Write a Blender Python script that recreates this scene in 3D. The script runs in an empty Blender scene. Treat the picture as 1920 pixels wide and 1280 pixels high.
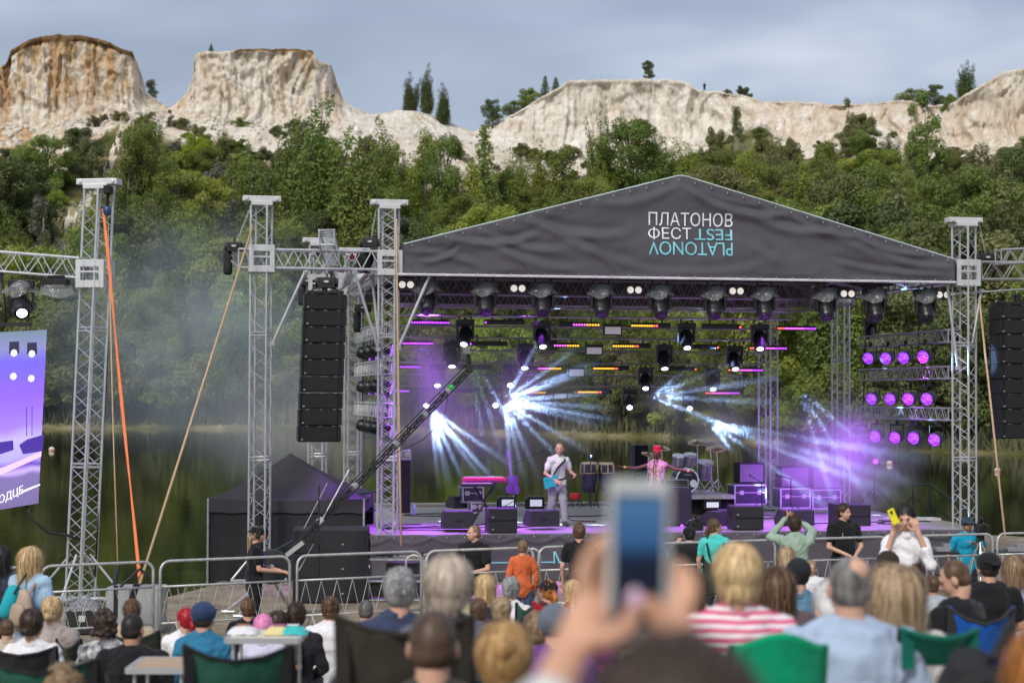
import bpy, bmesh, math, random
import numpy as np
from mathutils import Vector, Matrix, noise, Euler
R = math.radians
rnd = random.Random(7)
scene = bpy.context.scene
COL = scene.collection
# ---------------------------------------------------------------- camera
F = 3500.0; CAMZ = 3.5
camd = bpy.data.cameras.new('camera'); cam = bpy.data.objects.new('camera', camd); COL.objects.link(cam)
camd.sensor_width = 36; camd.lens = 36 * F / 1920; camd.clip_start = .1; camd.clip_end = 4000
CM = (Matrix.Translation((0, 0, CAMZ)) @ Matrix.Rotation(R(90) + math.atan(100 / F), 4, 'X') @ Matrix.Rotation(R(.2), 4, 'Z'))
cam.matrix_world = CM; scene.camera = cam
camd.dof.use_dof = True; camd.dof.focus_distance = 36.5; camd.dof.aperture_fstop = 2.3
# ---------------------------------------------------------------- world, sun, exposure
SUN_EL, SUN_AZ = 42, 205   # azimuth clockwise from +Y: behind the camera, slightly left
world = bpy.data.worlds.new("World"); scene.world = world; world.use_nodes = True
wn = world.node_tree.nodes; wl = world.node_tree.links; wn.clear()
wo = wn.new('ShaderNodeOutputWorld'); bg = wn.new('ShaderNodeBackground'); bg.inputs[1].default_value = 1.0
sky = wn.new('ShaderNodeTexSky'); sky.sky_type = 'NISHITA'; sky.sun_disc = False
sky.sun_elevation = R(SUN_EL); sky.sun_rotation = R(SUN_AZ)
ssc = wn.new('ShaderNodeVectorMath'); ssc.operation = 'SCALE'; ssc.inputs[3].default_value = .075
wl.new(sky.outputs[0], ssc.inputs[0])
tcw = wn.new('ShaderNodeTexCoord'); mpw = wn.new('ShaderNodeMapping'); mpw.inputs['Scale'].default_value = (2.0, 2.0, 6.5)
mpw.inputs['Location'].default_value = (.35, 0.2, .12)
nzw = wn.new('ShaderNodeTexNoise'); nzw.inputs['Scale'].default_value = 1.7; nzw.inputs['Detail'].default_value = 3.5; nzw.inputs['Roughness'].default_value = .5
crw = wn.new('ShaderNodeValToRGB'); cr = crw.color_ramp
cr.elements[0].position = .3; cr.elements[0].color = (.165, .195, .255, 1)
cr.elements[1].position = .70; cr.elements[1].color = (.56, .585, .64, 1)
e = cr.elements.new(.5); e.color = (.268, .308, .388, 1)
wl.new(tcw.outputs['Generated'], mpw.inputs[0]); wl.new(mpw.outputs[0], nzw.inputs['Vector']); wl.new(nzw.outputs[0], crw.inputs[0])
mxw = wn.new('ShaderNodeMixRGB'); mxw.inputs[0].default_value = .82
wl.new(ssc.outputs[0], mxw.inputs[1]); wl.new(crw.outputs[0], mxw.inputs[2]); wl.new(mxw.outputs[0], bg.inputs[0]); wl.new(bg.outputs[0], wo.inputs[0])
sd = bpy.data.lights.new('sun', 'SUN'); sd.energy = 1.75; sd.angle = R(20); sd.color = (1, .94, .85)
so = bpy.data.objects.new('sun', sd); COL.objects.link(so)
az = R(SUN_AZ); el = R(SUN_EL)
sdir = Vector((math.sin(az) * math.cos(el), math.cos(az) * math.cos(el), math.sin(el)))
so.rotation_euler = sdir.to_track_quat('Z', 'Y').to_euler()
scene.view_settings.view_transform = 'Standard'; scene.view_settings.look = 'None'
scene.view_settings.exposure = 0.68; scene.view_settings.gamma = 1
cy = scene.cycles
cy.max_bounces = 6; cy.diffuse_bounces = 3; cy.glossy_bounces = 3; cy.transmission_bounces = 4; cy.volume_bounces = 1; cy.transparent_max_bounces = 8
cy.caustics_reflective = False; cy.caustics_refractive = False; cy.use_denoising = True; cy.sample_clamp_indirect = 4
cy.use_adaptive_sampling = True; cy.adaptive_threshold = .02
scene.render.use_persistent_data = False
# ---------------------------------------------------------------- helpers
def P(px, py, Y):
    d = CM.to_3x3() @ Vector(((px - 960) / F, (640 - py) / F, -1))
    return Vector((0, 0, CAMZ)) + d * (Y / d.y)
def srgb(h):
    h = h.lstrip('#'); out = []
    for i in (0, 2, 4):
        c = int(h[i:i + 2], 16) / 255
        out.append(c / 12.92 if c <= .04045 else ((c + .055) / 1.055) ** 2.4)
    return tuple(out)
MATS = {}
def mat(name, col=(.5, .5, .5), rough=.6, metal=0, var=.15, scale=6, stretch=(1, 1, 1), bump=0, bscale=40, spec=.5, emis=None, es=0, trans=0, alpha=1, col2=None, randv=0, sheen=0, coords='Object'):
    if name in MATS: return MATS[name]
    m = bpy.data.materials.new(name); m.use_nodes = True; nt = m.node_tree; n = nt.nodes; l = nt.links
    b = n['Principled BSDF']; b.inputs['Roughness'].default_value = rough; b.inputs['Metallic'].default_value = metal
    b.inputs['Specular IOR Level'].default_value = spec
    tc = n.new('ShaderNodeTexCoord'); mp = n.new('ShaderNodeMapping'); mp.inputs['Scale'].default_value = stretch
    l.new(tc.outputs[coords], mp.inputs[0])
    nz = n.new('ShaderNodeTexNoise'); nz.inputs['Scale'].default_value = scale; nz.inputs['Detail'].default_value = 4
    l.new(mp.outputs[0], nz.inputs['Vector'])
    rp = n.new('ShaderNodeValToRGB'); rp.color_ramp.elements[0].position = .32; rp.color_ramp.elements[1].position = .68
    c2 = col2 if col2 else tuple(min(1, c * (1 + var)) for c in col)
    c1 = tuple(c * (1 - var) for c in col) if not col2 else col
    rp.color_ramp.elements[0].color = (*c1, 1); rp.color_ramp.elements[1].color = (*c2, 1)
    l.new(nz.outputs[0], rp.inputs[0]); out = rp.outputs[0]
    if randv:
        oi = n.new('ShaderNodeObjectInfo'); mr = n.new('ShaderNodeMapRange'); mr.inputs[3].default_value = 1 - randv; mr.inputs[4].default_value = 1 + randv
        l.new(oi.outputs['Random'], mr.inputs[0]); hs = n.new('ShaderNodeHueSaturation'); l.new(mr.outputs[0], hs.inputs['Value']); l.new(out, hs.inputs['Color'])
        mh = n.new('ShaderNodeMath'); mh.operation = 'MULTIPLY'; mh.inputs[1].default_value = 7.31; fr = n.new('ShaderNodeMath'); fr.operation = 'FRACT'
        l.new(oi.outputs['Random'], mh.inputs[0]); l.new(mh.outputs[0], fr.inputs[0]); m2 = n.new('ShaderNodeMapRange'); m2.inputs[3].default_value = .48; m2.inputs[4].default_value = .52
        l.new(fr.outputs[0], m2.inputs[0]); l.new(m2.outputs[0], hs.inputs['Hue']); out = hs.outputs[0]
    l.new(out, b.inputs['Base Color'])
    if bump:
        bn = n.new('ShaderNodeTexNoise'); bn.inputs['Scale'].default_value = bscale; bn.inputs['Detail'].default_value = 3
        l.new(mp.outputs[0], bn.inputs['Vector']); bp = n.new('ShaderNodeBump'); bp.inputs['Strength'].default_value = bump; bp.inputs['Distance'].default_value = .02
        l.new(bn.outputs[0], bp.inputs['Height']); l.new(bp.outputs[0], b.inputs['Normal'])
    if emis: b.inputs['Emission Color'].default_value = (*emis, 1); b.inputs['Emission Strength'].default_value = es
    if trans: b.inputs['Transmission Weight'].default_value = trans
    if sheen: b.inputs['Sheen Weight'].default_value = sheen
    if alpha < 1: b.inputs['Alpha'].default_value = alpha
    MATS[name] = m
    return m
class MB:
    def __init__(s, T=None): s.v = []; s.f = []; s.m = []; s.mi = 0; s.T = T
    def add(s, vs, fs):
        o = len(s.v)
        if s.T is not None: vs = [s.T @ Vector(p) for p in vs]
        s.v.extend([tuple(p) for p in vs]); s.f.extend([tuple(o + i for i in f) for f in fs]); s.m.extend([s.mi] * len(fs)); return s
    def box(s, c, d, Rm=None):
        hx, hy, hz = d[0] / 2, d[1] / 2, d[2] / 2; c = Vector(c); vs = []
        for x, y, z in ((-1, -1, -1), (1, -1, -1), (1, 1, -1), (-1, 1, -1), (-1, -1, 1), (1, -1, 1), (1, 1, 1), (-1, 1, 1)):
            p = Vector((x * hx, y * hy, z * hz)); vs.append(c + (Rm @ p if Rm is not None else p))
        return s.add(vs, ((0, 3, 2, 1), (4, 5, 6, 7), (0, 1, 5, 4), (1, 2, 6, 5), (2, 3, 7, 6), (3, 0, 4, 7)))
    def tube(s, a, b, r, n=6, r2=None):
        a = Vector(a); b = Vector(b); d = (b - a)
        if d.length < 1e-6: return s
        d.normalize(); u = d.orthogonal().normalized(); w = d.cross(u); r2 = r if r2 is None else r2; vs = []
        for i in range(n):
            t = 2 * math.pi * i / n; e_ = u * math.cos(t) + w * math.sin(t); vs.append(a + e_ * r); vs.append(b + e_ * r2)
        fs = [(2 * i, 2 * ((i + 1) % n), 2 * ((i + 1) % n) + 1, 2 * i + 1) for i in range(n)]
        fs += [tuple(2 * i for i in range(n))[::-1], tuple(2 * i + 1 for i in range(n))]
        return s.add(vs, fs)
    def path(s, pts, r, n=6):
        pts = [Vector(p) for p in pts]; N = len(pts); vs = []; u = None
        for i, p in enumerate(pts):
            d = (pts[min(i + 1, N - 1)] - pts[max(i - 1, 0)]).normalized()
            u = d.orthogonal().normalized() if u is None else (u - d * u.dot(d)).normalized()
            w = d.cross(u); rr = r[i] if isinstance(r, (list, tuple)) else r
            for k in range(n):
                t = 2 * math.pi * k / n; vs.append(p + (u * math.cos(t) + w * math.sin(t)) * rr)
        fs = [(i * n + k, i * n + (k + 1) % n, (i + 1) * n + (k + 1) % n, (i + 1) * n + k) for i in range(N - 1) for k in range(n)]
        fs += [tuple(range(n))[::-1], tuple((N - 1) * n + k for k in range(n))]
        return s.add(vs, fs)
    def lathe(s, prof, c=(0, 0, 0), ax=(0, 0, 1), n=16):
        c = Vector(c); d = Vector(ax).normalized(); u = d.orthogonal().normalized(); w = d.cross(u); vs = []; N = len(prof)
        for r, h in prof:
            for k in range(n):
                t = 2 * math.pi * k / n; vs.append(c + d * h + (u * math.cos(t) + w * math.sin(t)) * max(r, 1e-4))
        fs = [(i * n + k, i * n + (k + 1) % n, (i + 1) * n + (k + 1) % n, (i + 1) * n + k) for i in range(N - 1) for k in range(n)]
        fs += [tuple(range(n))[::-1], tuple((N - 1) * n + k for k in range(n))]
        return s.add(vs, fs)
    def ell(s, c, r, Rm=None, n=12, m=8):
        c = Vector(c); vs = [c + (Rm @ Vector((0, 0, -r[2])) if Rm is not None else Vector((0, 0, -r[2])))]
        for i in range(1, m):
            ph = -math.pi / 2 + math.pi * i / m
            for k in range(n):
                t = 2 * math.pi * k / n; p = Vector((r[0] * math.cos(ph) * math.cos(t), r[1] * math.cos(ph) * math.sin(t), r[2] * math.sin(ph)))
                vs.append(c + (Rm @ p if Rm is not None else p))
        vs.append(c + (Rm @ Vector((0, 0, r[2])) if Rm is not None else Vector((0, 0, r[2]))))
        L = len(vs) - 1; fs = [(0, 1 + (k + 1) % n, 1 + k) for k in range(n)]
        fs += [(1 + i * n + k, 1 + i * n + (k + 1) % n, 1 + (i + 1) * n + (k + 1) % n, 1 + (i + 1) * n + k) for i in range(m - 2) for k in range(n)]
        fs += [(L, 1 + (m - 2) * n + k, 1 + (m - 2) * n + (k + 1) % n) for k in range(n)]
        return s.add(vs, fs)
    def cap(s, a, b, ra, rb, n=12, fl=None):     # rounded tapered limb; fl = (flatten dir, factor)
        a = Vector(a); b = Vector(b); d = b - a; L = d.length
        if L < 1e-5: d = Vector((0, 0, 1))
        d.normalize(); u = d.orthogonal().normalized()
        if fl is not None:
            fd = Vector(fl[0]); u = (fd - d * fd.dot(d)).normalized()
        w = d.cross(u); ku = fl[1] if fl is not None else 1; prof = []
        for i in range(1, 4): t = math.pi / 2 * i / 4; prof.append((ra * math.sin(t), -ra * math.cos(t)))
        prof += [(ra, 0), (rb, L)]
        for i in range(3, 0, -1): t = math.pi / 2 * i / 4; prof.append((rb * math.sin(t), L + rb * math.cos(t)))
        vs = []
        for r, h in prof:
            for k in range(n):
                t = 2 * math.pi * k / n; vs.append(a + d * h + (u * math.cos(t) * ku + w * math.sin(t)) * r)
        N = len(prof); fs = [(i * n + k, i * n + (k + 1) % n, (i + 1) * n + (k + 1) % n, (i + 1) * n + k) for i in range(N - 1) for k in range(n)]
        fs += [tuple(range(n))[::-1], tuple((N - 1) * n + k for k in range(n))]
        return s.add(vs, fs)
    def grid(s, fn, nu, nv):
        vs = [fn(i / nu, j / nv) for j in range(nv + 1) for i in range(nu + 1)]
        fs = [(j * (nu + 1) + i, j * (nu + 1) + i + 1, (j + 1) * (nu + 1) + i + 1, (j + 1) * (nu + 1) + i) for j in range(nv) for i in range(nu)]
        return s.add(vs, fs)
    def prism(s, poly, h0, h1, ax='y'):
        def q(p, h): return (p[0], h, p[1]) if ax == 'y' else ((h, p[0], p[1]) if ax == 'x' else (p[0], p[1], h))
        n = len(poly); vs = [q(p, h0) for p in poly] + [q(p, h1) for p in poly]
        return s.add(vs, [tuple(range(n))[::-1], tuple(range(n, 2 * n))] + [(i, (i + 1) % n, n + (i + 1) % n, n + i) for i in range(n)])
    def mesh(s, name, mats):
        me = bpy.data.meshes.new(name); me.from_pydata(s.v, [], s.f)
        for m_ in (mats if isinstance(mats, (list, tuple)) else [mats]): me.materials.append(m_)
        if any(s.m): me.polygons.foreach_set('material_index', s.m)
        return me
    def build(s, name, mats, parent=None, smooth=False, bevel=0, fixn=False, ang=None, world=False):
        if world and parent is not None:
            Mi = rootmat(parent).inverted(); s.v = [tuple(Mi @ Vector(p)) for p in s.v]
        me = s.mesh(name, mats)
        if fixn:
            b = bmesh.new(); b.from_mesh(me); bmesh.ops.recalc_face_normals(b, faces=b.faces); b.to_mesh(me); b.free()
        if smooth: me.shade_smooth()
        o = bpy.data.objects.new(name, me); COL.objects.link(o)
        if parent is not None: o.parent = parent
        if bevel:
            bv = o.modifiers.new('bevel', 'BEVEL'); bv.width = bevel; bv.segments = 2; bv.limit_method = 'ANGLE'
        return o
def rootmat(o):
    return Matrix.Translation(o.location) @ o.rotation_euler.to_matrix().to_4x4() @ Matrix.Diagonal((*o.scale, 1))
def tag(o, label=None, cat=None, group=None, kind=None):
    if label: o['label'] = label
    if cat: o['category'] = cat
    if group: o['group'] = group
    if kind: o['kind'] = kind
    return o
def T(name, label, cat, loc=(0, 0, 0), rz=0, group=None):
    o = bpy.data.objects.new(name, None); COL.objects.link(o); o.location = loc; o.rotation_euler = (0, 0, rz); o.empty_display_size = .2
    return tag(o, label, cat, group)
def dup(root, loc=None, rz=None, label=None, sc=None, group=None):
    r = root.copy(); COL.objects.link(r)
    if loc is not None: r.location = loc
    if rz is not None: r.rotation_euler = (0, 0, rz)
    if sc is not None: r.scale = sc
    if label: r['label'] = label
    if group: r['group'] = group
    for ch in list(root.children):
        c = ch.copy(); COL.objects.link(c); c.parent = r
        for g in list(ch.children):
            d = g.copy(); COL.objects.link(d); d.parent = c
    return r
def lerp_tab(tab, x):
    if x <= tab[0][0]: return tab[0][1]
    for (a, b), (c, d) in zip(tab, tab[1:]):
        if x <= c: return b + (d - b) * (x - a) / (c - a)
    return tab[-1][1]
def text_mesh(body, size, ext=.004, rot=0, align='LEFT'):
    c = bpy.data.curves.new('t', 'FONT'); c.body = body; c.size = size; c.extrude = ext; c.align_x = align
    o = bpy.data.objects.new('t', c); COL.objects.link(o); dg = bpy.context.evaluated_depsgraph_get(); dg.update()
    me = bpy.data.meshes.new_from_object(o.evaluated_get(dg)); bpy.data.objects.remove(o)
    return me
def fit_text(body, w, h, mt, name, fn, rot=False):
    """letters scaled to exactly w x h; fn maps (x, z, thickness) to a point of the surface they are printed on"""
    me = text_mesh(body, 1, .004)
    co = np.array([v.co[:] for v in me.vertices]); mn = co.min(0); mx = co.max(0)
    x = (co[:, 0] - mn[0]) / (mx[0] - mn[0]) * w; z = (co[:, 1] - mn[1]) / (mx[1] - mn[1]) * h
    if rot: x = w - x; z = h - z
    t = co[:, 2]
    for i, v in enumerate(me.vertices): v.co = fn(float(x[i]), float(z[i]), float(t[i]))
    me.name = name; me.materials.clear(); me.materials.append(mt)
    return me
# common materials
ALU = mat('aluminium', (.56, .57, .58), .38, .55, .08, 5)
ALU2 = mat('aluminium_dull', (.40, .40, .40), .45, .5, .12, 5)
STEEL = mat('galvanised_steel', (.42, .44, .45), .5, .5, .2, 9)
BLACK = mat('black_metal', (.012, .012, .014), .45, 0, .2, 6)
BLACKM = mat('black_matt', (.018, .018, .02), .8, 0, .25, 6, bump=.2)
BLACKF = mat('black_fabric', (.016, .016, .019), .9, 0, .3, 5, bump=.3, bscale=20)
RUBBER = mat('dark_rubber', (.02, .02, .02), .7)
# ================================================================ the place: land, lake, chalk hills
SKY_T = [(-260, 150), (-120, 170), (0, 125), (12, 118), (20, 95), (30, 88), (62, 72), (90, 66), (150, 66), (195, 75), (228, 92), (248, 97), (262, 130), (275, 175), (300, 192), (320, 202), (335, 190), (352, 172), (362, 140), (366, 100), (380, 97), (430, 97), (450, 92), (560, 92), (585, 95), (600, 118), (622, 122), (630, 150), (642, 182), (660, 200), (700, 215), (745, 207), (790, 210), (830, 225), (885, 246), (930, 230), (970, 210), (1010, 185), (1050, 163), (1065, 151), (1100, 150), (1200, 149), (1270, 150), (1290, 155), (1310, 170), (1340, 171), (1400, 180), (1425, 190), (1500, 190), (1560, 196), (1640, 194), (1690, 187), (1740, 197), (1780, 196), (1830, 165), (1880, 135), (1920, 128), (2050, 140), (2200, 200)]
BASE_T = [(-260, 225), (0, 222), (60, 236), (150, 222), (250, 218), (300, 222), (330, 232), (420, 240), (600, 235), (660, 232), (700, 240), (760, 250), (885, 265), (930, 270), (1000, 282), (1200, 290), (1330, 262), (1430, 240), (1500, 272), (1560, 275), (1620, 235), (1700, 262), (1800, 290), (1920, 275), (2200, 280)]
SHORE_T = [(-260, 803), (0, 803), (550, 804), (900, 812), (1250, 821), (1700, 846), (1920, 853), (2200, 860)]
ROCK_T = [(-260, 330), (0, 335), (110, 345), (150, 300), (200, 236), (300, 246), (360, 262), (480, 310), (560, 275), (680, 330), (760, 360), (880, 350), (1000, 345), (1120, 350), (1250, 340), (1330, 275), (1420, 255), (1500, 285), (1570, 262), (1640, 280), (1700, 300), (1800, 305), (1920, 292), (2200, 300)]
YB_T = [(-260, 285), (0, 285), (600, 288), (900, 295), (1300, 300), (1600, 275), (1920, 255), (2200, 250)]
WATER_Z = -.5
def shoreY(px):
    py = lerp_tab(SHORE_T, px); h = 740 + (px - 960) * .0035
    return (CAMZ - WATER_Z + .0) * F / (py - h)
def hill(px, t):
    """a point of the hillside: t 0 at the shore .. 1 at the foot of the cliffs"""
    Ys = shoreY(px) + 1; Yb = lerp_tab(YB_T, px); pb = lerp_tab(BASE_T, px)
    ps = lerp_tab(SHORE_T, px) - 6
    te = t ** .9
    return P(px, ps + (pb - ps) * te, Ys + (Yb - Ys) * t)
def hill_t(px, py):
    pb = lerp_tab(BASE_T, px); ps = lerp_tab(SHORE_T, px) - 6
    return max(0, min(1, (ps - py) / (ps - pb))) ** (1 / .9)
def build_hills():
    xs = np.arange(-240, 2181, 2.6); rows = []; rock = []; och = []
    nlow = 60; ncl = 46; npl = 8
    for px in xs:
        px = float(px); col = []; rk = []; oc = []
        sk = lerp_tab(SKY_T, px); pb = lerp_tab(BASE_T, px); Yb = lerp_tab(YB_T, px); rl = lerp_tab(ROCK_T, px)
        sk += noise.noise(Vector((px * .05, 0, 5))) * 3 + noise.noise(Vector((px * .2, 0, 9))) * 1.5
        drop = P(px, 700, shoreY(px) - 3); col.append((drop.x, shoreY(px) - 3, WATER_Z - 1.5)); rk.append(0); oc.append(0)
        for j in range(nlow):
            t = j / nlow; p = hill(px, t); n1 = noise.fractal(p * .06, 1, 2, 4); n2 = noise.fractal(p * .35, 1, 2, 3)
            a = min(1, j / 6); p.z += (n1 * 1.6 + n2 * .5) * a
            py = 0 + (lerp_tab(SHORE_T, px) - 6) + (pb - lerp_tab(SHORE_T, px) + 6) * t ** .9
            r_ = (rl - py) / 26 + noise.fractal(p * .09, 1, 2, 4) * 1.6 + .35
            # bare footpath on the left slope
            pathx = lerp_tab([(235, 240), (300, 205), (345, 180), (400, 150), (450, 128), (520, 60)], py) if 240 < py < 520 else -999
            d = abs(px - pathx); wd = 9 + noise.noise(Vector((py * .05, 1, 1))) * 5 + (14 if py > 400 else 0)
            if d < wd: r_ = max(r_, 1.1)
            if py > 430 and py < 560 and px < 135: r_ = max(r_, .5 + noise.fractal(p * .12, 1, 2, 3) * 2.2 - abs(py - 470) / 120)
            col.append(tuple(p)); rk.append(max(0, min(1, r_))); oc.append(.15 + (.5 if px < 60 and 230 < py < 300 else 0) + .45 * max(0, noise.noise(p * .03)))
        for j in range(ncl):
            t = j / (ncl - 1); h = t
            py = pb + (sk - pb) * h
            fl = noise.noise(Vector((px * .038 + noise.noise(Vector((px * .02, h * 1.5, 0))) * 1.2, h * .5, 3)))
            fl2 = noise.noise(Vector((px * .17, h * 1.6, 8)))
            depth = max(0, pb - sk) / 110
            bulge = (abs(fl) ** .8 * 4.2 + abs(fl2) * 1.1) * math.sin(math.pi * min(1, h * 1.05)) ** .5 * min(1, depth + .25)
            Y = Yb + 2 + h * (5 + 8 * (1 - min(1, depth))) + bulge
            for ex in (262, 366, 0, 625):
                if ex: Y += 7 * math.exp(-abs(px - ex) / 12.) * h
            p = P(px, py, Y); nf = noise.fractal(Vector((p.x * .9, p.y, p.z * .7)), .8, 2, 5) * .8
            p.y += nf * (1 if px < 640 else .55) * min(1, depth + .5) * (1 if h < .97 else .3)
            lg = (p.z * .16 + noise.noise(Vector((px * .012, p.z * .05, 4))) * 1.3) % 1; p.y += (.9 * lg if lg < .85 else .9 * (1 - lg) * 5.6) * min(1, depth) * (.35 + .65 * abs(noise.noise(Vector((px * .03, p.z * .2, 7))) * 2)) * (h < .96)
            col.append(tuple(p)); rk.append(1)
            left = .95 if px < 240 else (.34 if px < 640 else .06)
            st = noise.noise(Vector((px * .045, h * .35, 30))) * .5 + .5
            o_ = left * (st * 1.9 - .25) * (.45 + .75 * h) + .08
            if px > 1400: o_ = .24 + .2 * st
            if h > (.93 if px < 300 else .968) and sk < 100 and not (368 < px < 440): o_ = 1.4
            oc.append(max(0, min(1.5, o_)))
        pt = Vector(col[-1])
        for j in range(1, npl + 1):
            d = j / npl; col.append((pt.x * (1 + .12 * d), pt.y + 55 * d, pt.z - .6 - 18 * d * d - 2 * d)); rk.append(.4); oc.append(.4)
        rows.append(col); rock.append(rk); och.append(oc)
    nr = len(rows[0]); V = [p for c in rows for p in c]
    Fs = [(i * nr + j, (i + 1) * nr + j, (i + 1) * nr + j + 1, i * nr + j + 1) for i in range(len(rows) - 1) for j in range(nr - 1)]
    me = bpy.data.meshes.new('chalk_hills'); me.from_pydata(V, [], Fs)
    for nm, dat in (('rock', rock), ('ochre', och)):
        at = me.attributes.new(nm, 'FLOAT', 'POINT'); at.data.foreach_set('value', [x for c in dat for x in c])
    m = bpy.data.materials.new('chalk_and_grass'); m.use_nodes = True; nt = m.node_tree; n = nt.nodes; l = nt.links; b = n['Principled BSDF']
    b.inputs['Roughness'].default_value = .95; b.inputs['Specular IOR Level'].default_value = .1
    tc = n.new('ShaderNodeTexCoord')
    def nz(sc, st=(1, 1, 1), det=6, rough=.6):
        mp = n.new('ShaderNodeMapping'); mp.inputs['Scale'].default_value = st; l.new(tc.outputs['Object'], mp.inputs[0])
        t_ = n.new('ShaderNodeTexNoise'); t_.inputs['Scale'].default_value = sc; t_.inputs['Detail'].default_value = det; t_.inputs['Roughness'].default_value = rough; l.new(mp.outputs[0], t_.inputs['Vector']); return t_.outputs[0]
    def ramp(src, stops):
        r_ = n.new('ShaderNodeValToRGB'); e0 = r_.color_ramp.elements
        while len(e0) < len(stops): e0.new(.5)
        for e_, (p_, c_) in zip(e0, stops): e_.position = p_; e_.color = (*c_, 1)
        l.new(src, r_.inputs[0]); return r_.outputs[0]
    def mix(f, a, c, mode='MIX'):
        x = n.new('ShaderNodeMixRGB'); x.blend_type = mode
        if isinstance(f, float): x.inputs[0].default_value = f
        else: l.new(f, x.inputs[0])
        l.new(a, x.inputs[1]); l.new(c, x.inputs[2]); return x.outputs[0]
    def attr(nm):
        a = n.new('ShaderNodeAttribute'); a.attribute_name = nm; return a.outputs['Fac']
    def mth(op, a, c, clamp=False):
        x = n.new('ShaderNodeMath'); x.operation = op; x.use_clamp = clamp
        for i, s_ in enumerate((a, c)):
            if isinstance(s_, (int, float)): x.inputs[i].default_value = s_
            else: l.new(s_, x.inputs[i])
        return x.outputs[0]
    chalk = ramp(nz(.35, (1, 1, .6)), [(.3, (.56, .51, .42)), (.46, (.75, .705, .62)), (.7, (.86, .835, .77))])
    spots = ramp(nz(1.3, (1, 1, .55), 5, .7), [(.3, (.45, .38, .3)), (.46, (1, 1, 1))])
    chalk = mix(.75, chalk, spots, 'MULTIPLY')
    strata = ramp(nz(.5, (.06, .06, 1.6), 4, .6), [(.40, (.80, .76, .70)), (.52, (1, 1, 1))])
    chalk = mix(.35, chalk, strata, 'MULTIPLY')
    streak = nz(.4, (1, 1, .13), 5, .65)
    of = mth('MULTIPLY', attr('ochre'), ramp(streak, [(.36, (0, 0, 0)), (.55, (1.5, 1.5, 1.5))]), True)
    of = mth('ADD', of, mth('SUBTRACT', attr('ochre'), 1.0, True), True)
    ochre = ramp(nz(.9, (1, 1, .3)), [(.32, (.33, .19, .09)), (.55, (.52, .35, .19)), (.75, (.66, .50, .33))])
    brown = ramp(nz(.8, (1, 1, .5)), [(.35, (.13, .075, .035)), (.7, (.27, .17, .09))])
    rockc = mix(mth('MULTIPLY', mth('SUBTRACT', attr('ochre'), 1.15, True), 6.0, True), mix(of, chalk, ochre), brown)
    grass = ramp(nz(.22), [(.30, (.045, .058, .016)), (.42, (.10, .105, .036)), (.52, (.21, .19, .09)), (.68, (.42, .37, .25))])
    tuft = nz(.9, (1, 1, 1), 4, .7)
    rf = mth('MULTIPLY', mth('SUBTRACT', mth('ADD', attr('rock'), mth('MULTIPLY', tuft, .9)), .85), 3.2, True)
    l.new(mix(rf, grass, rockc), b.inputs['Base Color'])
    bp = n.new('ShaderNodeBump'); bp.inputs['Strength'].default_value = .8; bp.inputs['Distance'].default_value = .8
    l.new(nz(.9, (1, 1, .5), 7, .65), bp.inputs['Height']); l.new(bp.outputs[0], b.inputs['Normal'])
    me.materials.append(m); me.shade_smooth()
    o = bpy.data.objects.new('chalk_hills', me); COL.objects.link(o)
    tag(o, 'chalk hills with white and ochre cliffs above the far shore', kind='structure')
build_hills()
# lake
def lake():
    mb = MB(); mb.add([(-260, 20, WATER_Z), (260, 20, WATER_Z), (260, 300, WATER_Z), (-260, 300, WATER_Z)], [(0, 1, 2, 3)])
    m = bpy.data.materials.new('lake_water'); m.use_nodes = True; n = m.node_tree.nodes; l = m.node_tree.links; b = n['Principled BSDF']
    b.inputs['Base Color'].default_value = (.014, .018, .011, 1); b.inputs['Roughness'].default_value = .06; b.inputs['IOR'].default_value = 1.33
    tc = n.new('ShaderNodeTexCoord'); mp = n.new('ShaderNodeMapping'); mp.inputs['Scale'].default_value = (1, .45, 1); l.new(tc.outputs['Object'], mp.inputs[0])
    z = n.new('ShaderNodeTexNoise'); z.inputs['Scale'].default_value = .9; z.inputs['Detail'].default_value = 4; l.new(mp.outputs[0], z.inputs['Vector'])
    bp = n.new('ShaderNodeBump'); bp.inputs['Strength'].default_value = .16; bp.inputs['Distance'].default_value = .05; l.new(z.outputs[0], bp.inputs['Height']); l.new(bp.outputs[0], b.inputs['Normal'])
    tag(mb.build('lake_water', m), 'dark green still lake water mirroring the wooded hillside', kind='structure')
lake()
# near ground: sandy bank, slopes up towards the camera
def g(x, Y):
    b = lerp_tab([(-6, 2.0), (0, 1.95), (2, 1.9), (5, 1.75), (7, 1.62), (10, 1.2), (16, .42), (20, .15), (24, 0), (60, 0)], Y)
    s_ = max(0, min(1, (x - .6) / 2.6)); w_ = max(0, min(1, (Y - 7) / 4)) * max(0, min(1, (25 - Y) / 6))
    return b + .34 * s_ * s_ * (3 - 2 * s_) * w_
def ground():
    mb = MB()
    def edge(x):   # where the land ends at the water
        return lerp_tab([(-40, 32.6), (-8.2, 32.2), (-6.9, 31.8), (-6.0, 33.3), (-5.4, 35.5), (-5, 46), (12, 49), (14, 47), (16, 44), (30, 44)], x)
    nx, ny = 150, 90
    def fn(u, v):
        x = -30 + 60 * u; e_ = edge(x) + noise.noise(Vector((x * .9, 0, 0))) * .5; y = -8 + (e_ + 1.6 + 8) * v
        z = g(x, y) + noise.fractal(Vector((x, y, 0)) * .7, 1, 2, 3) * .03
        if y > e_: z -= (y - e_) * .75
        elif y > e_ - 1.5: z -= .06 * (y - e_ + 1.5)
        return (x, y, z)
    mb.grid(fn, nx, ny)
    m = mat('sandy_ground', (.16, .13, .09), .95, 0, .3, 2.2, col2=(.33, .27, .19), bump=.5, bscale=14)
    tag(mb.build('ground', m, smooth=True), 'sandy trodden ground of the concert bank', kind='structure')
ground()
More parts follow.
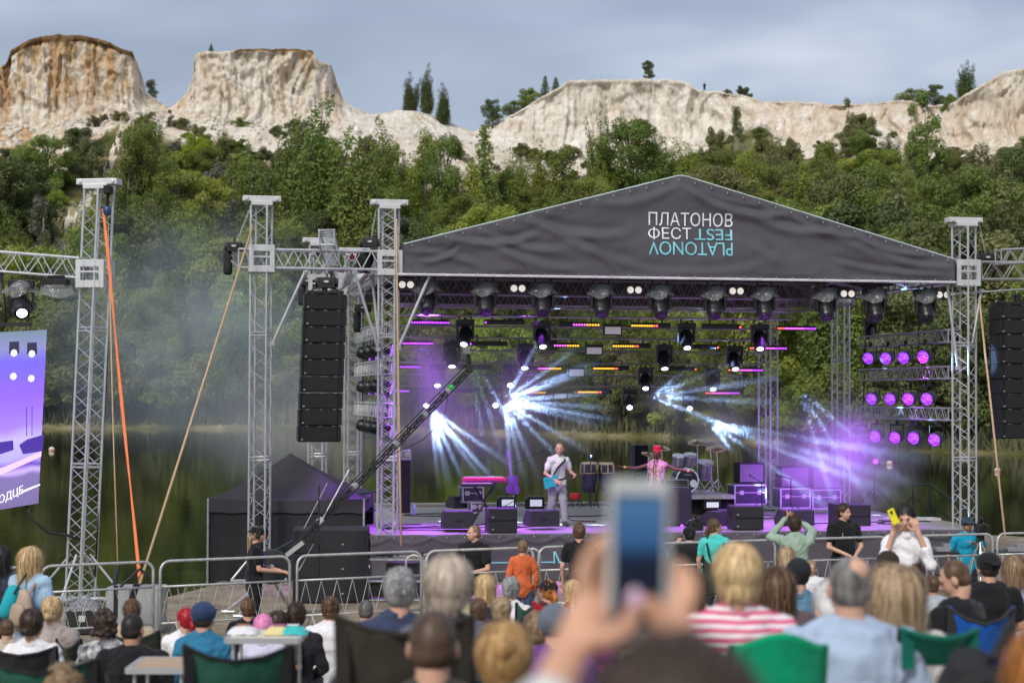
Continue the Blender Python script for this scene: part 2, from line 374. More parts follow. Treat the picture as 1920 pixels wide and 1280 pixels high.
# ---------------------------------------------------------------- foliage
def leafmat(name, c1, c2, tr=.35):
    m = mat(name, c1, .6, 0, .1, 1.1, col2=c2, randv=.22, spec=.25)
    nt = m.node_tree; n = nt.nodes; l = nt.links; b = n['Principled BSDF']; out = [x for x in n if x.type == 'OUTPUT_MATERIAL'][0]
    tr_ = n.new('ShaderNodeBsdfTranslucent'); mx = n.new('ShaderNodeMixShader'); mx.inputs[0].default_value = tr
    src = b.inputs['Base Color'].links[0].from_socket
    hs = n.new('ShaderNodeHueSaturation'); hs.inputs['Value'].default_value = 1.35; hs.inputs['Hue'].default_value = .485; l.new(src, hs.inputs['Color'])
    l.new(hs.outputs[0], tr_.inputs[0]); l.new(b.outputs[0], mx.inputs[1]); l.new(tr_.outputs[0], mx.inputs[2]); l.new(mx.outputs[0], out.inputs[0])
    return m
LM = {
 'mid': leafmat('leaves_mid_green', (.125, .170, .036), (.26, .32, .085)),
 'dark': leafmat('leaves_dark_green', (.075, .100, .032), (.155, .185, .065), .25),
 'olive': leafmat('leaves_olive', (.145, .155, .058), (.26, .265, .11), .25),
 'grey': leafmat('leaves_grey_green', (.12, .13, .09), (.22, .23, .17), .2),
 'lime': leafmat('leaves_yellow_green', (.25, .30, .02), (.42, .46, .045)),
 'fresh': leafmat('leaves_fresh_green', (.20, .255, .04), (.36, .41, .09)),
}
BARK = mat('bark', (.07, .055, .04), .9, 0, .4, 3, bump=.6, bscale=8, stretch=(3, 3, 1))
BARKL = mat('pale_bark', (.28, .26, .22), .9, 0, .3, 3, stretch=(3, 3, 1))
def make_tree(kind, seed, nleaf):
    """unit tree, 1 high: crown mesh of leaf faces gathered in clumps along limbs, trunk mesh with limbs"""
    r = random.Random(seed); clumps = []; tk = MB()
    def limb(a, b, r0, r1):
        a = Vector(a); b = Vector(b); pts = [a + (b - a) * t + Vector((r.gauss(0, .012), r.gauss(0, .012), .02 * math.sin(t * 3))) * (t > 0) for t in (0, .35, .7, 1)]
        tk.path(pts, [r0, r0 * .75 + r1 * .25, r0 * .4 + r1 * .6, r1], 5)
    if kind == 'broad':
        limb((0, 0, 0), (r.gauss(0, .03), r.gauss(0, .03), .62), .025, .008)
        for i in range(30):
            z = r.uniform(.2, .95); w = .36 * math.sin(math.pi * min(1, (z - .08) / .95)) ** .6 * r.uniform(.55, 1.1); a = r.uniform(0, 6.28)
            c = Vector((math.cos(a) * w, math.sin(a) * w, z)); clumps.append((c, r.uniform(.07, .13), .75)); limb((0, 0, max(.1, z - .25)), c * .9 + Vector((0, 0, z * .1)), .009, .002)
        clumps.append((Vector((0, 0, .55)), .2, 1.2))
    elif kind == 'poplar':
        tips = [(0, 0, 1.)] + [(r.uniform(-.2, .2), r.uniform(-.2, .2), r.uniform(.6, .93)) for _ in range(6)]
        for tx, ty, tz in tips:
            limb((0, 0, .02), (tx, ty, tz * .9), .014, .002)
            for k in range(9):
                z = .1 + (tz - .1) * (k + .5) / 9; f = (k + .5) / 9
                w = (.14 if tz > .95 else .10) * (1 - f) ** .7 + .018
                clumps.append((Vector((tx * f ** .6 + r.gauss(0, .03), ty * f ** .6 + r.gauss(0, .03), z)), w, 1.5))
    elif kind == 'cone':
        limb((0, 0, 0), (0, 0, .95), .016, .002)
        for k in range(34):
            z = .08 + .9 * (k / 34) ** .9; w = .2 * (1 - z) + .012; a = k * 2.4
            c = Vector((math.cos(a) * w * .7, math.sin(a) * w * .7, z)); clumps.append((c, .035 + w * .36, .8)); limb((0, 0, z - .05), c, .004, .001)
    elif kind == 'shrub':
        for i in range(26):
            a = r.uniform(0, 6.28); w = r.uniform(0, .62); z = r.uniform(.12, .82) * (1 - (w / .75) ** 2) + .06
            c = Vector((math.cos(a) * w, math.sin(a) * w, z)); clumps.append((c, r.uniform(.12, .2), .8)); limb((math.cos(a) * .05, math.sin(a) * .05, 0), c, .012, .003)
    elif kind == 'birch':
        limb((0, 0, 0), (.02, 0, .96), .014, .002)
        for i in range(30):
            z = r.uniform(.22, .98); w = .2 * (1.05 - z) ** .5 * r.uniform(.3, 1.1); a = r.uniform(0, 6.28)
            c = Vector((math.cos(a) * w, math.sin(a) * w, z)); clumps.append((c, r.uniform(.03, .065), 1.5)); limb((0, 0, z - .1), c, .004, .001)
    wts = [c[1] ** 2 * c[2] for c in clumps]; V = []; Fc = []; S = sum(wts)
    ls = {'broad': .0135, 'poplar': .0115, 'cone': .015, 'shrub': .030, 'birch': .013}[kind]
    for (c, rad, st), w_ in zip(clumps, wts):
        k = max(6, int(nleaf * w_ / S))
        for _ in range(k):
            d = Vector((r.gauss(0, 1), r.gauss(0, 1), r.gauss(0, 1))); 
            if d.length < .01: continue
            d.normalize(); q = rad * (.45 + .65 * r.random() ** .5); p = c + Vector((d.x * q, d.y * q, d.z * q * st))
            if p.z < .01: continue
            nn = (d * .8 + Vector((r.gauss(0, .5), r.gauss(0, .5), r.gauss(0, .5) + .35))).normalized()
            u = nn.orthogonal().normalized(); w2 = nn.cross(u); an = r.uniform(0, 6.28); u, w2 = u * math.cos(an) + w2 * math.sin(an), w2 * math.cos(an) - u * math.sin(an)
            s_ = ls * r.uniform(.6, 1.35); o = len(V)
            V += [tuple(p - u * s_), tuple(p - w2 * s_ * .55), tuple(p + u * s_), tuple(p + w2 * s_ * .55)]; Fc.append((o, o + 1, o + 2, o + 3))
    return V, Fc, tk
TREES = {}
def tree_src(kind, colr, var):
    key = (kind, colr, var)
    if key in TREES: return TREES[key]
    gk = (kind, var)
    if gk not in TREES:
        TREES[gk] = make_tree(kind, hash_(kind) + var * 17, {'broad': 13500, 'poplar': 14500, 'cone': 3600, 'shrub': 6500, 'birch': 3600}[kind])
        V, Fc, tk = TREES[gk]
        me = bpy.data.meshes.new('crown'); me.from_pydata(V, [], Fc); me.materials.append(LM[colr])
        tm = tk.mesh('trunk', BARKL if kind == 'birch' else BARK); tm.shade_smooth(); TREES[gk] = (me, tm)
    TREES[key] = TREES[gk]; return TREES[key]
def hash_(s_): return sum(ord(c) * (i + 3) for i, c in enumerate(s_))
def tree(loc, h, w, kind, colr, label, group=None, name=None, cat=None):
    me, tm = tree_src(kind, colr, rnd.randrange(3)); shrub = kind == 'shrub'
    if loc[1] > 100: h *= 1.0
    base_w = {'broad': .82, 'poplar': .5, 'cone': .4, 'shrub': 1.45, 'birch': .42}[kind]
    root = T(name or ('shrub' if shrub else 'tree'), label, cat or ('shrub' if shrub else 'tree'), (loc[0], loc[1], loc[2] - .15), rnd.uniform(0, 6.28), group)
    sx = w / base_w; root.scale = (sx, sx, h)
    a = bpy.data.objects.new('crown', me); COL.objects.link(a); a.parent = root; a.material_slots[0].link = 'OBJECT'; a.material_slots[0].material = LM[colr]
    b = bpy.data.objects.new('trunk', tm); COL.objects.link(b); b.parent = root
    return root
def tree_px(px, top, base, wpx, kind, colr, label, group=None, t=None):
    tt = hill_t(px, base) if t is None else t
    p = hill(px, tt); sc = F / p.y
    p.z = p.z if t is None else p.z
    top_z = P(px, top, p.y).z
    return tree(p, max(.8, top_z - p.z + .2), wpx / sc, kind, colr, label, group)
# skyline and other trees one can tell apart: px, top, base, width px
def ridge_tree(px, top, base, wpx, kind, colr, label, back=6):
    Y = lerp_tab(YB_T, px) + 8 + back; p = P(px, base, Y); return tree(p, P(px, top, Y).z - p.z + .3, wpx / (F / Y), kind, colr, label)
ridge_tree(1216, 116, 152, 32, 'broad', 'dark', 'lone round dark tree standing on top of the white cliff')
ridge_tree(768, 136, 214, 44, 'poplar', 'dark', 'leftmost dark tree of the skyline clump between the cliffs')
ridge_tree(800, 118, 214, 40, 'poplar', 'dark', 'tallest pointed tree of the skyline clump between the cliffs')
ridge_tree(832, 155, 232, 44, 'poplar', 'dark', 'conical tree at the low right end of the skyline clump', 3)
ridge_tree(923, 186, 240, 42, 'broad', 'dark', 'round dark tree on the ridge left of the long white cliff', 3)
ridge_tree(965, 190, 235, 46, 'broad', 'mid', 'small rounded tree low on the ridge next to the round dark one', 6)
ridge_tree(990, 168, 222, 56, 'broad', 'mid', 'wide light tree on the slope of the long white cliff', 8)
ridge_tree(1022, 143, 200, 26, 'cone', 'dark', 'left of two thin conifers at the edge of the white cliff', 8)
ridge_tree(1042, 146, 190, 26, 'cone', 'dark', 'right of two thin conifers at the edge of the white cliff', 8)
ridge_tree(1392, 160, 186, 40, 'shrub', 'dark', 'round bush on the cliff top right of the standing hiker', 3)
ridge_tree(1364, 168, 182, 26, 'shrub', 'olive', 'small low bush on the cliff top beside the round bush', 2)
ridge_tree(1814, 114, 198, 52, 'poplar', 'dark', 'dark pointed tree standing alone on the right ridge')
ridge_tree(1752, 162, 205, 44, 'broad', 'dark', 'small round tree on the right ridge saddle', 4)
ridge_tree(1712, 168, 210, 60, 'broad', 'mid', 'bushy tree at the rim left of the right ridge saddle', 4)
ridge_tree(1782, 176, 212, 48, 'shrub', 'mid', 'bush between the two dark trees of the right ridge', 2)
ridge_tree(283, 152, 195, 34, 'birch', 'dark', 'thin dark tree leaning out beside the left flat topped cliff', 10)
ridge_tree(396, 84, 98, 12, 'cone', 'dark', 'tiny conifer on top of the second flat topped cliff', 3)
SP = [
 (600, 172, 520, 170, 'poplar', 'mid', 'tallest leafy poplar below the second flat topped cliff'),
 (545, 215, 520, 110, 'poplar', 'mid', 'full green tree left against the tallest poplar'),
 (660, 240, 560, 150, 'poplar', 'mid', 'broad green tree right against the tallest poplar'),
 (718, 212, 470, 110, 'poplar', 'mid', 'green tree in front of the tan rubble slope'),
 (735, 262, 330, 70, 'shrub', 'mid', 'green bush spilling over the tan rubble slope'),
 (262, 232, 470, 130, 'broad', 'mid', 'large rounded tree below the gap of the two flat topped cliffs'),
 (367, 252, 330, 66, 'broad', 'lime', 'bright yellow green tree on the slope below the second cliff'),
 (420, 262, 350, 50, 'cone', 'dark', 'dark conifer just right of the bright yellow green tree'),
 (410, 300, 400, 110, 'shrub', 'grey', 'grey bush under the bright yellow green tree'),
 (330, 330, 420, 80, 'shrub', 'grey', 'grey leaved bush left under the bright yellow green tree'),
 (475, 330, 420, 90, 'shrub', 'grey', 'grey thorny bush left of the tallest poplar'),
 (835, 258, 470, 100, 'broad', 'mid', 'green tree in front of the rubble between the cliffs'),
 (800, 250, 430, 70, 'birch', 'fresh', 'pale airy birch on the slope between the cliffs'),
 (907, 228, 450, 78, 'cone', 'mid', 'tall slender conifer rising over the saddle of the ridge'),
 (885, 300, 480, 84, 'cone', 'fresh', 'light green conifer left of the tall slender conifer'),
 (1012, 258, 420, 90, 'poplar', 'fresh', 'light green poplar below the long white cliff'),
 (1053, 280, 420, 84, 'birch', 'mid', 'slender birch between two trees below the long cliff'),
 (1126, 192, 400, 60, 'poplar', 'mid', 'narrow tree reaching up against the white cliff'),
 (1180, 226, 410, 150, 'broad', 'mid', 'wide spreading tree right below the long white cliff'),
 (1230, 240, 400, 90, 'poplar', 'mid', 'leafy tree close behind the peak of the stage roof'),
 (1120, 290, 430, 70, 'poplar', 'mid', 'green tree over the left slope of the stage roof'),
 (1060, 330, 450, 120, 'shrub', 'mid', 'bushy tree just above the left slope of the stage roof'),
 (950, 310, 420, 70, 'shrub', 'dark', 'dark bush left of the light green poplar'),
 (1350, 285, 420, 130, 'broad', 'mid', 'round green tree right behind the peak of the stage roof'),
 (1440, 250, 400, 90, 'poplar', 'olive', 'yellowish tree at the foot of the right chalk slope'),
 (1455, 300, 450, 110, 'broad', 'mid', 'dense tree over the right slope of the stage roof'),
 (1530, 330, 440, 120, 'shrub', 'grey', 'silver grey willow bush over the right roof slope'),
 (1560, 360, 460, 90, 'broad', 'mid', 'dark green tree low behind the right roof slope'),
 (1740, 178, 380, 90, 'birch', 'mid', 'tall airy tree with bare trunk before the right chalk hill'),
 (1715, 200, 370, 60, 'birch', 'mid', 'thin tree standing left against the tall airy one'),
 (1592, 190, 300, 40, 'birch', 'olive', 'thin tree growing up the tan cliff'),
 (1650, 280, 420, 130, 'broad', 'fresh', 'bright green tree below the tan cliff'),
 (1600, 300, 420, 100, 'broad', 'fresh', 'second bright green tree below the tan cliff'),
 (1380, 205, 300, 40, 'birch', 'dark', 'small dark tree at the crease of the right cliff'),
 (1340, 232, 300, 60, 'shrub', 'olive', 'olive bush at the foot of the white cliff end'),
 (1480, 255, 330, 60, 'shrub', 'olive', 'olive bush below the tan cliff'),
 (1545, 262, 350, 80, 'shrub', 'mid', 'green bush under the middle of the tan cliff'),
 (1860, 270, 420, 120, 'broad', 'olive', 'olive tree below the rightmost chalk hill'),
 (1905, 280, 470, 130, 'broad', 'dark', 'dark tree at the right edge below the chalk hill'),
 (1820, 290, 420, 80, 'birch', 'olive', 'sparse tree right of the tall airy one'),
 (30, 300, 480, 170, 'broad', 'dark', 'large dark tree at the left edge below the talus slope'),
 (-20, 290, 520, 180, 'broad', 'dark', 'dark tree cut by the left edge of the wood'),
 (105, 350, 395, 60, 'shrub', 'fresh', 'fresh green bush beside the chalk footpath'),
 (150, 240, 330, 90, 'broad', 'dark', 'dark bush at the foot of the left flat topped cliff'),
 (160, 255, 345, 70, 'shrub', 'olive', 'olive bush on the left slope above the footpath'),
 (690, 250, 330, 70, 'shrub', 'olive', 'low bush on the tan slope'),
 (470, 262, 440, 95, 'poplar', 'mid', 'upright tree between the grey bush and the tallest poplar'),
 (430, 300, 450, 80, 'poplar', 'fresh', 'light green upright tree on the slope below the second flat topped cliff'),
 (300, 290, 450, 80, 'poplar', 'fresh', 'light green upright tree left of the bright yellow green tree'),
 (770, 285, 470, 95, 'poplar', 'fresh', 'light green upright tree over the left end of the stage roof'),
 (960, 275, 430, 80, 'poplar', 'mid', 'upright tree between the slender conifer and the light green poplar'),
 (1290, 262, 400, 90, 'poplar', 'fresh', 'light green upright tree just behind the tip of the stage roof'),
 (1400, 262, 420, 80, 'poplar', 'fresh', 'light green upright tree right of the tip of the stage roof'),
 (1500, 290, 420, 80, 'poplar', 'fresh', 'light green upright tree below the left part of the tan cliff'),
 (320, 208, 250, 26, 'birch', 'olive', 'tiny tree in the gap of the two flat topped cliffs'),
]
for a in SP: tree_px(*a)
# the wood on the hillside: individual trees filling the slope down to the shore
occ = 0
zones = [(-60, 260, 'bushy tree in the hillside wood behind the left video screen'), (260, 560, 'leafy tree in the hillside wood between the two left truss towers'), (560, 760, 'leafy tree in the hillside wood behind the hanging speaker column'),
         (760, 1300, 'leafy tree in the lakeside wood seen through the stage'), (1300, 1620, 'bright leafy tree in the wood behind the right half of the stage'), (1620, 2000, 'dark leafy tree in the lakeside wood behind the rightmost tower')]
for row, (t0, hh) in enumerate([(.015, 11), (.09, 13), (.19, 13), (.29, 13), (.39, 12), (.49, 11), (.59, 9.5), (.69, 8), (.79, 6), (.88, 4.5)]):
    px = -70 + rnd.uniform(0, 30)
    while px < 2000:
        t = t0 + rnd.uniform(-.03, .035); t = max(.008, t); p = hill(px, t); sc = F / p.y
        py = 803 - (803 - lerp_tab(BASE_T, px)) * t ** .9; rl = lerp_tab(ROCK_T, px)
        step = {0: 58, 1: 66, 2: 68, 3: 66, 4: 62, 5: 56, 6: 50, 7: 44, 8: 38, 9: 34}[row] * rnd.uniform(.75, 1.25)
        if py < rl + (6 if row < 8 else 0) + rnd.uniform(-14, 22) or (row > 0 and min(abs(px - lerp_tab([(235, 240), (300, 205), (345, 180), (400, 150), (450, 128), (520, 60)], py - q_)) for q_ in (0, 25, 55, 80)) < 46 and py < 560) or (40 < px < 130 and 470 < py < 560):
            px += step * .6; continue
        if row == 0: kind = rnd.choice(['shrub', 'broad', 'shrub', 'broad', 'broad'])
        elif row > 5: kind = rnd.choice(['shrub', 'broad', 'poplar', 'shrub'])
        else: kind = rnd.choice(['poplar', 'poplar', 'poplar', 'broad', 'birch', 'broad'])
        h = hh * rnd.uniform(.7, 1.25) * (.55 if kind == 'shrub' else 1); w = {'broad': .78, 'poplar': .55, 'shrub': 1.7, 'birch': .45}[kind] * h * rnd.uniform(.85, 1.2)
        if px > 1580: colr = rnd.choice(['dark', 'mid', 'dark', 'olive', 'mid'])
        elif px > 1250: colr = rnd.choice(['fresh', 'mid', 'fresh', 'mid', 'olive'])
        elif row == 0: colr = rnd.choice(['fresh', 'olive', 'mid', 'olive', 'mid'])
        else: colr = rnd.choice(['mid', 'mid', 'dark', 'mid', 'grey' if row > 3 else 'mid', 'fresh'])
        zl = [z for z in zones if z[0] <= px < z[1]]; zl = zl[0] if zl else zones[-1]
        cw = {'mid': 'green', 'dark': 'dark green', 'olive': 'olive', 'grey': 'grey green', 'fresh': 'light green'}[colr]; sw = {'broad': 'rounded', 'poplar': 'upright', 'birch': 'airy', 'shrub': 'low'}[kind]
        lab = sw + ' ' + cw + (' shrub ' if kind == 'shrub' else ' tree ') + zl[2].split(' tree ')[1]
        tree(p, h, w, kind, colr, lab, ('shrubs ' if kind == 'shrub' else 'trees ') + zl[2].split(' tree ')[1])
        px += step
for i in range(120):
    px = rnd.uniform(60, 1960); rl = lerp_tab(ROCK_T, px); py = rl + rnd.uniform(-52, 24); pb = lerp_tab(BASE_T, px)
    if py < pb + 4 or (px < 130): continue
    t = hill_t(px, py); p = hill(px, t); h = rnd.uniform(1.0, 2.8)
    tree(p, h, h * rnd.uniform(1.1, 2.0), 'shrub', rnd.choice(['olive', 'dark', 'mid', 'olive']), 'low scrub bush scattered on the bare chalk slope below the cliffs', 'scrub bushes on the chalk slope')
def rubble():
    r = random.Random(11); mb = MB()
    for i in range(1500):
        px = r.uniform(-40, 1960); pb = lerp_tab(BASE_T, px); rl = lerp_tab(ROCK_T, px); py = pb + abs(r.gauss(0, 1)) * (rl - pb) * .45; t = hill_t(px, py); p = hill(px, t); n1 = noise.fractal(p * .06, 1, 2, 4); n2 = noise.fractal(p * .35, 1, 2, 3); p.z += n1 * 1.6 + n2 * .5
        s_ = r.uniform(.12, .5) if r.random() < .93 else r.uniform(.6, 1.1); Rm = Euler((r.uniform(0, 6), r.uniform(0, 6), r.uniform(0, 6))).to_matrix(); mb.ell(p + Vector((0, -.1, .1)), (s_, s_ * r.uniform(.5, 1), s_ * r.uniform(.4, .8)), Rm, 5, 4)
    o = mb.build('chalk_rubble', mat('chalk_stone', (.52, .47, .39), .95, 0, .1, .4, col2=(.76, .72, .64))); tag(o, 'fallen chalk rubble below the cliffs', 'rubble', kind='stuff')
rubble()
# reeds and undergrowth along the far shore
def shoreline():
    V = []; Fc = []; r = random.Random(3)
    for i in range(15000):
        px = r.uniform(-60, 1990); t = r.uniform(.0, .045) if i % 3 else r.uniform(.0, .9); p = hill(px, t)
        py = 803 - (803 - lerp_tab(BASE_T, px)) * t ** .9
        if py < lerp_tab(ROCK_T, px) + 10: continue
        h = r.uniform(.5, 1.7) if t < .05 else r.uniform(.4, 1.3); a = r.uniform(0, 6.28); w = r.uniform(.05, .25) if t < .05 else r.uniform(.2, .5); dx = r.gauss(0, .3); o = len(V)
        c, s_ = math.cos(a) * w, math.sin(a) * w
        V += [(p.x - c, p.y - s_, p.z - .5), (p.x + c, p.y + s_, p.z - .5), (p.x + dx + c * .2, p.y + s_ * .2, p.z + h), (p.x + dx - c * .2, p.y - s_ * .2, p.z + h)]; Fc.append((o, o + 1, o + 2, o + 3))
    me = bpy.data.meshes.new('undergrowth'); me.from_pydata(V, [], Fc)
    me.materials.append(mat('dry_reeds', (.07, .085, .035), .8, 0, .2, .08, col2=(.17, .16, .09)))
    o = bpy.data.objects.new('undergrowth', me); COL.objects.link(o); tag(o, 'dry reeds and undergrowth along the far shore and slope', 'undergrowth', kind='stuff')
shoreline()
# ================================================================ stage structure
SA = R(10.2); SO = Vector((-2.32, 35, 0))
SM = Matrix.Translation(SO) @ Matrix.Rotation(SA, 4, 'Z'); SMI = SM.inverted()
def st(u, v, z): return SM @ Vector((u, v, z))
def ray(px, py):
    return (CM.to_3x3() @ Vector(((px - 960) / F, (640 - py) / F, -1)))
def sp(px, py, v):
    """stage coordinates where the sight line through a pixel meets the stage plane at depth v"""
    o = SMI @ Vector((0, 0, CAMZ)); d = SMI.to_3x3() @ ray(px, py); return o + d * ((v - o.y) / d.y)
def su(px, py, u):
    o = SMI @ Vector((0, 0, CAMZ)); d = SMI.to_3x3() @ ray(px, py); return o + d * ((u - o.x) / d.x)
SW = sp(1808, 740, 0).x; DECK = .9
def truss(mb, A, B, w, n, up=(0, 0, 1), r=.024, rb=.010, style='X', h=None, tri=False):
    A = Vector(A); B = Vector(B); d = (B - A).normalized(); up = Vector(up)
    s_ = d.cross(up).normalized(); up = s_.cross(d).normalized(); h = h or w
    cs = [s_ * (-w / 2) + up * (-h / 2), s_ * (w / 2) + up * (-h / 2), s_ * (w / 2) + up * (h / 2), s_ * (-w / 2) + up * (h / 2)]
    if tri: cs = [s_ * (-w / 2) + up * (-h / 2), s_ * (w / 2) + up * (-h / 2), up * (h / 2)]
    for c in cs: mb.tube(A + c, B + c, r, 7)
    for k in range(len(cs)):
        c0, c1 = cs[k], cs[(k + 1) % len(cs)]
        for i in range(n):
            a = A + (B - A) * (i / n); b = A + (B - A) * ((i + 1) / n)
            if style == 'X': 
                m = (a + b) / 2; mb.tube(a + c0, m + c1, rb, 4); mb.tube(m + c1, b + c0, rb, 4); 
                if k % 2 == 0: mb.tube(a + c1, m + c0, rb, 4); mb.tube(m + c0, b + c1, rb, 4)
            elif style == 'Z':
                mb.tube(a + c0, b + c1, rb, 4); mb.tube(b + c0, b + c1, rb, 4)
            else:
                m = (a + b) / 2; mb.tube(a + c0, m + c1, rb, 4); mb.tube(m + c1, b + c0, rb, 4)
        for q in (A, B): mb.tube(q + c0, q + c1, rb * 1.4, 5)
TOWER_G = 'aluminium truss towers of the stage roof'
def tower(A, B, w, label, rot=0, n=14, style='X', beam=.7, sleeve=None, base=True, foot=.5, group=TOWER_G, m=None, beamrot=0):
    A = Vector(A); B = Vector(B); m = m or ALU
    root = T('truss_tower', label, 'truss tower', A, 0, group)
    up = Vector((math.sin(rot), math.cos(rot), 0))
    mb = MB(); truss(mb, A, B, w, n, up, style=style, rb=.0085, r=.022)
    for f in (.33, .66):     # section joints
        q = A + (B - A) * f; s_ = (B - A).normalized().cross(up).normalized() * w / 2; t_ = up * w / 2
        for dz in (-.03, .03):
            cs = [q + s_ + t_, q - s_ + t_, q - s_ - t_, q + s_ - t_]
            for i in range(4): mb.tube(cs[i] + Vector((0, 0, dz)), cs[(i + 1) % 4] + Vector((0, 0, dz)), .013, 5)
    mb.build('mast', m, root, smooth=False, world=True)
    ux = Vector((math.cos(SA + beamrot), math.sin(SA + beamrot), 0)); uy = Vector((-ux.y, ux.x, 0)); Rm = Matrix((ux, uy, Vector((0, 0, 1)))).transposed()
    if beam:
        mb = MB(); mb.box(B + Vector((0, 0, .13)), (beam, .26, .10), Rm); mb.box(B + Vector((0, 0, .04)), (w + .08, w + .08, .08), Rm)
        for sx in (-1, 1):
            mb.tube(B + ux * sx * (beam / 2 - .07) + Vector((0, 0, .13)) - uy * .15, B + ux * sx * (beam / 2 - .07) + Vector((0, 0, .13)) + uy * .15, .035, 10)
        mb.build('top_beam', mat('tower_head_paint', (.62, .62, .62), .45, .3, .06), root, world=True, bevel=.008)
    if sleeve:
        z0, z1 = sleeve; mb = MB(); f0 = (z0 - A.z) / (B.z - A.z); c0 = A + (B - A) * f0; c1 = A + (B - A) * ((z1 - A.z) / (B.z - A.z)); W = w + .14
        hgt = z1 - z0; cm = (c0 + c1) / 2
        for sx in (-1, 1):
            for sy in (-1, 1): mb.box(cm + ux * sx * (W / 2 - .035) + uy * sy * W / 2, (.085, .018, hgt), Rm); mb.box(cm + ux * sx * W / 2 + uy * sy * (W / 2 - .04), (.018, .07, hgt - .02), Rm)
        for sy in (-1, 1):
            mb.box(c0 + uy * sy * (W / 2 + .003) + Vector((0, 0, .06)), (W - .1, .02, .12), Rm); mb.box(c1 + uy * sy * (W / 2 + .003) - Vector((0, 0, .06)), (W - .1, .02, .12), Rm); mb.box(cm + uy * sy * (W / 2 + .003) + Vector((0, 0, .03)), (W - .1, .016, .03), Rm)
        for sx in (-1, 1):
            mb.box(c0 + ux * sx * (W / 2 + .003) + Vector((0, 0, .06)), (.02, W - .1, .12), Rm); mb.box(c1 + ux * sx * (W / 2 + .003) - Vector((0, 0, .06)), (.02, W - .1, .12), Rm)
        for sx in (-1, 1):
            for zz in (.03, .09, hgt - .03, hgt - .09): mb.tube(c0 + ux * sx * .1 + uy * (-W / 2 - .02) + Vector((0, 0, zz)), c0 + ux * sx * .1 + uy * (-W / 2 - .028) + Vector((0, 0, zz)), .012, 6)
        mb.build('sleeve_block', mat('sleeve_plate', (.60, .61, .61), .42, .35, .08), root, world=True)
    if base:
        mb = MB(); mb.box(A + Vector((0, 0, .03)), (w + .25, w + .25, .06), Rm)
        for sx, sy in ((1, 0), (-1, 0), (0, 1), (0, -1)):
            e_ = A + (ux * sx + uy * sy) * foot; mb.tube(A + (ux * sx + uy * sy) * w / 2 + Vector((0, 0, .06)), e_ + Vector((0, 0, .06)), .03, 6)
            mb.tube(A + (ux * sx + uy * sy) * w / 2 + Vector((0, 0, foot)), e_ + Vector((0, 0, .08)), .022, 6); mb.lathe([(.08, 0), (.08, .02), (.02, .03), (.02, .12)], e_ + Vector((0, 0, -.02)), n=10)
        mb.build('outrigger_base', m, root, world=True)
    return root
def zat(px, py, v): return sp(px, py, v).z
TU2 = sp(488, 740, 0).x
tower(st(TU2, 0, 0), st(TU2, 0, zat(483, 376, 0) - .1), .31, 'front truss tower at the left end, beside the hanging speaker column', SA, 15, 'W', sleeve=(zat(484, 511, 0), zat(484, 460, 0)))
tower(st(0, 0, 0), st(0, 0, zat(726, 383, 0) - .1), .31, 'front truss tower at the left corner of the gabled roof', SA, 17, 'X', sleeve=(zat(726, 517, 0), zat(726, 470, 0)))
tower(st(SW, 0, 0), st(SW, 0, zat(1812, 416, 0) - .1), .34, 'front truss tower at the right corner of the gabled roof', SA + .5, 15, 'W', sleeve=(zat(1812, 537, 0), zat(1812, 488, 0)))
VR = 7.0
tower(st(0, VR, 0), st(0, VR, 6.6), .31, 'rear left truss tower half hidden by the hanging speaker column', SA, 15, 'X', sleeve=(5.7, 6.1))
tower(st(SW, VR, 0), st(SW, VR, 6.6), .31, 'rear right truss tower beside the purple spotlight racks', SA + .4, 15, 'W', sleeve=(5.7, 6.1))
U5 = sp(596, 740, 5.2).x
tower(st(U5, 5.2, 0), st(U5, 5.2, zat(592, 462, 5.2)), .31, 'rear wing truss tower behind the hanging speaker column', SA, 15, 'W', sleeve=(zat(592, 555, 5.2), zat(592, 515, 5.2)))
p1440 = sp(1440, 700, VR + .6)
tower((SM @ Vector((p1440.x, VR + .6, 0))), SM @ Vector((p1440.x, VR + .6, 5.9)), .32, 'inner rear truss tower behind the guitar amplifiers', SA + .5, 14, 'W', beam=0)
LT0 = P(150, 1128, 31.4); LT1 = P(186, 356, 31.4)
tower(LT0, LT1, .34, 'leaning truss tower at the left that carries the video screen rig', SA + .45, 17, 'W', beam=.72, sleeve=(P(175, 540, 31.4).z, P(175, 488, 31.4).z), beamrot=-.35, foot=.8)
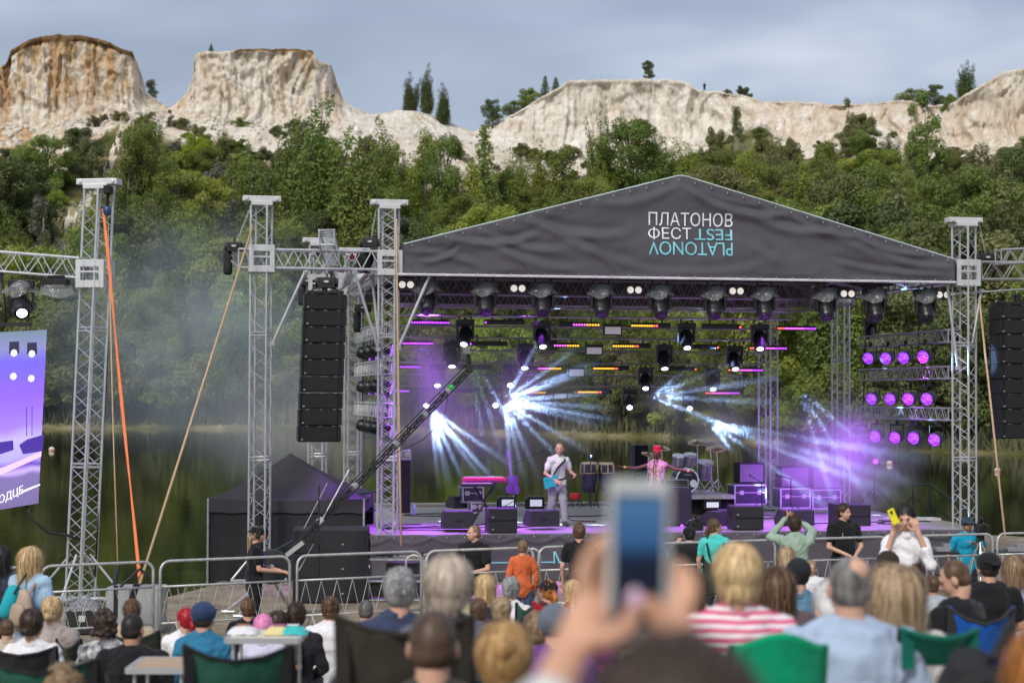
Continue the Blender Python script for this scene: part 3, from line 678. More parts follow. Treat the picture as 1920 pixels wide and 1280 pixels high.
# stage platform
def stage_platform():
    root = T('stage_platform', 'low concert stage with a grey purple lit deck', 'stage', st(0, 0, 0), SA)
    mb = MB(); mb.box((SW / 2 - .05, 3.9, DECK - .06), (SW + .5, 8.4, .12)); mb.build('deck', mat('stage_deck', (.20, .18, .18), .38, 0, .2, .9, col2=(.34, .31, .30), bump=.1, bscale=3, spec=.6), root)
    for c_, d_ in (((-.55, 2.2, DECK - .11), (.5, 1.6, .1)), ((SW + .5, 2.6, DECK - .11), (.7, 3.6, .1))): mb = MB(); mb.box(c_, d_); mb.build('side_deck', mat('plywood_deck', (.30, .24, .17), .6, 0, .2, 3), root)
    mb = MB()
    for i in range(13):
        for v in (-.1, 2, 4, 6, 7.9):
            mb.tube((SW * i / 12, v, 0), (SW * i / 12, v, DECK - .12), .03, 6)
        if i < 12: mb.tube((SW * i / 12, -.1, .08), (SW * (i + 1) / 12, -.1, DECK - .18), .02, 5)
    mb.build('scaffold_support', STEEL, root)
    mb = MB()   # rear ledge of pale boards
    mb.box((SW * .45, 8.45, DECK + .03), (SW * .9, .6, .06)); mb.build('rear_ledge', mat('pale_boards', (.42, .38, .34), .7, 0, .15, 2), root)
    mb = MB()
    for i in range(14):
        x = rnd.uniform(.2, SW - .5); y = rnd.uniform(.2, 6); pts = [(x, y, DECK + .012)]
        a = rnd.uniform(0, 6.28)
        for k in range(16): a += rnd.gauss(0, .45); x += .22 * math.cos(a); y += .16 * math.sin(a); pts.append((min(max(x, 0), SW), min(max(y, 0), 7.5), DECK + .012))
        mb = MB(); mb.path(pts, .011, 5); mb.build('deck_cable', RUBBER, root)
stage_platform()
GREYF = mat('grey_banner_fabric', (.088, .084, .098), .75, 0, .08, 1.5, bump=.15, bscale=60, spec=.3)
TEAL = mat('teal_print', (.22, .60, .68), .7); WHITEP = mat('white_print', (.78, .78, .82), .7)
def skirt():
    root = T('stage_skirt_banner', 'grey fabric banner hung along the stage front with pale blue lettering', 'banner', st(0, -.33, 0), SA)
    def yof(u, z):
        y = .035 * math.sin(u * 2.1) * (1 - z / DECK) + .02 * math.sin(u * 5.3 + 1) * (1 - z / DECK)
        k = (u % .8) / .8; y += .035 * math.exp(-((z - (DECK - .06 - .32 * 4 * k * (1 - k) * .35)) / .03) ** 2) ; y += .02 * noise.noise(Vector((u * 1.6, z * 4, 3))); return -y
    mb = MB(); L0, L1 = -.35, SW + .15
    mb.grid(lambda a, b: (L0 + (L1 - L0) * a, yof(L0 + (L1 - L0) * a, b * (DECK - .02)), b * (DECK - .02) + .01), 360, 26)
    o = mb.build('fabric', GREYF, root, smooth=True); sm = o.modifiers.new('solid', 'SOLIDIFY'); sm.thickness = .006; sm.offset = 1
    mb = MB()
    for i in range(36):
        u = L0 + .1 + i * .33
        if u < L1: mb.tube((u, -.055, DECK - .05), (u, -.075, DECK - .05), .012, 8)
    mb.build('eyelet', mat('eyelet_metal', (.7, .7, .7), .3, .8), root)
    def put(body, px0, px1, py0, py1, mt):
        a = sp(px0, py1, -.36); b = sp(px1, py0, -.36)
        me = fit_text(body, b.x - a.x, b.z - a.z, mt, 'lettering', lambda x, z, t: (a.x + x, yof(a.x + x, a.z + z) - .014 + t, a.z + z))
        o = bpy.data.objects.new('lettering', me); COL.objects.link(o); o.parent = root
    put('М', 1038, 1062, 1033, 1056, TEAL); put('А', 1236, 1261, 1030, 1053, TEAL)
    mb = MB()
    for (x0, x1, py) in ((800, 846, 1058), (846, 905, 1057), (905, 1038, 1055)):
        a = sp(x0, py, -.36); b = sp(x1, py, -.36); n = 14
        mb.grid(lambda u_, v_: (a.x + (b.x - a.x) * u_, yof(a.x + (b.x - a.x) * u_, a.z) - .016, a.z - .012 + .024 * v_), n, 1)
    mb.build('printed_line', TEAL, root)
skirt()
# roof
GL = sp(757, 459, -.28); GP = sp(1278, 331, -.28); GR = sp(1790, 487, -.28); BL = sp(755, 513, -.28); BR = sp(1791, 528, -.28)
def roof():
    root = T('stage_roof', 'gabled stage roof with dark grey fabric front carrying the festival name', 'stage roof', st(0, 0, 0), SA)
    swags = []
    def topz(u): return GL.z + (GP.z - GL.z) * (u - GL.x) / (GP.x - GL.x) if u < GP.x else GP.z + (GR.z - GP.z) * (u - GP.x) / (GR.x - GP.x)
    def botz(u): return BL.z + (BR.z - BL.z) * (u - BL.x) / (BR.x - BL.x)
    def SWG(x0, y0, x1, y1, sag, w, amp):
        a = sp(x0, y0, -.28); b = sp(x1, y1, -.28); swags.append((a.x, a.z, b.x, b.z, sag / 100, w / 66, amp * .62))
    for s_ in ((820, 435, 1010, 440, 22, 5, .06), (880, 420, 1060, 470, 18, 5, .05), (760, 470, 900, 500, -6, 5, .05), (960, 400, 1180, 440, 20, 6, .06), (1020, 425, 1200, 500, 12, 6, .045), (1100, 375, 1270, 350, 18, 6, .05),
               (900, 450, 1090, 510, 14, 6, .05), (1275, 345, 1480, 402, 26, 6, .085), (1290, 340, 1440, 385, 14, 4, .05), (1400, 400, 1590, 425, 24, 6, .07), (1480, 400, 1620, 440, 18, 5, .06), (1600, 440, 1760, 472, 18, 5, .08), (1640, 470, 1785, 500, 14, 5, .06),
               (1560, 490, 1770, 515, 8, 4, .04), (1180, 500, 1420, 500, 16, 6, .035), (790, 490, 860, 470, 8, 4, .05), (1330, 440, 1470, 500, -10, 6, .03), (1500, 430, 1700, 520, -14, 6, .03), (940, 470, 1000, 515, -8, 4, .03), (1090, 460, 1160, 512, -6, 4, .03)): SWG(*s_)
    def dy(u, z):
        y = 0
        for (x0, z0, x1, z1, sag, w, amp) in swags:
            t = (u - x0) / (x1 - x0)
            if -.05 < t < 1.05:
                zc = z0 + (z1 - z0) * t - sag * 4 * t * (1 - t); e_ = max(0, min(1, (t + .05) * 5)) * max(0, min(1, (1.05 - t) * 5))
                dd = (z - zc) / w; y += amp * e_ * (math.exp(-dd * dd) - .7 * math.exp(-(dd - 1.9) ** 2))
        tz = topz(u); bz = botz(u); k = max(0, min(1, (tz - z) / .2)) * max(0, min(1, (z - bz) / .1))
        y += .05 * noise.noise(Vector((u * .7, z * 1.4, 2))) + .012 * noise.noise(Vector((u * 3, z * 5, 5)))
        edge = .02 * abs(math.sin(u * 2 * math.pi / .62)) * max(0, 1 - (tz - z) / .15)
        return -(y * k) + edge
    mb = MB(); N = 420
    def fn(a, b):
        u = GL.x + (GR.x - GL.x) * a; z = botz(u) + (topz(u) - botz(u)) * b; return (u, -.28 + dy(u, z), z)
    mb.grid(fn, N, 70); o = mb.build('front_fabric', GREYF, root, smooth=True); s_ = o.modifiers.new('solid', 'SOLIDIFY'); s_.thickness = .006; s_.offset = 1
    # wrap at the left end
    mb = MB(); mb.grid(lambda a, b: (GL.x - .02 * math.sin(a * 3.1) - .04 * a, -.28 + .5 * a, BL.z + .02 + (GL.z - BL.z - .02) * b), 8, 8)
    mb.grid(lambda a, b: (GR.x + .02 + .04 * a, -.28 + .5 * a, BR.z + .02 + (GR.z - BR.z - .02) * b), 8, 8); mb.build('end_flap', GREYF, root, smooth=True)
    # white piping
    mb = MB(); mb.path([(BL.x - .1, -.30, BL.z - .015), (BL.x, -.3, BL.z - .015), (BR.x, -.3, BR.z - .015)], .026, 8)
    mb.build('bottom_rail', mat('white_rail', (.62, .62, .66), .4, .1), root)
    mb = MB(); mb.path([(GL.x, -.26, GL.z + .015), (GP.x - .1, -.26, GP.z + .005), (GP.x, -.26, GP.z + .02), (GP.x + .1, -.26, GP.z + .005), (GR.x, -.26, GR.z + .015)], .017, 7)
    mb.build('top_piping', mat('pale_piping', (.42, .50, .50), .5), root)
    mb = MB(); 
    for i in range(34):
        u = GL.x + .15 + i * (GR.x - GL.x - .3) / 33; mb.box((u, -.31, topz(u) - .05), (.014, .014, .03)); 
        u2 = BL.x + .1 + i * (BR.x - BL.x - .2) / 33; mb.box((u2, -.318, botz(u2) + .01), (.014, .016, .05))
    mb.build('lace_tie', mat('lace_grey', (.4, .4, .42)), root)
    # canopy skins: two slopes running to the rear, a little above the roof trusses
    VB = VR + 1.2
    mb = MB()
    for (a, b) in ((GL, GP), (GP, GR)):
        mb.grid(lambda s1, s2: (a.x + (b.x - a.x) * s1, -.22 + (VB + .22) * s2, a.z + (b.z - a.z) * s1 - .03 - .05 * math.sin(s1 * 12.5) ** 2 * math.sin(s2 * 9.4) ** 2), 30, 30)
    o = mb.build('canopy_skin', mat('canopy_fabric', (.085, .078, .07), .85, 0, .15, .6, bump=.2, bscale=9), root, smooth=True); s_ = o.modifiers.new('solid', 'SOLIDIFY'); s_.thickness = .008
    mb = MB()  # side drop of canopy
    mb.grid(lambda a, b: (GL.x - .03, -.2 + VB * a, GL.z - .02 - .42 * b - .04 * math.sin(a * 30) * b), 40, 4); mb.grid(lambda a, b: (GR.x + .03, -.2 + VB * a, GR.z - .02 - .3 * b), 40, 4)
    mb.build('side_valance', MATS['canopy_fabric'], root, smooth=True)
    mb = MB(); VB2 = VR + 1.15
    def rg(a, b):
        u = .0 + SW * a; zt = (GL.z + (GP.z - GL.z) * u / GP.x if u < GP.x else GP.z + (GR.z - GP.z) * (u - GP.x) / (SW - GP.x)) - .05; zb = 5.62
        return (u, VB2 + .05 * noise.noise(Vector((u, b * 3, 1))), zb + (max(zt, zb + .05) - zb) * b)
    mb.grid(rg, 60, 12); mb.build('rear_fabric', mat('rear_fabric', (.12, .105, .09), .85, 0, .1, .6), root, smooth=True)  # same roof fabric; its brown tone paints in the light shining through
    # rafters and purlins
    mb = MB()
    for v in (.15, 2.5, 4.8, VR):
        truss(mb, (0, v, 6.0), (GP.x, v, GP.z - .35), .28, 14, style='W'); truss(mb, (GP.x, v, GP.z - .35), (SW, v, 5.95), .28, 14, style='W')
    truss(mb, (GP.x, 0, GP.z - .4), (GP.x, VR, GP.z - .4), .28, 14, style='W')
    for f in (.33, .66): truss(mb, (GP.x * f, 0, 6.0 + (GP.z - 6.35) * f - .05), (GP.x * f, VR, 6 + (GP.z - 6.35) * f - .05), .22, 14, style='W')
    for f in (.33, .66): truss(mb, (GP.x + (SW - GP.x) * f, 0, GP.z - .4 - (GP.z - 6.35) * f), (GP.x + (SW - GP.x) * f, VR, GP.z - .4 - (GP.z - 6.35) * f), .22, 14, style='W')
    mb.build('rafter_truss', ALU2, root)
    mb = MB()
    for v in (0, VR): truss(mb, (.2, v, 5.95), (SW - .2, v, 5.95), .34, 30, style='W')
    for u in (0, SW): truss(mb, (u, .2, 5.95), (u, VR - .2, 5.95), .34, 18, style='W')
    mb.build('perimeter_truss', ALU2, root)
    # lettering on the fabric
    def put(body, px0, py0, px1, py1, mt, rot=False):
        a = sp(px0, py1, -.28); b = sp(px1, py0, -.28)
        me = fit_text(body, b.x - a.x, b.z - a.z, mt, 'lettering', lambda x, z, t: (a.x + x, -.28 + dy(a.x + x, a.z + z) - .018 + t, a.z + z), rot)
        o = bpy.data.objects.new('lettering', me); COL.objects.link(o); o.parent = root
    put('ПЛАТОНОВ', 1216, 400.5, 1374, 422.5, WHITEP); put('О', 1215, 428.5, 1237, 446, WHITEP); put('ЕСТ', 1241, 427, 1296, 448, WHITEP); a_ = sp(1226, 449, -.28); b_2 = sp(1226, 425.5, -.28); mb = MB(); mb.grid(lambda p, q_: (a_.x - .014 + .028 * p, -.28 + dy(a_.x, a_.z + (b_2.z - a_.z) * q_) - .024, a_.z + (b_2.z - a_.z) * q_), 1, 8); mb.build('lettering', WHITEP, root)
    put('FEST', 1302, 430, 1373, 450, TEAL, True); put('PLATONOV', 1216, 455, 1373, 477.5, TEAL, True)
roof()
# wing truss and its fittings
def wing():
    root = T('wing_truss', 'bright horizontal truss joining the two left front towers', 'truss', st(TU2, 0, 5.8), SA)
    z = (zat(600, 472, 0) + zat(600, 503, 0)) / 2; mb = MB(SM)
    truss(mb, (TU2 - .42, 0, z), (TU2 + .05, 0, z), .30, 2, h=.34, style='W'); truss(mb, (TU2 + .05, 0, z), (.2, 0, z), .30, 7, h=.34, style='W', r=.026, rb=.014); truss(mb, (.2, 0, z), (.42, 0, z), .3, 1, h=.34, style='W')
    mb.tube((TU2 - .62, 0, z + .02), (TU2 - .4, 0, z - .17), .02); mb.tube((TU2 - .62, 0, z + .02), (TU2 - .35, 0, z + .17), .02)
    mb.build('frame', ALU, root, world=True)
    return z
WZ = wing()
def brace(a, b, label, r=.028):
    root = T('brace_pole', label, 'pole', b); mb = MB(); mb.tube(a, b, r, 8); mb.build('pole_tube', ALU, root, world=True)
    for q in (a, b): mb = MB(); mb.box(q, (.09, .07, .07)); mb.build('clamp', ALU2, root, world=True)
def SPW(px, py, v): return SM @ sp(px, py, v)
brace(SPW(573, 507, -.12), SPW(511, 644, -.12), 'slanted aluminium brace right of the leftmost front tower')
brace(SPW(665, 510, -.15), SPW(709, 655, -.15), 'long slanted brace meeting the roof corner tower from the left')
brace(SPW(698, 520, .5), SPW(712, 655, .1), 'steep brace close to the left of the roof corner tower')
brace(SPW(807, 513, -.2), SPW(747, 652, -.18), 'slanted brace in front of the purple light bars')
brace(SPW(1776, 535, -.05), SPW(1796, 690, -.05), 'steep brace left of the right corner tower')
brace(SPW(1840, 545, -.05), SPW(1822, 650, -.05), 'steep brace right of the right corner tower')
brace(SPW(1786, 551, -.1), SPW(1935, 541, -.1), 'level pole sticking out right of the right corner tower', .018)
# PA fly truss seen end on
def trussbar(name, label, A, B, w, n, m=ALU, style='W', h=None, tri=False, r=.022, rb=.010, group=None):
    root = T(name, label, 'truss', A, 0, group); mb = MB(); truss(mb, A, B, w, n, style=style, h=h, tri=tri, r=r, rb=rb); mb.build('frame', m, root, world=True); return root
trussbar('fly_truss', 'square truss seen end on above the hanging speaker column', SPW(612, 445, -.75), SPW(612, 445, -.75) + Vector((-.075, .99, 0)).normalized() * 5.5, .27, 12)
trussbar('screen_truss', 'truss at the left edge holding the video screen', P(-260, 470, 31.6), P(152, 503, 31.4), .33, 9, h=.33)
trussbar('wing_truss', 'dim horizontal truss right of the right corner tower', SPW(1834, 508, 0), SPW(2100, 508, 0), .34, 7, m=ALU2, h=.34)
trussbar('fly_truss', 'upper truss end poking in at the right edge', SPW(1872, 482, -.9), SPW(2050, 474, -.9), .27, 6, m=ALU2)
def hoist(c, label, s=1, bag=True, chain_to=None, bagdx=-.12):
    root = T('chain_hoist', label, 'chain hoist', c); c = Vector(c)
    mb = MB(); mb.box(c, (.26 * s, .2 * s, .16 * s)); mb.tube(c + Vector((-.17 * s, 0, 0)), c + Vector((.17 * s, 0, 0)), .075 * s, 12); mb.box(c + Vector((.0, -.105 * s, .01)), (.16 * s, .012, .07 * s)); mb.tube(c + Vector((0, 0, .07)), c + Vector((0, 0, .17)), .018); mb.build('motor', BLACK, root, world=True, bevel=.012)
    mb = MB(); mb.box(c + Vector((0, -.114 * s, .015)), (.07 * s, .004, .03 * s)); mb.build('maker_plate', mat('plate_grey', (.5, .5, .5)), root, world=True)
    if bag:
        mb = MB(); b0 = c + Vector((bagdx * s, .02, -.08 * s)); mb.lathe([(.06, 0), (.085, -.04), (.08, -.3), (.085, -.4), (.05, -.43)][::-1], b0, n=12); mb.build('chain_bag', BLACKF, root, world=True, smooth=True)
    if chain_to is not None:
        mb = MB(); ct = Vector(chain_to); n = int((ct - c).length / .045)
        for i in range(n):
            a = c + (ct - c) * (i / n); b = c + (ct - c) * ((i + 1.25) / n); o_ = Vector((.011, 0, 0)) if i % 2 else Vector((0, .011, 0)); mb.tube(a + o_, b + o_, .0045, 4); mb.tube(a - o_, b - o_, .0045, 4)
        mb.build('chain', STEEL, root, world=True)
    return root
hoist(SPW(440, 463, 0), 'black chain hoist hanging left of the leftmost front tower', 1.05, chain_to=SPW(474, 378, 0))
hoist(SPW(694, 455, -.05), 'black chain hoist on the wing truss beside the roof corner tower', 1.05, chain_to=SPW(706, 388, 0), bag=False)
hoist(SPW(613, 530, -.75), 'black chain hoist just above the hanging speaker column', 1.2, chain_to=SPW(612, 460, -.75), bag=False)
hoist(SPW(577, 528, 5.2), 'black chain hoist on the rear wing tower', 1., chain_to=SPW(573, 470, 5.2))
hoist(SPW(1850, 484, 0), 'black chain hoist right of the right corner tower', 1.1, chain_to=SPW(1836, 420, 0), bag=False)
hoist(SPW(681, 578, 5.), 'black chain hoist hanging above the left spotlight racks', 1.05, chain_to=SPW(685, 530, 5.))
def drapes():
    mb = MB(); 
    def fn(a, b):
        p = SPW(626 + 76 * a, 508 + 6 * math.sin(a * 3), .9); q = SPW(632 + 62 * a, 542 - 22 * a + 4 * math.sin(a * 11), .9)
        w = p + (q - p) * b; return w + Vector((0, .07 * math.sin(a * 14 + b * 3), 0))
    mb.grid(fn, 30, 8); o = mb.build('folded_tarpaulin', mat('white_tarp', (.58, .60, .62), .6), smooth=True); o.modifiers.new('s', 'SOLIDIFY').thickness = .01
    tag(o, 'white tarpaulin tied up under the wing truss by the roof corner', 'tarpaulin')
    mb = MB(); mb.path([SPW(625 + i * 8, 447 + 3 * math.sin(i), -.1) for i in range(2)], .01)
drapes()
def bag_on_truss():
    root = T('gear_bag', 'black cloth bag of chain hanging behind the wing truss with a red strap', 'bag', SPW(683, 500, .2)); 
    mb = MB(); mb.lathe([(.05, .2), (.15, .16), (.17, 0), (.15, -.2), (.1, -.25)][::-1], SPW(684, 487, .25), n=14); mb.build('sack', BLACKF, root, world=True, smooth=True)
    mb = MB(); mb.ell(SPW(660, 478, -.1), (.05, .03, .08)); mb.build('red_strap', mat('red_webbing', (.35, .02, .025)), root, world=True)
bag_on_truss()
# hanging speaker columns
def speaker_column(x0, x1, y0, y1, v, n, label, curve=8, lit=1):
    a = sp(x0, y0, v); b = sp(x1, y0, v); c = sp(x0, y1, v); W = b.x - a.x; H = (a.z - c.z) / n; cx = (a.x + b.x) / 2
    root = T('hanging_speaker_column', label, 'loudspeaker column', st(cx, v, c.z), SA)
    M0 = Matrix.Translation((cx, v, a.z)); ang = 0; pos = Vector((0, 0, 0))
    for i in range(n):
        ang = R(-2.2 + curve * i / n * .5); Rm = Matrix.Rotation(ang, 3, 'X'); cpos = pos + Rm @ Vector((0, 0, -H / 2)); TT = SM @ M0 @ Matrix.Translation(cpos + Vector((-.012 * i * (1 if x0 < 900 else 0), 0, 0))) @ Rm.to_4x4()
        mb = MB(TT); d = .5
        mb.prism([(-W / 2 + .012, -H / 2 + .006), (W / 2 - .012, -H / 2 + .006), (W / 2 - .012, H / 2 - .006), (-W / 2 + .012, H / 2 - .006)], -.2, .3)
        for sx in (-1, 1):   # side flanges, as on touring boxes
            mb.box((sx * (W / 2 - .006), -.02, 0), (.02, .44, H - .03)); mb.box((sx * (W / 2 - .07), -.205, H / 2 - .02), (.05, .02, .02)); mb.box((sx * (W / 2 - .07), -.205, -H / 2 + .02), (.05, .02, .02))
        cab = mb.build('speaker_cabinet', mat('speaker_black', (.006, .006, .008), .55, 0, .15, 5), root, world=True)
        mb = MB(TT); mb.box((0, -.215, 0), (W - .16, .02, H - .055)); mb.box((-.12, -.21, H / 2 - .008), (.05, .02, .01)); g_ = mb.build('grille', mat('speaker_grille', (.008, .008, .010), .75, .1, .1, 60, bump=.4, bscale=300), root, world=True); g_.parent = cab; g_.location = -cab.location
        mb = MB(TT); mb.box((-W / 2 + .07, -.228, -H / 2 + .055), (.035, .004, .02))
        for q in (-.3, .02, .33): mb.box((W * q, -.207, H / 2 - .004), (.05, .012, .008))
        g2 = mb.build('badge', mat('badge_grey', (.35, .35, .36)), root, world=True); g2.parent = cab
        pos += Rm @ Vector((0, 0, -H))
    mb = MB(SM @ M0); mb.box((0, .05, .04), (W - .1, .55, .05)); mb.tube((-W / 2 + .1, .05, .05), (0, 0, .22), .012); mb.tube((W / 2 - .1, .05, .05), (0, 0, .22), .012); mb.box((0, 0, .14), (.1, .12, .16)); mb.build('fly_frame', BLACK, root, world=True)
    return root
speaker_column(569, 648, 552, 828, -.75, 9, 'long black column of nine stacked loudspeakers hanging left of the stage')
speaker_column(1865, 1950, 572, 822, -.6, 9, 'black loudspeaker column hanging at the right edge of the picture', 6)
# ================================================================ lamps on trusses
PURP = (.42, .06, 1.0)
LENSW = mat('lens_white', (.8, .85, 1), .3, emis=(.75, .86, 1), es=5)
GLASSD = mat('lens_dark', (.01, .01, .014), .12, 0, .1)
EM = {'p': mat('led_purple', (.3, .05, .6), .4, emis=(.40, .05, 1.0), es=1.7), 'm': mat('led_magenta', (.5, .05, .5), .4, emis=(.85, .12, .75), es=1.5), 'o': mat('led_amber', (.6, .3, .05), .4, emis=(1, .42, .03), es=1.6),
      'r': mat('led_red', (.6, .05, .05), .4, emis=(1, .12, .08), es=1.6), 'k': mat('led_off', (.035, .035, .04), .3)}
def par_lens_mat():
    m = mat('par_led_face', (.2, .03, .5), .4); n = m.node_tree.nodes; l = m.node_tree.links; b = n['Principled BSDF']
    tc = n.new('ShaderNodeTexCoord'); vo = n.new('ShaderNodeTexVoronoi'); vo.inputs['Scale'].default_value = 28; l.new(tc.outputs['Object'], vo.inputs['Vector'])
    cr_ = n.new('ShaderNodeValToRGB'); cr_.color_ramp.elements[0].position = .2; cr_.color_ramp.elements[0].color = (.50, .16, 1, 1); cr_.color_ramp.elements[1].position = .55; cr_.color_ramp.elements[1].color = (.14, .01, .55, 1)
    l.new(vo.outputs['Distance'], cr_.inputs[0]); l.new(cr_.outputs[0], b.inputs['Emission Color']); b.inputs['Emission Strength'].default_value = 1.25; return m
PARF = par_lens_mat()
BODY = mat('fixture_black', (.013, .013, .016), .4, 0, .2, 9)
def dirm(d, upv=(0, 0, 1)):
    d = Vector(d).normalized(); s_ = d.cross(Vector(upv)).normalized(); u = s_.cross(d); return Matrix((s_, u, -d)).transposed()   # local -z is the beam
def moving_head(pos, aim, label, s=1.0, lit=True, group=None, cover=False, up=False):
    """hanging head: clamp, base box, yoke, round head that tapers to its lens"""
    root = T('moving_head_lamp', label, 'stage lamp', pos, SA, group); k = -1 if not up else 1
    mb = MB(); mb.box((0, 0, k * .06 * s), (.34 * s, .24 * s, .10 * s)); mb.box((0, 0, k * .0), (.06, .08, .05)); mb.tube((-.12 * s, 0, 0), (-.12 * s, 0, .07), .02); mb.tube((.12 * s, 0, 0), (.12 * s, 0, .07), .02)
    mb.box((-.165 * s, 0, k * .06 * s), (.03, .14 * s, .07 * s)); mb.box((.165 * s, 0, k * .06 * s), (.03, .14 * s, .07 * s)); mb.build('base', BODY, root, bevel=.01)
    hc = Vector((0, 0, k * .34 * s)); mb = MB()
    for sx in (-1, 1): mb.prism([(-.06 * s, k * .10 * s), (.06 * s, k * .10 * s), (.05 * s, k * .40 * s), (-.05 * s, k * .40 * s)], sx * .155 * s - .02, sx * .155 * s + .02, 'x')
    mb.box((0, 0, k * .125 * s), (.30 * s, .14 * s, .035 * s)); mb.build('yoke', BODY, root, fixn=True, bevel=.008)
    Rl = Matrix.Rotation(-SA, 3, 'Z'); D = Rl @ Vector(aim).normalized(); mb = MB()
    mb.lathe([(.05, -.20), (.10, -.19), (.125, -.12), (.13, 0), (.13, .06), (.118, .15), (.105, .19), (.104, .20), (.088, .20)], hc, D, 18) if s else None
    for v_ in mb.v: pass
    mb.v = [tuple(hc + (Vector(p) - hc) * s) for p in mb.v]
    hd = mb.build('head', BODY, root, smooth=False, fixn=True, bevel=.004)
    mb = MB(); mb.lathe([(.0, .214), (.05, .212), (.066, .206), (.07, .196)][::-1], hc, D, 18); mb.v = [tuple(hc + (Vector(p) - hc) * s) for p in mb.v]
    mb.build('lens', LENSW if lit else GLASSD, hd, smooth=False)
    if cover:
        mb = MB(); r_ = random.Random(int(abs(pos[0]) * 1000)); 
        def fn(a, b):
            t = a * 2 * math.pi; rr = (.12 + .085 * b ** .7) * s * (1 + .16 * math.sin(t * 5 + r_.random() * .3 + b * 3) * b); return (rr * math.cos(t) * 1.15, rr * math.sin(t), -.02 - .20 * s * b - .05 * math.sin(t * 3 + 1) * b)
        mb.grid(fn, 36, 7); m = mat('clear_plastic_cover', (.75, .78, .8), .12, 0, .1, 9, alpha=.16, bump=.8, bscale=12, spec=1)
        mb.build('rain_cover', m, root, smooth=True)
    return root, pos
LG = 'moving head lamps hanging in the stage roof'
RV = [1.7, 3.6, 5.6, 7.4]
RT = [(740, 1480, 572, 593), (742, 1446, 612, 634), (738, 1425, 657, 680), (735, 1388, 702, 723)]
ordr = ['first', 'second', 'third', 'rearmost']
for i, ((x0, x1, y0, y1), v) in enumerate(zip(RT, RV)):
    a = sp(x0, (y0 + y1) / 2, v); b = sp(x1, (y0 + y1) / 2 + (3 if i else 5), v); h = zat(900, y0, v) - zat(900, y1, v)
    a.z = b.z = (a.z + b.z) / 2
    trussbar('lighting_truss', ordr[i] + ' lighting truss across the stage counted from the audience', SM @ a, SM @ b, .25, 26, m=ALU2, style='W', h=h, r=.018, rb=.008)
trussbar('lighting_truss', 'high truss under the roof in front of the light bars', SPW(742, 562, 3.2), SPW(1480, 573, 3.2), .26, 28, m=ALU2, h=.26, r=.018, rb=.008)
trussbar('lighting_truss', 'rear truss under the roof seen above the right amplifiers', SPW(1440, 580, VR), SPW(1600, 560, 6.0), .26, 10, m=ALU2, h=.26, r=.018, rb=.008)
def light_bar(x0, x1, py, v, pat, label):
    a = sp(x0, py, v); b = sp(x1, py + 1, v); c = (a + b) / 2; L = (b - a).length
    root = T('light_bar', label, 'light bar', SM @ c, SA, 'led light bars under the stage trusses')
    mb = MB(); mb.box((0, .02, 0), (L, .07, .085)); mb.box((0, .03, .05), (L * .96, .03, .02))
    for sx in (-.3, .3): mb.box((sx * L, .02, .085), (.03, .03, .11)); mb.box((sx * L, .02, .15), (.05, .05, .06))
    hb = mb.build('housing', BODY, root, bevel=.006)
    n = len(pat); mb = MB(); ks = list(EM); 
    for i, ch in enumerate(pat):
        mb.mi = ks.index(ch); x = -L / 2 + L * (i + .5) / n; mb.lathe([(0.001, -.006), (.017, -.004), (.021, 0), (.021, .004)], (x, -.02, -.004), (0, 1, 0), 10)
    mb.build('led_strip', [EM[k_] for k_ in ks], root)
A_ = 'p' * 15; B_ = 'p' + 'k' * 14; C_ = 'k' * 5 + 'mmmmm' + 'ooooo'; D_ = 'o' * 9 + 'rr' + 'k' * 5; E_ = 'k' * 15 + 'r'; F_ = 'rrr' + 'm' * 8 + 'p' * 5
bars = [[(770, 843, 604, A_), (908, 984, 604, B_), (1048, 1124, 608, C_), (1183, 1257, 610, D_), (1316, 1390, 612, E_), (1457, 1530, 615, F_)],
        [(754, 812, 643, A_), (880, 952, 644, B_), (1014, 1086, 647, C_), (1148, 1220, 648, D_), (1279, 1348, 650, E_), (1405, 1475, 652, F_)],
        [(745, 788, 687, A_[:11]), (853, 923, 688, B_), (985, 1052, 690, C_), (1112, 1180, 690, D_), (1238, 1306, 691, E_), (1365, 1430, 693, F_)],
        [(741, 767, 732, A_[:7]), (827, 896, 732, B_), (955, 1023, 735, C_), (1083, 1148, 734, D_), (1200, 1262, 735, E_), (1322, 1386, 736, F_)]]
cn = ['glowing purple along its whole length', 'dark except its first purple light', 'fading from dark through pink to amber', 'glowing amber and fading to dark', 'dark except a red end light', 'red at one end and purple at the other']
for r_, row in enumerate(bars):
    for c_, (x0, x1, py, pat) in enumerate(row):
        light_bar(x0, x1, py, RV[r_] - .05, pat, 'light bar ' + cn[c_] + ', ' + ['top row', 'second row down', 'third row down', 'lowest row'][r_])
heads = [[(872, 598, 642, (-.1, -.55, -.8)), (1016, 602, 648, (.1, -.5, -.85)), (1287, 605, 650, (.05, -.5, -.85)), (1424, 607, 645, (0, -.5, -.85))],
         [(847, 640, 682, (.05, -.4, -.9)), (985, 643, 683, (-.05, -.4, -.9)), (1245, 645, 685, (.05, -.4, -.9)), (1377, 647, 685, (.05, -.5, -.85))],
         [(820, 682, 720, (.05, -.6, -.8)), (956, 683, 718, (.05, -.7, -.7)), (1210, 688, 722, (0, -.6, -.8)), (1336, 690, 725, (0, -.6, -.8))],
         [(800, 724, 755, (0, -.75, -.6)), (929, 726, 753, (.02, -.85, -.45)), (1180, 728, 757, (0, -.75, -.6)), (1292, 730, 760, (0, -.75, -.6))]]
BEAM_SRC = {}
cols_ = ['leftmost', 'second from left', 'third from left', 'rightmost']
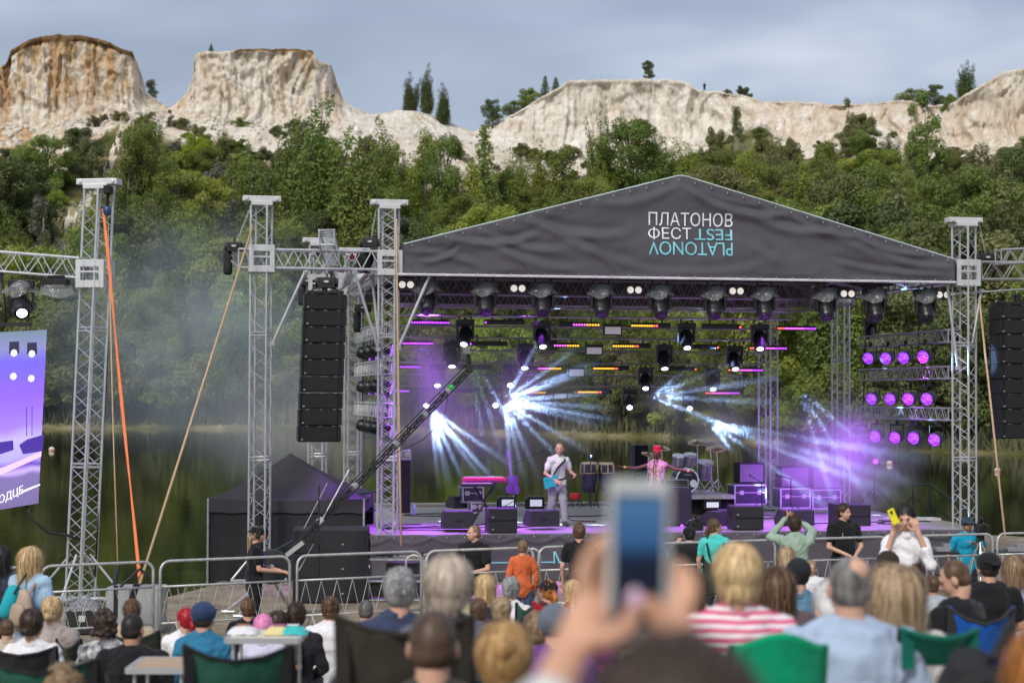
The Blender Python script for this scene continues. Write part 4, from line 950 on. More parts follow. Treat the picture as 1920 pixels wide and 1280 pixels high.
for r_, row in enumerate(heads):
    for c_, (px, yt, yb, aim) in enumerate(row):
        v = RV[r_] - .12; pt = sp(px, yt, v)
        moving_head(SM @ pt, aim, 'lit moving lamp hanging ' + cols_[c_] + ' of four in the ' + ['top row', 'second row down', 'third row down', 'lowest row'][r_], 1.0 if r_ < 2 else .95, True, LG)
        BEAM_SRC[(r_, c_)] = SM @ (pt + Vector((0, 0, -.33))) + Vector(aim).normalized() * .2
fx = [(800, 524), (910, 527), (1018, 529), (1127, 531), (1237, 533), (1340, 535), (1433, 536), (1548, 538), (1640, 540), (1735, 541)]
on_ = ['first', 'second', 'third', 'fourth', 'fifth', 'sixth', 'seventh', 'eighth', 'ninth', 'tenth']
for i, (px, py) in enumerate(fx):
    pt = sp(px, py, .1); moving_head(SM @ pt, (rnd.uniform(-.12, .12), -.62, -.78), on_[i] + ' from the left of ten unlit lamps in rain covers under the roof edge', 1.22, False, 'big lamps in clear rain covers under the roof front', True)
def blinder(px, py, v, label):
    pt = sp(px, py, v); root = T('blinder_lamp', label, 'stage lamp', SM @ pt, SA, 'two eyed blinder lamps under the roof front')
    mb = MB(); mb.box((0, 0, 0), (.34, .12, .19)); mb.box((0, 0, .13), (.3, .03, .02)); mb.box((-.15, 0, .11), (.02, .03, .06)); mb.box((.15, 0, .11), (.02, .03, .06)); mb.build('housing', BODY, root, bevel=.012)
    mb = MB()
    for sx in (-1, 1): mb.lathe([(.001, .02), (.03, .015), (.062, -.012), (.066, -.012)], (sx * .078, -.062, 0), (0, 1, 0), 16)
    mb.build('reflector', mat('blinder_reflector', (.75, .70, .65), .25, .3, emis=(1, .9, .78), es=.32), root, smooth=True)
for px, py, w_ in ((761, 534, 'leftmost'), (970, 541, 'second from left'), (1188, 544, 'third from left'), (1379, 546, 'third from right'), (1587, 551, 'second from right'), (1766, 553, 'rightmost')): blinder(px, py, .05, w_ + ' pair of round blinder lights below the roof edge')
def strobe(px, py, v, w, h, label, lit=.35):
    pt = sp(px, py, v); s_ = 1 / (F / (SM @ pt).y); root = T('strobe_lamp', label, 'stage lamp', SM @ pt, SA, 'flat strobe lamps'); W = w * s_; H = h * s_
    mb = MB(); mb.box((0, 0, 0), (W, .12, H)); mb.box((-W * .42, .02, H * .6), (.03, .03, H * .3)); mb.box((W * .42, .02, H * .6), (.03, .03, H * .3)); mb.build('housing', BODY, root, bevel=.008)
    mb = MB(); mb.box((0, -.062, -H * .08), (W * .84, .012, H * .62)); mb.box((0, -.07, -H * .08), (W * .8, .008, H * .08)); mb.build('glass_front', mat('strobe_glass', (.55, .52, .55), .25, 0, .05, emis=(.8, .75, .8), es=.12), root)
for a in ((1148, 618, 1.65, 36, 22, 'flat strobe lamp in the middle of the top row of lights'), (1113, 656, 3.5, 34, 20, 'flat strobe lamp in the middle of the second row of lights'), (1080, 697, 5.5, 32, 20, 'flat strobe lamp in the middle of the third row of lights'), (1050, 741, 7.3, 28, 14, 'flat strobe lamp in the middle of the lowest row of lights')): strobe(*a)
# side racks of round spotlights
def par_can(pos, aim, label, group, s=1):
    root = T('par_spotlight', label, 'stage lamp', pos, 0, group); D = Vector(aim).normalized()
    mb = MB(); mb.lathe([(.03, -.17), (.09, -.16), (.115, -.1), (.12, .08), (.128, .08), (.128, .1), (.118, .1)], (0, 0, 0), D, 20); mb.v = [tuple(Vector(p) * s) for p in mb.v]; b = mb.build('can', BODY, root, fixn=True)
    mb = MB(); mb.lathe([(.001, .108), (.112, .106), (.116, .098)][::-1], (0, 0, 0), D, 20); mb.v = [tuple(Vector(p) * s) for p in mb.v]; mb.build('led_face', PARF, root)
    mb = MB(); sd_ = D.cross(Vector((0, 0, 1))).normalized()
    for k in (-1, 1): mb.tube(sd_ * k * .14 * s, sd_ * k * .13 * s + Vector((0, 0, .22 * s)), .012, 5)
    mb.tube(sd_ * .13 * s + Vector((0, 0, .22 * s)), -sd_ * .13 * s + Vector((0, 0, .22 * s)), .012, 5); mb.box((0, 0, .26 * s), (.06, .06, .1)); mb.build('bracket', BODY, root)
vr = [(625, 650), (690, 714), (762, 786)]
zr = [zat(1700, 637, 3), zat(1700, 701, 3), zat(1700, 774, 3)]
uR = SW - .12
for i, z in enumerate(zr):
    va = su(1790, 640, uR).y; vb = su(1622, 640, uR).y
    trussbar('rack_truss', ['top', 'middle', 'lowest'][i] + ' truss of the right spotlight rack', st(uR, va, z), st(uR, vb, z), .27, 14, m=ALU2, h=.24, r=.018, rb=.009, group='right spotlight rack trusses')
    trussbar('rack_truss', ['top', 'middle', 'lowest'][i] + ' truss of the left spotlight rack', st(.1, .8, z + .05), st(.1, 6.3, z + .05), .27, 18, m=ALU, h=.26, r=.018, rb=.009, group='left spotlight rack trusses')
pars = [[(1632, 670), (1665, 670), (1698, 669), (1735, 667)], [(1638, 746), (1673, 746), (1707, 746), (1742, 746)], [(1645, 816), (1682, 818), (1717, 819), (1756, 822)]]
for r_, row in enumerate(pars):
    for c_, (px, py) in enumerate(row):
        q = su(px, py, uR - .15); par_can(SM @ q, (-.62, -.78, -.22), ['leftmost', 'second', 'third', 'rightmost'][c_] + ' purple spotlight of four in the ' + ['top', 'middle', 'bottom'][r_] + ' row of the right rack', 'purple spotlights of the right rack', 1.12)
        q2 = Vector((.12, 1.4 + c_ * 1.35, zr[r_] - .33)); par_can(SM @ q2, (.97, -.12, -.25), ['nearest', 'second', 'third', 'farthest'][c_] + ' spotlight of four in the ' + ['top', 'middle', 'bottom'][r_] + ' row of the left rack', 'spotlights of the left rack', 1.12)
mb = MB(SM)
for v in (su(1622, 640, uR).y - .1,): mb.tube((uR, v, zr[0] + .7), (uR - .1, v, zr[2] - .3), .015)
for v in (1., 5.9): mb.tube((.1, v, 5.8), (.1, v, zr[2]), .012)
for v in (2.,): mb.tube((uR, v, 5.8), (uR, v, zr[2]), .012)
tag(mb.build('rack_cable', RUBBER), 'black hanging cables carrying the spotlight racks', 'cable')
moving_head(SPW(1632, 598, 5.0), (-.3, -.6, -.7), 'small unlit lamp hanging above the right spotlight rack', .8, False)
# ================================================================ things on the stage
def box_px(name, label, cat, x0, x1, y0, y1, v, d, m, rz=0, group=None, partname='body', bevel=.01):
    a = sp(x0, y1, v); b = sp(x1, y0, v); root = T(name, label, cat, SM @ Vector(((a.x + b.x) / 2, v + d / 2, a.z)), SA + rz, group)
    W = b.x - a.x; H = b.z - a.z; mb = MB(); mb.box((0, 0, H / 2), (W, d, H)); mb.build(partname, m, root, bevel=bevel); return root, W, H
CAB = mat('speaker_cabinet_black', (.016, .016, .020), .6, 0, .15, 5)
GRIL = mat('speaker_cloth', (.022, .022, .027), .85, 0, .1, 80, bump=.5, bscale=250)
TRIM = mat('case_trim', (.55, .56, .58), .35, .6, .1, 8)
GREYC = mat('amp_cloth', (.21, .20, .22), .85, 0, .1, 60, bump=.3, bscale=200)
def grille(root, W, H, d, m=GRIL, inset=.03, name='grille', y=None):
    mb = MB(); mb.box((0, -d / 2 - .006, H / 2), (W - inset * 2, .012, H - inset * 2)); mb.build(name, m, root)
def badge(root, x, z, d, w=.04, h=.02):
    mb = MB(); mb.box((x, -d / 2 - .014, z), (w, .006, h)); mb.build('badge', MATS['badge_grey'], root)
def speaker(x0, x1, y0, y1, v, label, group=None, n=1, d=.5):
    root, W, H = box_px('loudspeaker', label, 'loudspeaker', x0, x1, y0, y1, v, d, CAB, group=group)
    for i in range(n):
        mb = MB(); mb.box((0, -d / 2 - .006, H * (i + .5) / n), (W - .04, .012, H / n - .035)); mb.build('grille', GRIL, root); badge(root, -W / 2 + .07, H * i / n + .07, d)
    mb = MB()
    for i in range(1, n): mb.box((0, -d / 2 - .002, H * i / n), (W, .01, .008))
    for sx in (-1, 1): mb.box((sx * (W / 2 + .004), 0, H * .6), (.012, .12, .05))
    mb.build('side_handle', BLACK, root); return root
def wedge(x0, x1, y0, y1, v, label, lit=None, rz=0):
    a = sp(x0, y1, v); b = sp(x1, y0, v); W = b.x - a.x; H = b.z - a.z; root = T('floor_monitor', label, 'monitor speaker', SM @ Vector(((a.x + b.x) / 2, v + .25, a.z)), SA + rz, 'floor monitors on the stage')
    mb = MB(); mb.prism([(-.27, 0), (.24, 0), (.27, H * .35), (.02, H), (-.24, H * .97)], -W / 2, W / 2, 'x'); mb.build('cabinet', CAB, root, fixn=True, bevel=.012)
    mb = MB(); n_ = Vector((0, H * .65, .25)).normalized(); 
    mb.grid(lambda p, q: (-W / 2 + .03 + (W - .06) * p, .265 - .24 * q + n_.y * .008, H * .38 + H * .57 * q + n_.z * .008), 2, 2); mb.build('grille', GRIL, root)
    mb = MB(); mb.box((0, -.262, H * .45), (.14, .01, .04)); mb.box((W * .3, -.258, H * .2), (.09, .01, .05)); mb.build('connector_plate', BLACK, root)
    return root
def case(x0, x1, y0, y1, v, label, d=.55, group='flight cases on the stage', m=None):
    root, W, H = box_px('flight_case', label, 'flight case', x0, x1, y0, y1, v, d, m or mat('case_panel', (.03, .028, .045), .5, 0, .1, 5), group=group)
    mb = MB(); t = .028
    for sy in (-1, 1):
        for sx in (-1, 1): mb.box((sx * W / 2, sy * d / 2, H / 2), (t, t, H + .004))
        for z in (0.012, H): mb.box((0, sy * d / 2, z), (W, t, t))
    for sx in (-1, 1):
        for z in (0.012, H): mb.box((sx * W / 2, 0, z), (t, d, t))
    mb.box((0, -d / 2 - .003, H * .62), (W, .012, .018)); mb.build('edge_trim', TRIM, root)
    for sx in (-.28, .28): mb = MB(); mb.box((sx * W, -d / 2 - .012, H * .62), (.09, .014, .09)); mb.build('latch', mat('latch_metal', (.6, .6, .62), .3, .7), root)
    return root
def micstand(px, y0, y1, v, label, boom=None, pv=0):
    a = sp(px, y1, v); b = sp(px, y0, v); root = T('microphone_stand', label, 'microphone stand', SM @ Vector((a.x, v, a.z)), SA); H = b.z - a.z
    mb = MB(); mb.tube((0, 0, .05), (0, 0, H), .009, 6); mb.tube((0, 0, H * .5), (0, 0, H * .56), .016, 8)
    mb.build('pole', BLACK, root); mb = MB()
    for k in range(3): t = k * 2.09 + .4; mb.tube((0, 0, .14), (.24 * math.cos(t), .24 * math.sin(t), .012), .008, 5)
    mb.build('tripod', BLACK, root)
    tip = Vector((0, 0, H))
    if boom:
        c = sp(boom[0], boom[1], v + pv); tip = Vector((c.x - a.x, pv, c.z - a.z)); mb = MB(); mb.tube(Vector((0, 0, H)) - (tip - Vector((0, 0, H))) * .25, tip, .007, 6); mb.build('boom_arm', BLACK, root)
    d = (tip - Vector((0, 0, H))).normalized() if boom else Vector((0, -.7, .5)).normalized()
    mb = MB(); mb.cap(tip - d * .02, tip + d * .10, .012, .016); mb.ell(tip + d * .13, (.026, .026, .03)); mb.build('microphone', mat('microphone_grey', (.08, .08, .09), .4, .4), root, smooth=True)
speaker(741, 770, 862, 962, 1.2, 'tall black side speaker standing at the left edge of the stage', d=.6)
case(743, 769, 845, 861, 1.25, 'small amplifier case with pale front on top of the tall side speaker', d=.4, m=mat('amp_face', (.3, .28, .33), .4, .2))
speaker(917, 970, 953, 999, -.22, 'stack of two low front speakers at the stage edge left of centre', n=2)
speaker(1377, 1432, 949, 993, -.1, 'stack of two low front speakers at the stage edge right of centre', n=2)
speaker(1575, 1633, 946, 990, .8, 'two stacked black bass speakers at the right end of the stage', n=2, d=.7)
speaker(1248, 1296, 915, 984, 1.2, 'black bass cabinet under the amplifier head beside the singer', d=.55)
speaker(1190, 1216, 834, 893, 7.0, 'tall black drum speaker standing behind the singer', d=.6)
wedge(833, 888, 957, 991, .2, 'floor monitor with violet light on its top left of the front stack')
wedge(991, 1048, 956, 987, .5, 'floor monitor at the feet of the guitarist', rz=.1)
wedge(1328, 1352, 958, 986, .9, 'tilted floor monitor left of the violet glowing box', rz=.7)
wedge(1352, 1378, 955, 988, 1.2, 'violet lit floor monitor beside the right front stack', rz=-.2)
wedge(1466, 1527, 955, 985, .9, 'floor monitor in front of the two guitar amplifiers')
wedge(845, 886, 930, 953, 3.2, 'dark monitor behind the left floor monitor', rz=.2)
# small case / stack under the keyboard
case(868, 906, 913, 942, 2.9, 'flight case standing under the red keyboard')
case(884, 906, 942, 962, 2.2, 'small flight case with silver front below the keyboard', d=.4, group=None)
def floor_strobe(x0, x1, y0, y1, v, label):
    root, W, H = box_px('floor_lamp', label, 'stage lamp', x0, x1, y0, y1, v, .3, BODY); mb = MB(); mb.box((0, -.156, H * .5), (W * .7, .012, H * .55)); mb.build('glass_front', mat('floor_lamp_glass', (.6, .62, .68), .3, 0, .05, emis=(.8, .85, 1), es=.35), root)
    mb = MB(); mb.box((-W / 2 - .015, 0, H * .4), (.02, .06, H * .8)); mb.box((W / 2 + .015, 0, H * .4), (.02, .06, H * .8)); mb.build('yoke', BODY, root)
floor_strobe(936, 968, 931, 953, 5.2, 'floor lamp with pale glass behind the keyboard')
floor_strobe(989, 1021, 931, 954, 5.2, 'floor lamp with pale glass left of the guitarist')
floor_strobe(1320, 1352, 937, 955, 4.15, 'floor lamp with pale glass set under the drum riser')
def keyboard():
    a = sp(868, 903, 2.2); b = sp(947, 905, 2.2); c = (a + b) / 2; W = b.x - a.x; root = T('stage_keyboard', 'magenta red keyboard on a black stand at the left of the stage', 'keyboard', SM @ Vector((c.x, 2.2, c.z)), SA)
    mb = MB(); mb.box((0, 0, .05), (W, .32, .10)); mb.build('body', mat('keyboard_red', (.60, .02, .12), .35), root, bevel=.015)
    mb = MB(); mb.box((0, .06, .108), (W * .9, .14, .012)); mb.build('key_row', mat('ivory_keys', (.6, .6, .6), .4), root)
    mb = MB(); mb.box((0, -.165, .035), (W * .94, .012, .03)); mb.build('rear_panel', mat('keyboard_panel', (.10, .02, .14), .4), root)
    a2 = -.2; H = c.z - DECK; root2 = T('keyboard_stand', 'black cross legged stand under the red keyboard', 'keyboard stand', SM @ Vector((c.x, 2.2, DECK)), SA); mb = MB()
    for sy in (-.1, .1):
        mb.tube((-W * .3, sy, .02), (W * .28, sy, H - .01), .02, 6); mb.tube((W * .3, sy, .02), (-W * .28, sy, H - .01), .02, 6)
    for sx in (-1, 1): mb.tube((sx * W * .3, -.2, .02), (sx * W * .3, .2, .02), .02, 6); mb.tube((sx * W * .28, -.15, H - .015), (sx * W * .28, .15, H - .015), .018, 6)
    mb.build('stand_frame', BLACK, root2)
    a = sp(864, 912, 2.0); b = sp(925, 912, 2.0); root3 = T('synthesizer', 'small dark synthesizer lying below the red keyboard', 'synthesizer', SM @ Vector(((a.x + b.x) / 2, 2.05, a.z)), SA)
    mb = MB(); mb.box((0, 0, .03), (b.x - a.x, .3, .06)); mb.build('body', BLACK, root3, bevel=.01); mb = MB(); mb.box((0, 0, .066), ((b.x - a.x) * .9, .12, .01)); mb.build('key_row', MATS['ivory_keys'], root3)
keyboard()
def guitar_on_stand():
    p = sp(961, 928, 3); q = sp(953, 850, 3); H = q.z - p.z; root = T('bass_guitar', 'violet bass guitar leaning upright on its stand', 'guitar', SM @ p, SA); dx = q.x - p.x
    mb = MB(); mb.prism([(-.13, .05), (.12, .02), (.15, .12), (.09, .24), (.12, .36), (.05, .42), (.0, .36), (-.06, .42), (-.12, .36), (-.08, .24), (-.15, .14)], -.02, .02); mb.build('body', mat('violet_lacquer', (.20, .05, .45), .25), root, bevel=.008)
    mb = MB(); mb.box((dx * .5, 0, H * .62), (.05, .025, H * .6), Matrix.Rotation(math.atan2(dx, H), 3, 'Y')); mb.box((dx, 0, H), (.075, .02, .14)); mb.build('neck', mat('violet_neck', (.35, .14, .6), .4), root)
    mb = MB(); mb.tube((0, .05, .3), (.12, .15, -.05), .01); mb.tube((0, .05, .3), (-.12, .15, -.05), .01); mb.tube((0, .05, .3), (0, -.15, -.03), .01); mb.build('stand', BLACK, root)
guitar_on_stand()
micstand(966, 869, 950, 3.0, 'microphone stand with a long boom reaching to the guitarist', (1018, 845))
micstand(1107, 862, 952, 2.6, 'thin microphone stand in front of the conga drums')
micstand(1428, 905, 952, 3.2, 'microphone stand in front of the left guitar amplifier', (1416, 897))
micstand(1483, 897, 955, 3.0, 'microphone stand in front of the middle guitar amplifier', (1468, 893))
micstand(1296, 930, 985, .3, 'straight microphone stand at the stage front beside the photographer')
def drumshell(root, c, r, h, ax, m, name='drum', n=24, rim=True):
    mb = MB(); mb.lathe([(r, -h / 2), (r, h / 2)], c, ax, n); o = mb.build(name, m, root, smooth=False)
    mb = MB(); 
    for s_ in (-1, 1): mb.lathe([(r + .012, s_ * h / 2 - .012), (r + .012, s_ * h / 2 + .012), (r - .01, s_ * h / 2 + .012)], c, ax, n)
    d = Vector(ax).normalized(); u = d.orthogonal().normalized(); w = d.cross(u)
    for k in range(8): t = k * .785; e_ = (u * math.cos(t) + w * math.sin(t)) * (r + .012); mb.tube(Vector(c) + e_ - d * h * .42, Vector(c) + e_ + d * h * .42, .008, 5)
    g_ = mb.build('hoop', mat('chrome', (.75, .75, .78), .15, .9, .05), o); g_.parent = o
    return o
CHR = mat('chrome', (.75, .75, .78), .15, .9, .05)
def congas():
    for x, y0, y1, yb, lab in ((1104, 866, 922, 950, 'left one of the two dark conga drums on stands'), (1136, 867, 920, 950, 'right one of the two dark conga drums on stands')):
        t = sp(x, y0, 3.2); b = sp(x, yb, 3.2); H = t.z - b.z; root = T('conga_drum', lab, 'drum', SM @ b, SA, 'pair of conga drums'); hh = t.z - sp(x, y1, 3.2).z; z0 = H - hh
        mb = MB(); mb.lathe([(.11, z0), (.135, z0 + hh * .2), (.17, z0 + hh * .55), (.175, z0 + hh * .75), (.155, z0 + hh * .97), (.15, H)], n=24); mb.build('shell', mat('conga_navy', (.02, .022, .05), .3), root, smooth=True)
        mb = MB(); mb.lathe([(.165, H - .045), (.165, H - .015), (.15, H + .004), (.01, H + .008)], n=24); mb.build('drumhead', mat('drum_skin', (.62, .52, .36), .5), root, smooth=True)
        mb = MB()
        for k in range(8): t_ = k * .785; mb.box((.168 * math.cos(t_), .168 * math.sin(t_), H - .12), (.028, .028, .15), Matrix.Rotation(t_, 3, 'Z'))
        mb.lathe([(.171, z0 + hh * .62), (.178, z0 + hh * .64), (.171, z0 + hh * .66)], n=24); mb.build('tuning_lug', mat('brass', (.75, .6, .35), .25, .8), root)
        mb = MB()
        for k in range(3): t_ = k * 2.09 + .5; mb.tube((.14 * math.cos(t_), .14 * math.sin(t_), z0 + .15), (.26 * math.cos(t_), .26 * math.sin(t_), .01), .012, 6); mb.tube((.14 * math.cos(t_), .14 * math.sin(t_), z0 + .05), (.16 * math.cos(t_ + 2.09), .16 * math.sin(t_ + 2.09), z0 + .05), .01, 5)
        mb.build('stand', BLACK, root)
congas()
def red_stool():
    b = sp(1079, 950, 3.4); root = T('small_drum', 'small bright red drum on a low stand beside the congas', 'drum', SM @ b, SA); mb = MB(); mb.lathe([(.10, .16), (.12, .2), (.12, .27), (.10, .29)], n=18); mb.build('shell', mat('red_plastic', (.5, .02, .03), .4), root)
    mb = MB()
    for k in range(3): t_ = k * 2.09; mb.tube((.05 * math.cos(t_), .05 * math.sin(t_), .17), (.2 * math.cos(t_), .2 * math.sin(t_), .01), .01)
    mb.tube((.3, 0, 0), (.3, 0, .35), .008); mb.tube((-.25, 0, 0), (-.25, .0, .5), .008); mb.tube((-.35, .1, 0), (-.16, 0, 0), .012); mb.build('stand', BLACK, root)
red_stool()
def riser():
    a = sp(1293, 935, 4.2); b = sp(1375, 935, 4.2); root = T('drum_riser', 'low riser with a white front edge carrying the drum kit', 'riser', SM @ Vector(((a.x + b.x) / 2 - .35, 5.2, DECK)), SA); W = b.x - a.x + .75
    mb = MB(); mb.box((0, 0, a.z - DECK + .04), (W, 2, .09)); mb.build('top', mat('white_edge', (.5, .49, .5), .5), root); mb = MB(); mb.box((0, .12, (a.z - DECK) / 2), (W - .1, 1.7, a.z - DECK - .02)); mb.build('skirting', BLACKF, root)
    return a.z + .085
RZ = riser()
def drumkit():
    c = sp(1287, 898, 4.8); root = T('drum_kit', 'dark drum kit with chrome stands and cymbals behind the singer', 'drum kit', SM @ Vector((c.x, 5.0, RZ)), SA)
    navy = mat('drum_lacquer', (.025, .02, .055), .2); r = .26; zc = r + .02
    bd = drumshell(root, (0, 0, zc), r, .4, (0.1, -1, .05), navy, 'bass_drum')
    mb = MB(); mb.lathe([(.001, .214), (.24, .212), (.245, .205)][::-1], (0, 0, zc), (.1, -1, .05), 28); f = mb.build('front_skin', mat('black_skin', (.02, .02, .035), .3), root)
    mb = MB(); mb.lathe([(.085, .216), (.085, .222), (.06, .222)], (.13, -.01, zc - .07), (.1, -1, .05), 20); mb.lathe([(.05, .216), (.06, .222), (.001, .223)], (.13, -.01, zc - .07), (.1, -1, .05), 16) if 0 else None; mb.build('port_ring', CHR, root)
    d = Vector((.1, -1, .05)).normalized(); ux = Vector((1, .1, 0)).normalized(); uz = ux.cross(d).normalized() * -1
    if uz.z < 0: uz = -uz
    me = fit_text('YAMAHA', .19, .042, WHITEP, 'lettering', lambda x, z, t: Vector((0, 0, zc)) + d * (.222 + t) + ux * (x - .095) + uz * (z + .10)); o = bpy.data.objects.new('lettering', me); COL.objects.link(o); o.parent = root
    for (x, y, z, rr, h) in ((-.13, 0, .72, .13, .2), (.14, 0, .73, .14, .22), (.52, .15, .5, .17, .36), (-.45, .35, .52, .15, .12)): drumshell(root, (x, y, z), rr, h, (0, -.35, 1), mat('silver_shell', (.45, .45, .5), .2, .3), 'tom_drum')
    mb = MB(); st_ = [(-.5, .1, 1.0), (.35, .1, 1.12), (.85, .2, .98), (-.75, .35, .85), (.62, -.05, 1.1)]
    for (x, y, h) in st_:
        mb.tube((x, y, .05), (x * .95, y, h), .011, 6)
        for k in range(3): t_ = k * 2.09 + x; mb.tube((x, y, .3), (x + .25 * math.cos(t_), y + .25 * math.sin(t_), .01), .011, 5); mb.tube((x, y, .12), (x + .14 * math.cos(t_), y + .14 * math.sin(t_), .14), .008, 5)
    mb.tube((0, 0, .5), (-.13, 0, .68), .014); mb.tube((0, 0, .5), (.14, 0, .68), .014)
    for k in (-1, 1): mb.tube((k * .26, -.05, .2), (k * .38, -.2, .01), .011); mb.tube((.52 + k * .15, .15, .4), (.52 + k * .18, .1, .01), .009)
    mb.build('chrome_stand', CHR, root)
    for (x, y, h), rr in zip(st_, (.2, .22, .25, .17, .2)):
        mb = MB(); mb.lathe([(rr, -.012), (rr * .4, .004), (rr * .18, .012), (.02, .03), (.005, .035)], (x * .95, y, h), (.15 * (1 if x < 0 else -1), -.3, 1), 22); mb.build('cymbal', mat('cymbal_bronze', (.62, .45, .25), .25, .85, .1, 20), root, smooth=True)
drumkit()
def ampstack(x0, x1, y0, y1, v, label, case_y):
    root, W, H = box_px('guitar_amplifier', label, 'guitar amplifier', x0, x1, y0, y1, v, .4, BLACKM, group='guitar amplifiers on flight cases'); mb = MB(); mb.box((0, -.207, H / 2), (W - .06, .014, H - .07)); mb.build('cloth_front', GREYC, root)
    mb = MB(); mb.tube((-.08, 0, H + .02), (.08, 0, H + .02), .012); mb.box((0, -.2, H - .02), (W * .8, .02, .012)); mb.build('top_handle', BLACK, root)
ampstack(1385, 1433, 867, 906, 4.6, 'grey fronted guitar amplifier on the left flight case', 0)
ampstack(1464, 1517, 874, 914, 4.8, 'violet lit guitar amplifier on the middle flight case', 0)
ampstack(1524, 1577, 876, 917, 4.8, 'violet lit guitar amplifier on the rightmost flight case', 0)
case(1378, 1436, 909, 946, 4.5, 'flight case with silver edges under the grey fronted amplifier')
case(1464, 1519, 916, 953, 4.7, 'dark flight case under the middle guitar amplifier')
case(1524, 1576, 918, 954, 4.7, 'dark flight case under the rightmost guitar amplifier')
def amphead():
    root, W, H = box_px('amplifier_head', 'small amplifier head with chrome frame on the bass cabinet', 'amplifier', 1246, 1290, 899, 913.5, 1.25, .3, BLACK); mb = MB()
    for z in (.01, H): mb.box((0, -.155, z), (W, .02, .012))
    for sx in (-1, 1): mb.box((sx * W / 2, -.155, H / 2), (.012, .02, H))
    for k in range(7): mb.tube((-W * .4 + k * W * .12, -.15, H * .35), (-W * .4 + k * W * .12, -.175, H * .35), .01, 8)
    mb.build('front_frame', CHR, root)
amphead()
def clutter():
    for (x, y, v, lab, kind) in ((1715, 975, 2.2, 'pale folded table lying on the right side deck', 0), (1670, 975, 3.0, 'pile of white sheet on the right side deck', 1)):
        p = sp(x, y + 8, v); root = T('folded_table' if kind == 0 else 'folded_sheet', lab, 'table' if kind == 0 else 'sheet', SM @ p, SA)
        mb = MB()
        if kind == 0:
            mb.box((0, 0, .12), (1.0, .4, .05)); mb.build('table_top', mat('pale_panel', (.5, .5, .52), .4), root); mb = MB(); mb.tube((-.4, -.1, 0), (.4, .1, .1), .015); mb.tube((.4, -.1, 0), (-.4, .1, .1), .015); mb.build('folded_leg', STEEL, root)
        else:
            mb.grid(lambda a, b: (-.4 + .8 * a, -.25 + .5 * b, .01 + .16 * math.sin(math.pi * a) * math.sin(math.pi * b) + .03 * noise.noise(Vector((a * 6, b * 6, 1)))), 14, 10); o = mb.build('cloth', mat('pale_cloth', (.45, .42, .48), .8), root, smooth=True)
    root = T('handrail', 'dark green stair handrail going down behind the right side deck', 'handrail', SPW(1745, 905, 6.5)); mb = MB()
    pts = [SPW(1700, 908, 6.5), SPW(1742, 908, 6.5), SPW(1800, 948, 6.2), SPW(1850, 990, 6.)]; mb.path(pts, .025, 7); 
    for q in (pts[1], pts[2]): mb.tube(q, q - Vector((0, 0, 1.1)), .022, 6)
    mb.path([p - Vector((0, 0, .45)) for p in pts[1:]], .018, 6); mb.build('rail', mat('green_paint', (.015, .06, .045), .5), root, world=True)
    root = T('handrail', 'dark green handrail by the left stage stairs behind the crane', 'handrail', SPW(670, 925, 2)); mb = MB()
    pts = [SPW(712, 922, 1.5), SPW(676, 925, 1.5), SPW(600, 985, .4), SPW(500, 1040, -.8)]; mb.path(pts, .02, 7); mb.path([p - Vector((0, 0, .35)) for p in pts], .015, 6); mb.tube(pts[1], pts[1] - Vector((0, 0, 1.)), .02); mb.tube(pts[2], pts[2] - Vector((0, 0, .8)), .02); mb.build('rail', MATS['green_paint'], root, world=True)
    # tall thin light stands on the right rear
    for x, y0, y1, v, lab in ((1712, 858, 962, 5.6, 'tall dark lamp stand right of the rear right tower'), (1640, 870, 945, 5.4, 'lamp stand with a small violet lamp near the rear right tower')):
        p = sp(x, y1, v); H = sp(x, y0, v).z - p.z; root = T('lamp_stand', lab, 'lamp stand', SM @ p, SA); mb = MB(); mb.tube((0, 0, 0), (0, 0, H), .02, 6)
        for k in range(3): t_ = k * 2.09; mb.tube((0, 0, .4), (.4 * math.cos(t_), .4 * math.sin(t_), .0), .013, 5)
        mb.tube((-.25, 0, H), (.25, 0, H - .02), .016); mb.build('pole', BLACK, root); mb = MB(); mb.lathe([(.05, -.08), (.07, .06)], (0, -.04, H + .08), (-.3, -1, -.2), 12); mb.build('lamp_head', BODY, root)
        mb = MB(); mb.lathe([(.06, .0), (.001, .004)], (-.02, -.105, H + .065), (-.3, -1, -.2), 12); mb.build('lens', EM['p'] if x == 1640 else GLASSD, root)
    b = sp(1192, 934, 5); 
    root = T('water_bottle', 'small plastic water bottle standing on the deck by the side speaker', 'bottle', SPW(776, 965, 1)); mb = MB(); mb.lathe([(.035, 0), (.037, .12), (.03, .17), (.012, .2), (.012, .22)], n=12); mb.build('bottle_body', mat('blue_plastic', (.35, .5, .6), .2, alpha=.7), root, smooth=True); mb = MB(); mb.lathe([(.014, .22), (.014, .24)], n=10); mb.build('bottle_cap', WHITEP, root)
clutter()
# ================================================================ ropes
def rope(pts, r, m, name, label, flat=None):
    mb = MB()
    if flat:
        n = 24; a, b = Vector(pts[0]), Vector(pts[-1])
        def fn(i, j):
            p = a + (b - a) * i; w = flat * (.45 + .55 * abs(math.sin(i * 7.5 + .6))); p.z -= .25 * math.sin(math.pi * i) * .15; return p + Vector((w * (j - .5), .02 * math.sin(i * 9), 0))
        mb.grid(fn, 40, 1); o = mb.build(name, m); o.modifiers.new('s', 'SOLIDIFY').thickness = .006
    else: mb.path(pts, r, 6); o = mb.build(name, m, smooth=True)
    return tag(o, label, name.replace('_', ' '))
TAN = mat('tan_rope', (.52, .36, .22), .85, 0, .15, 30, bump=.5, bscale=120)
rope([P(194, 398, 31.2), P(262, 1090, 27.8)], 0, mat('orange_webbing', (.72, .15, .03), .6), 'ratchet_strap', 'bright orange strap running from the leaning tower to the ground', flat=.05)
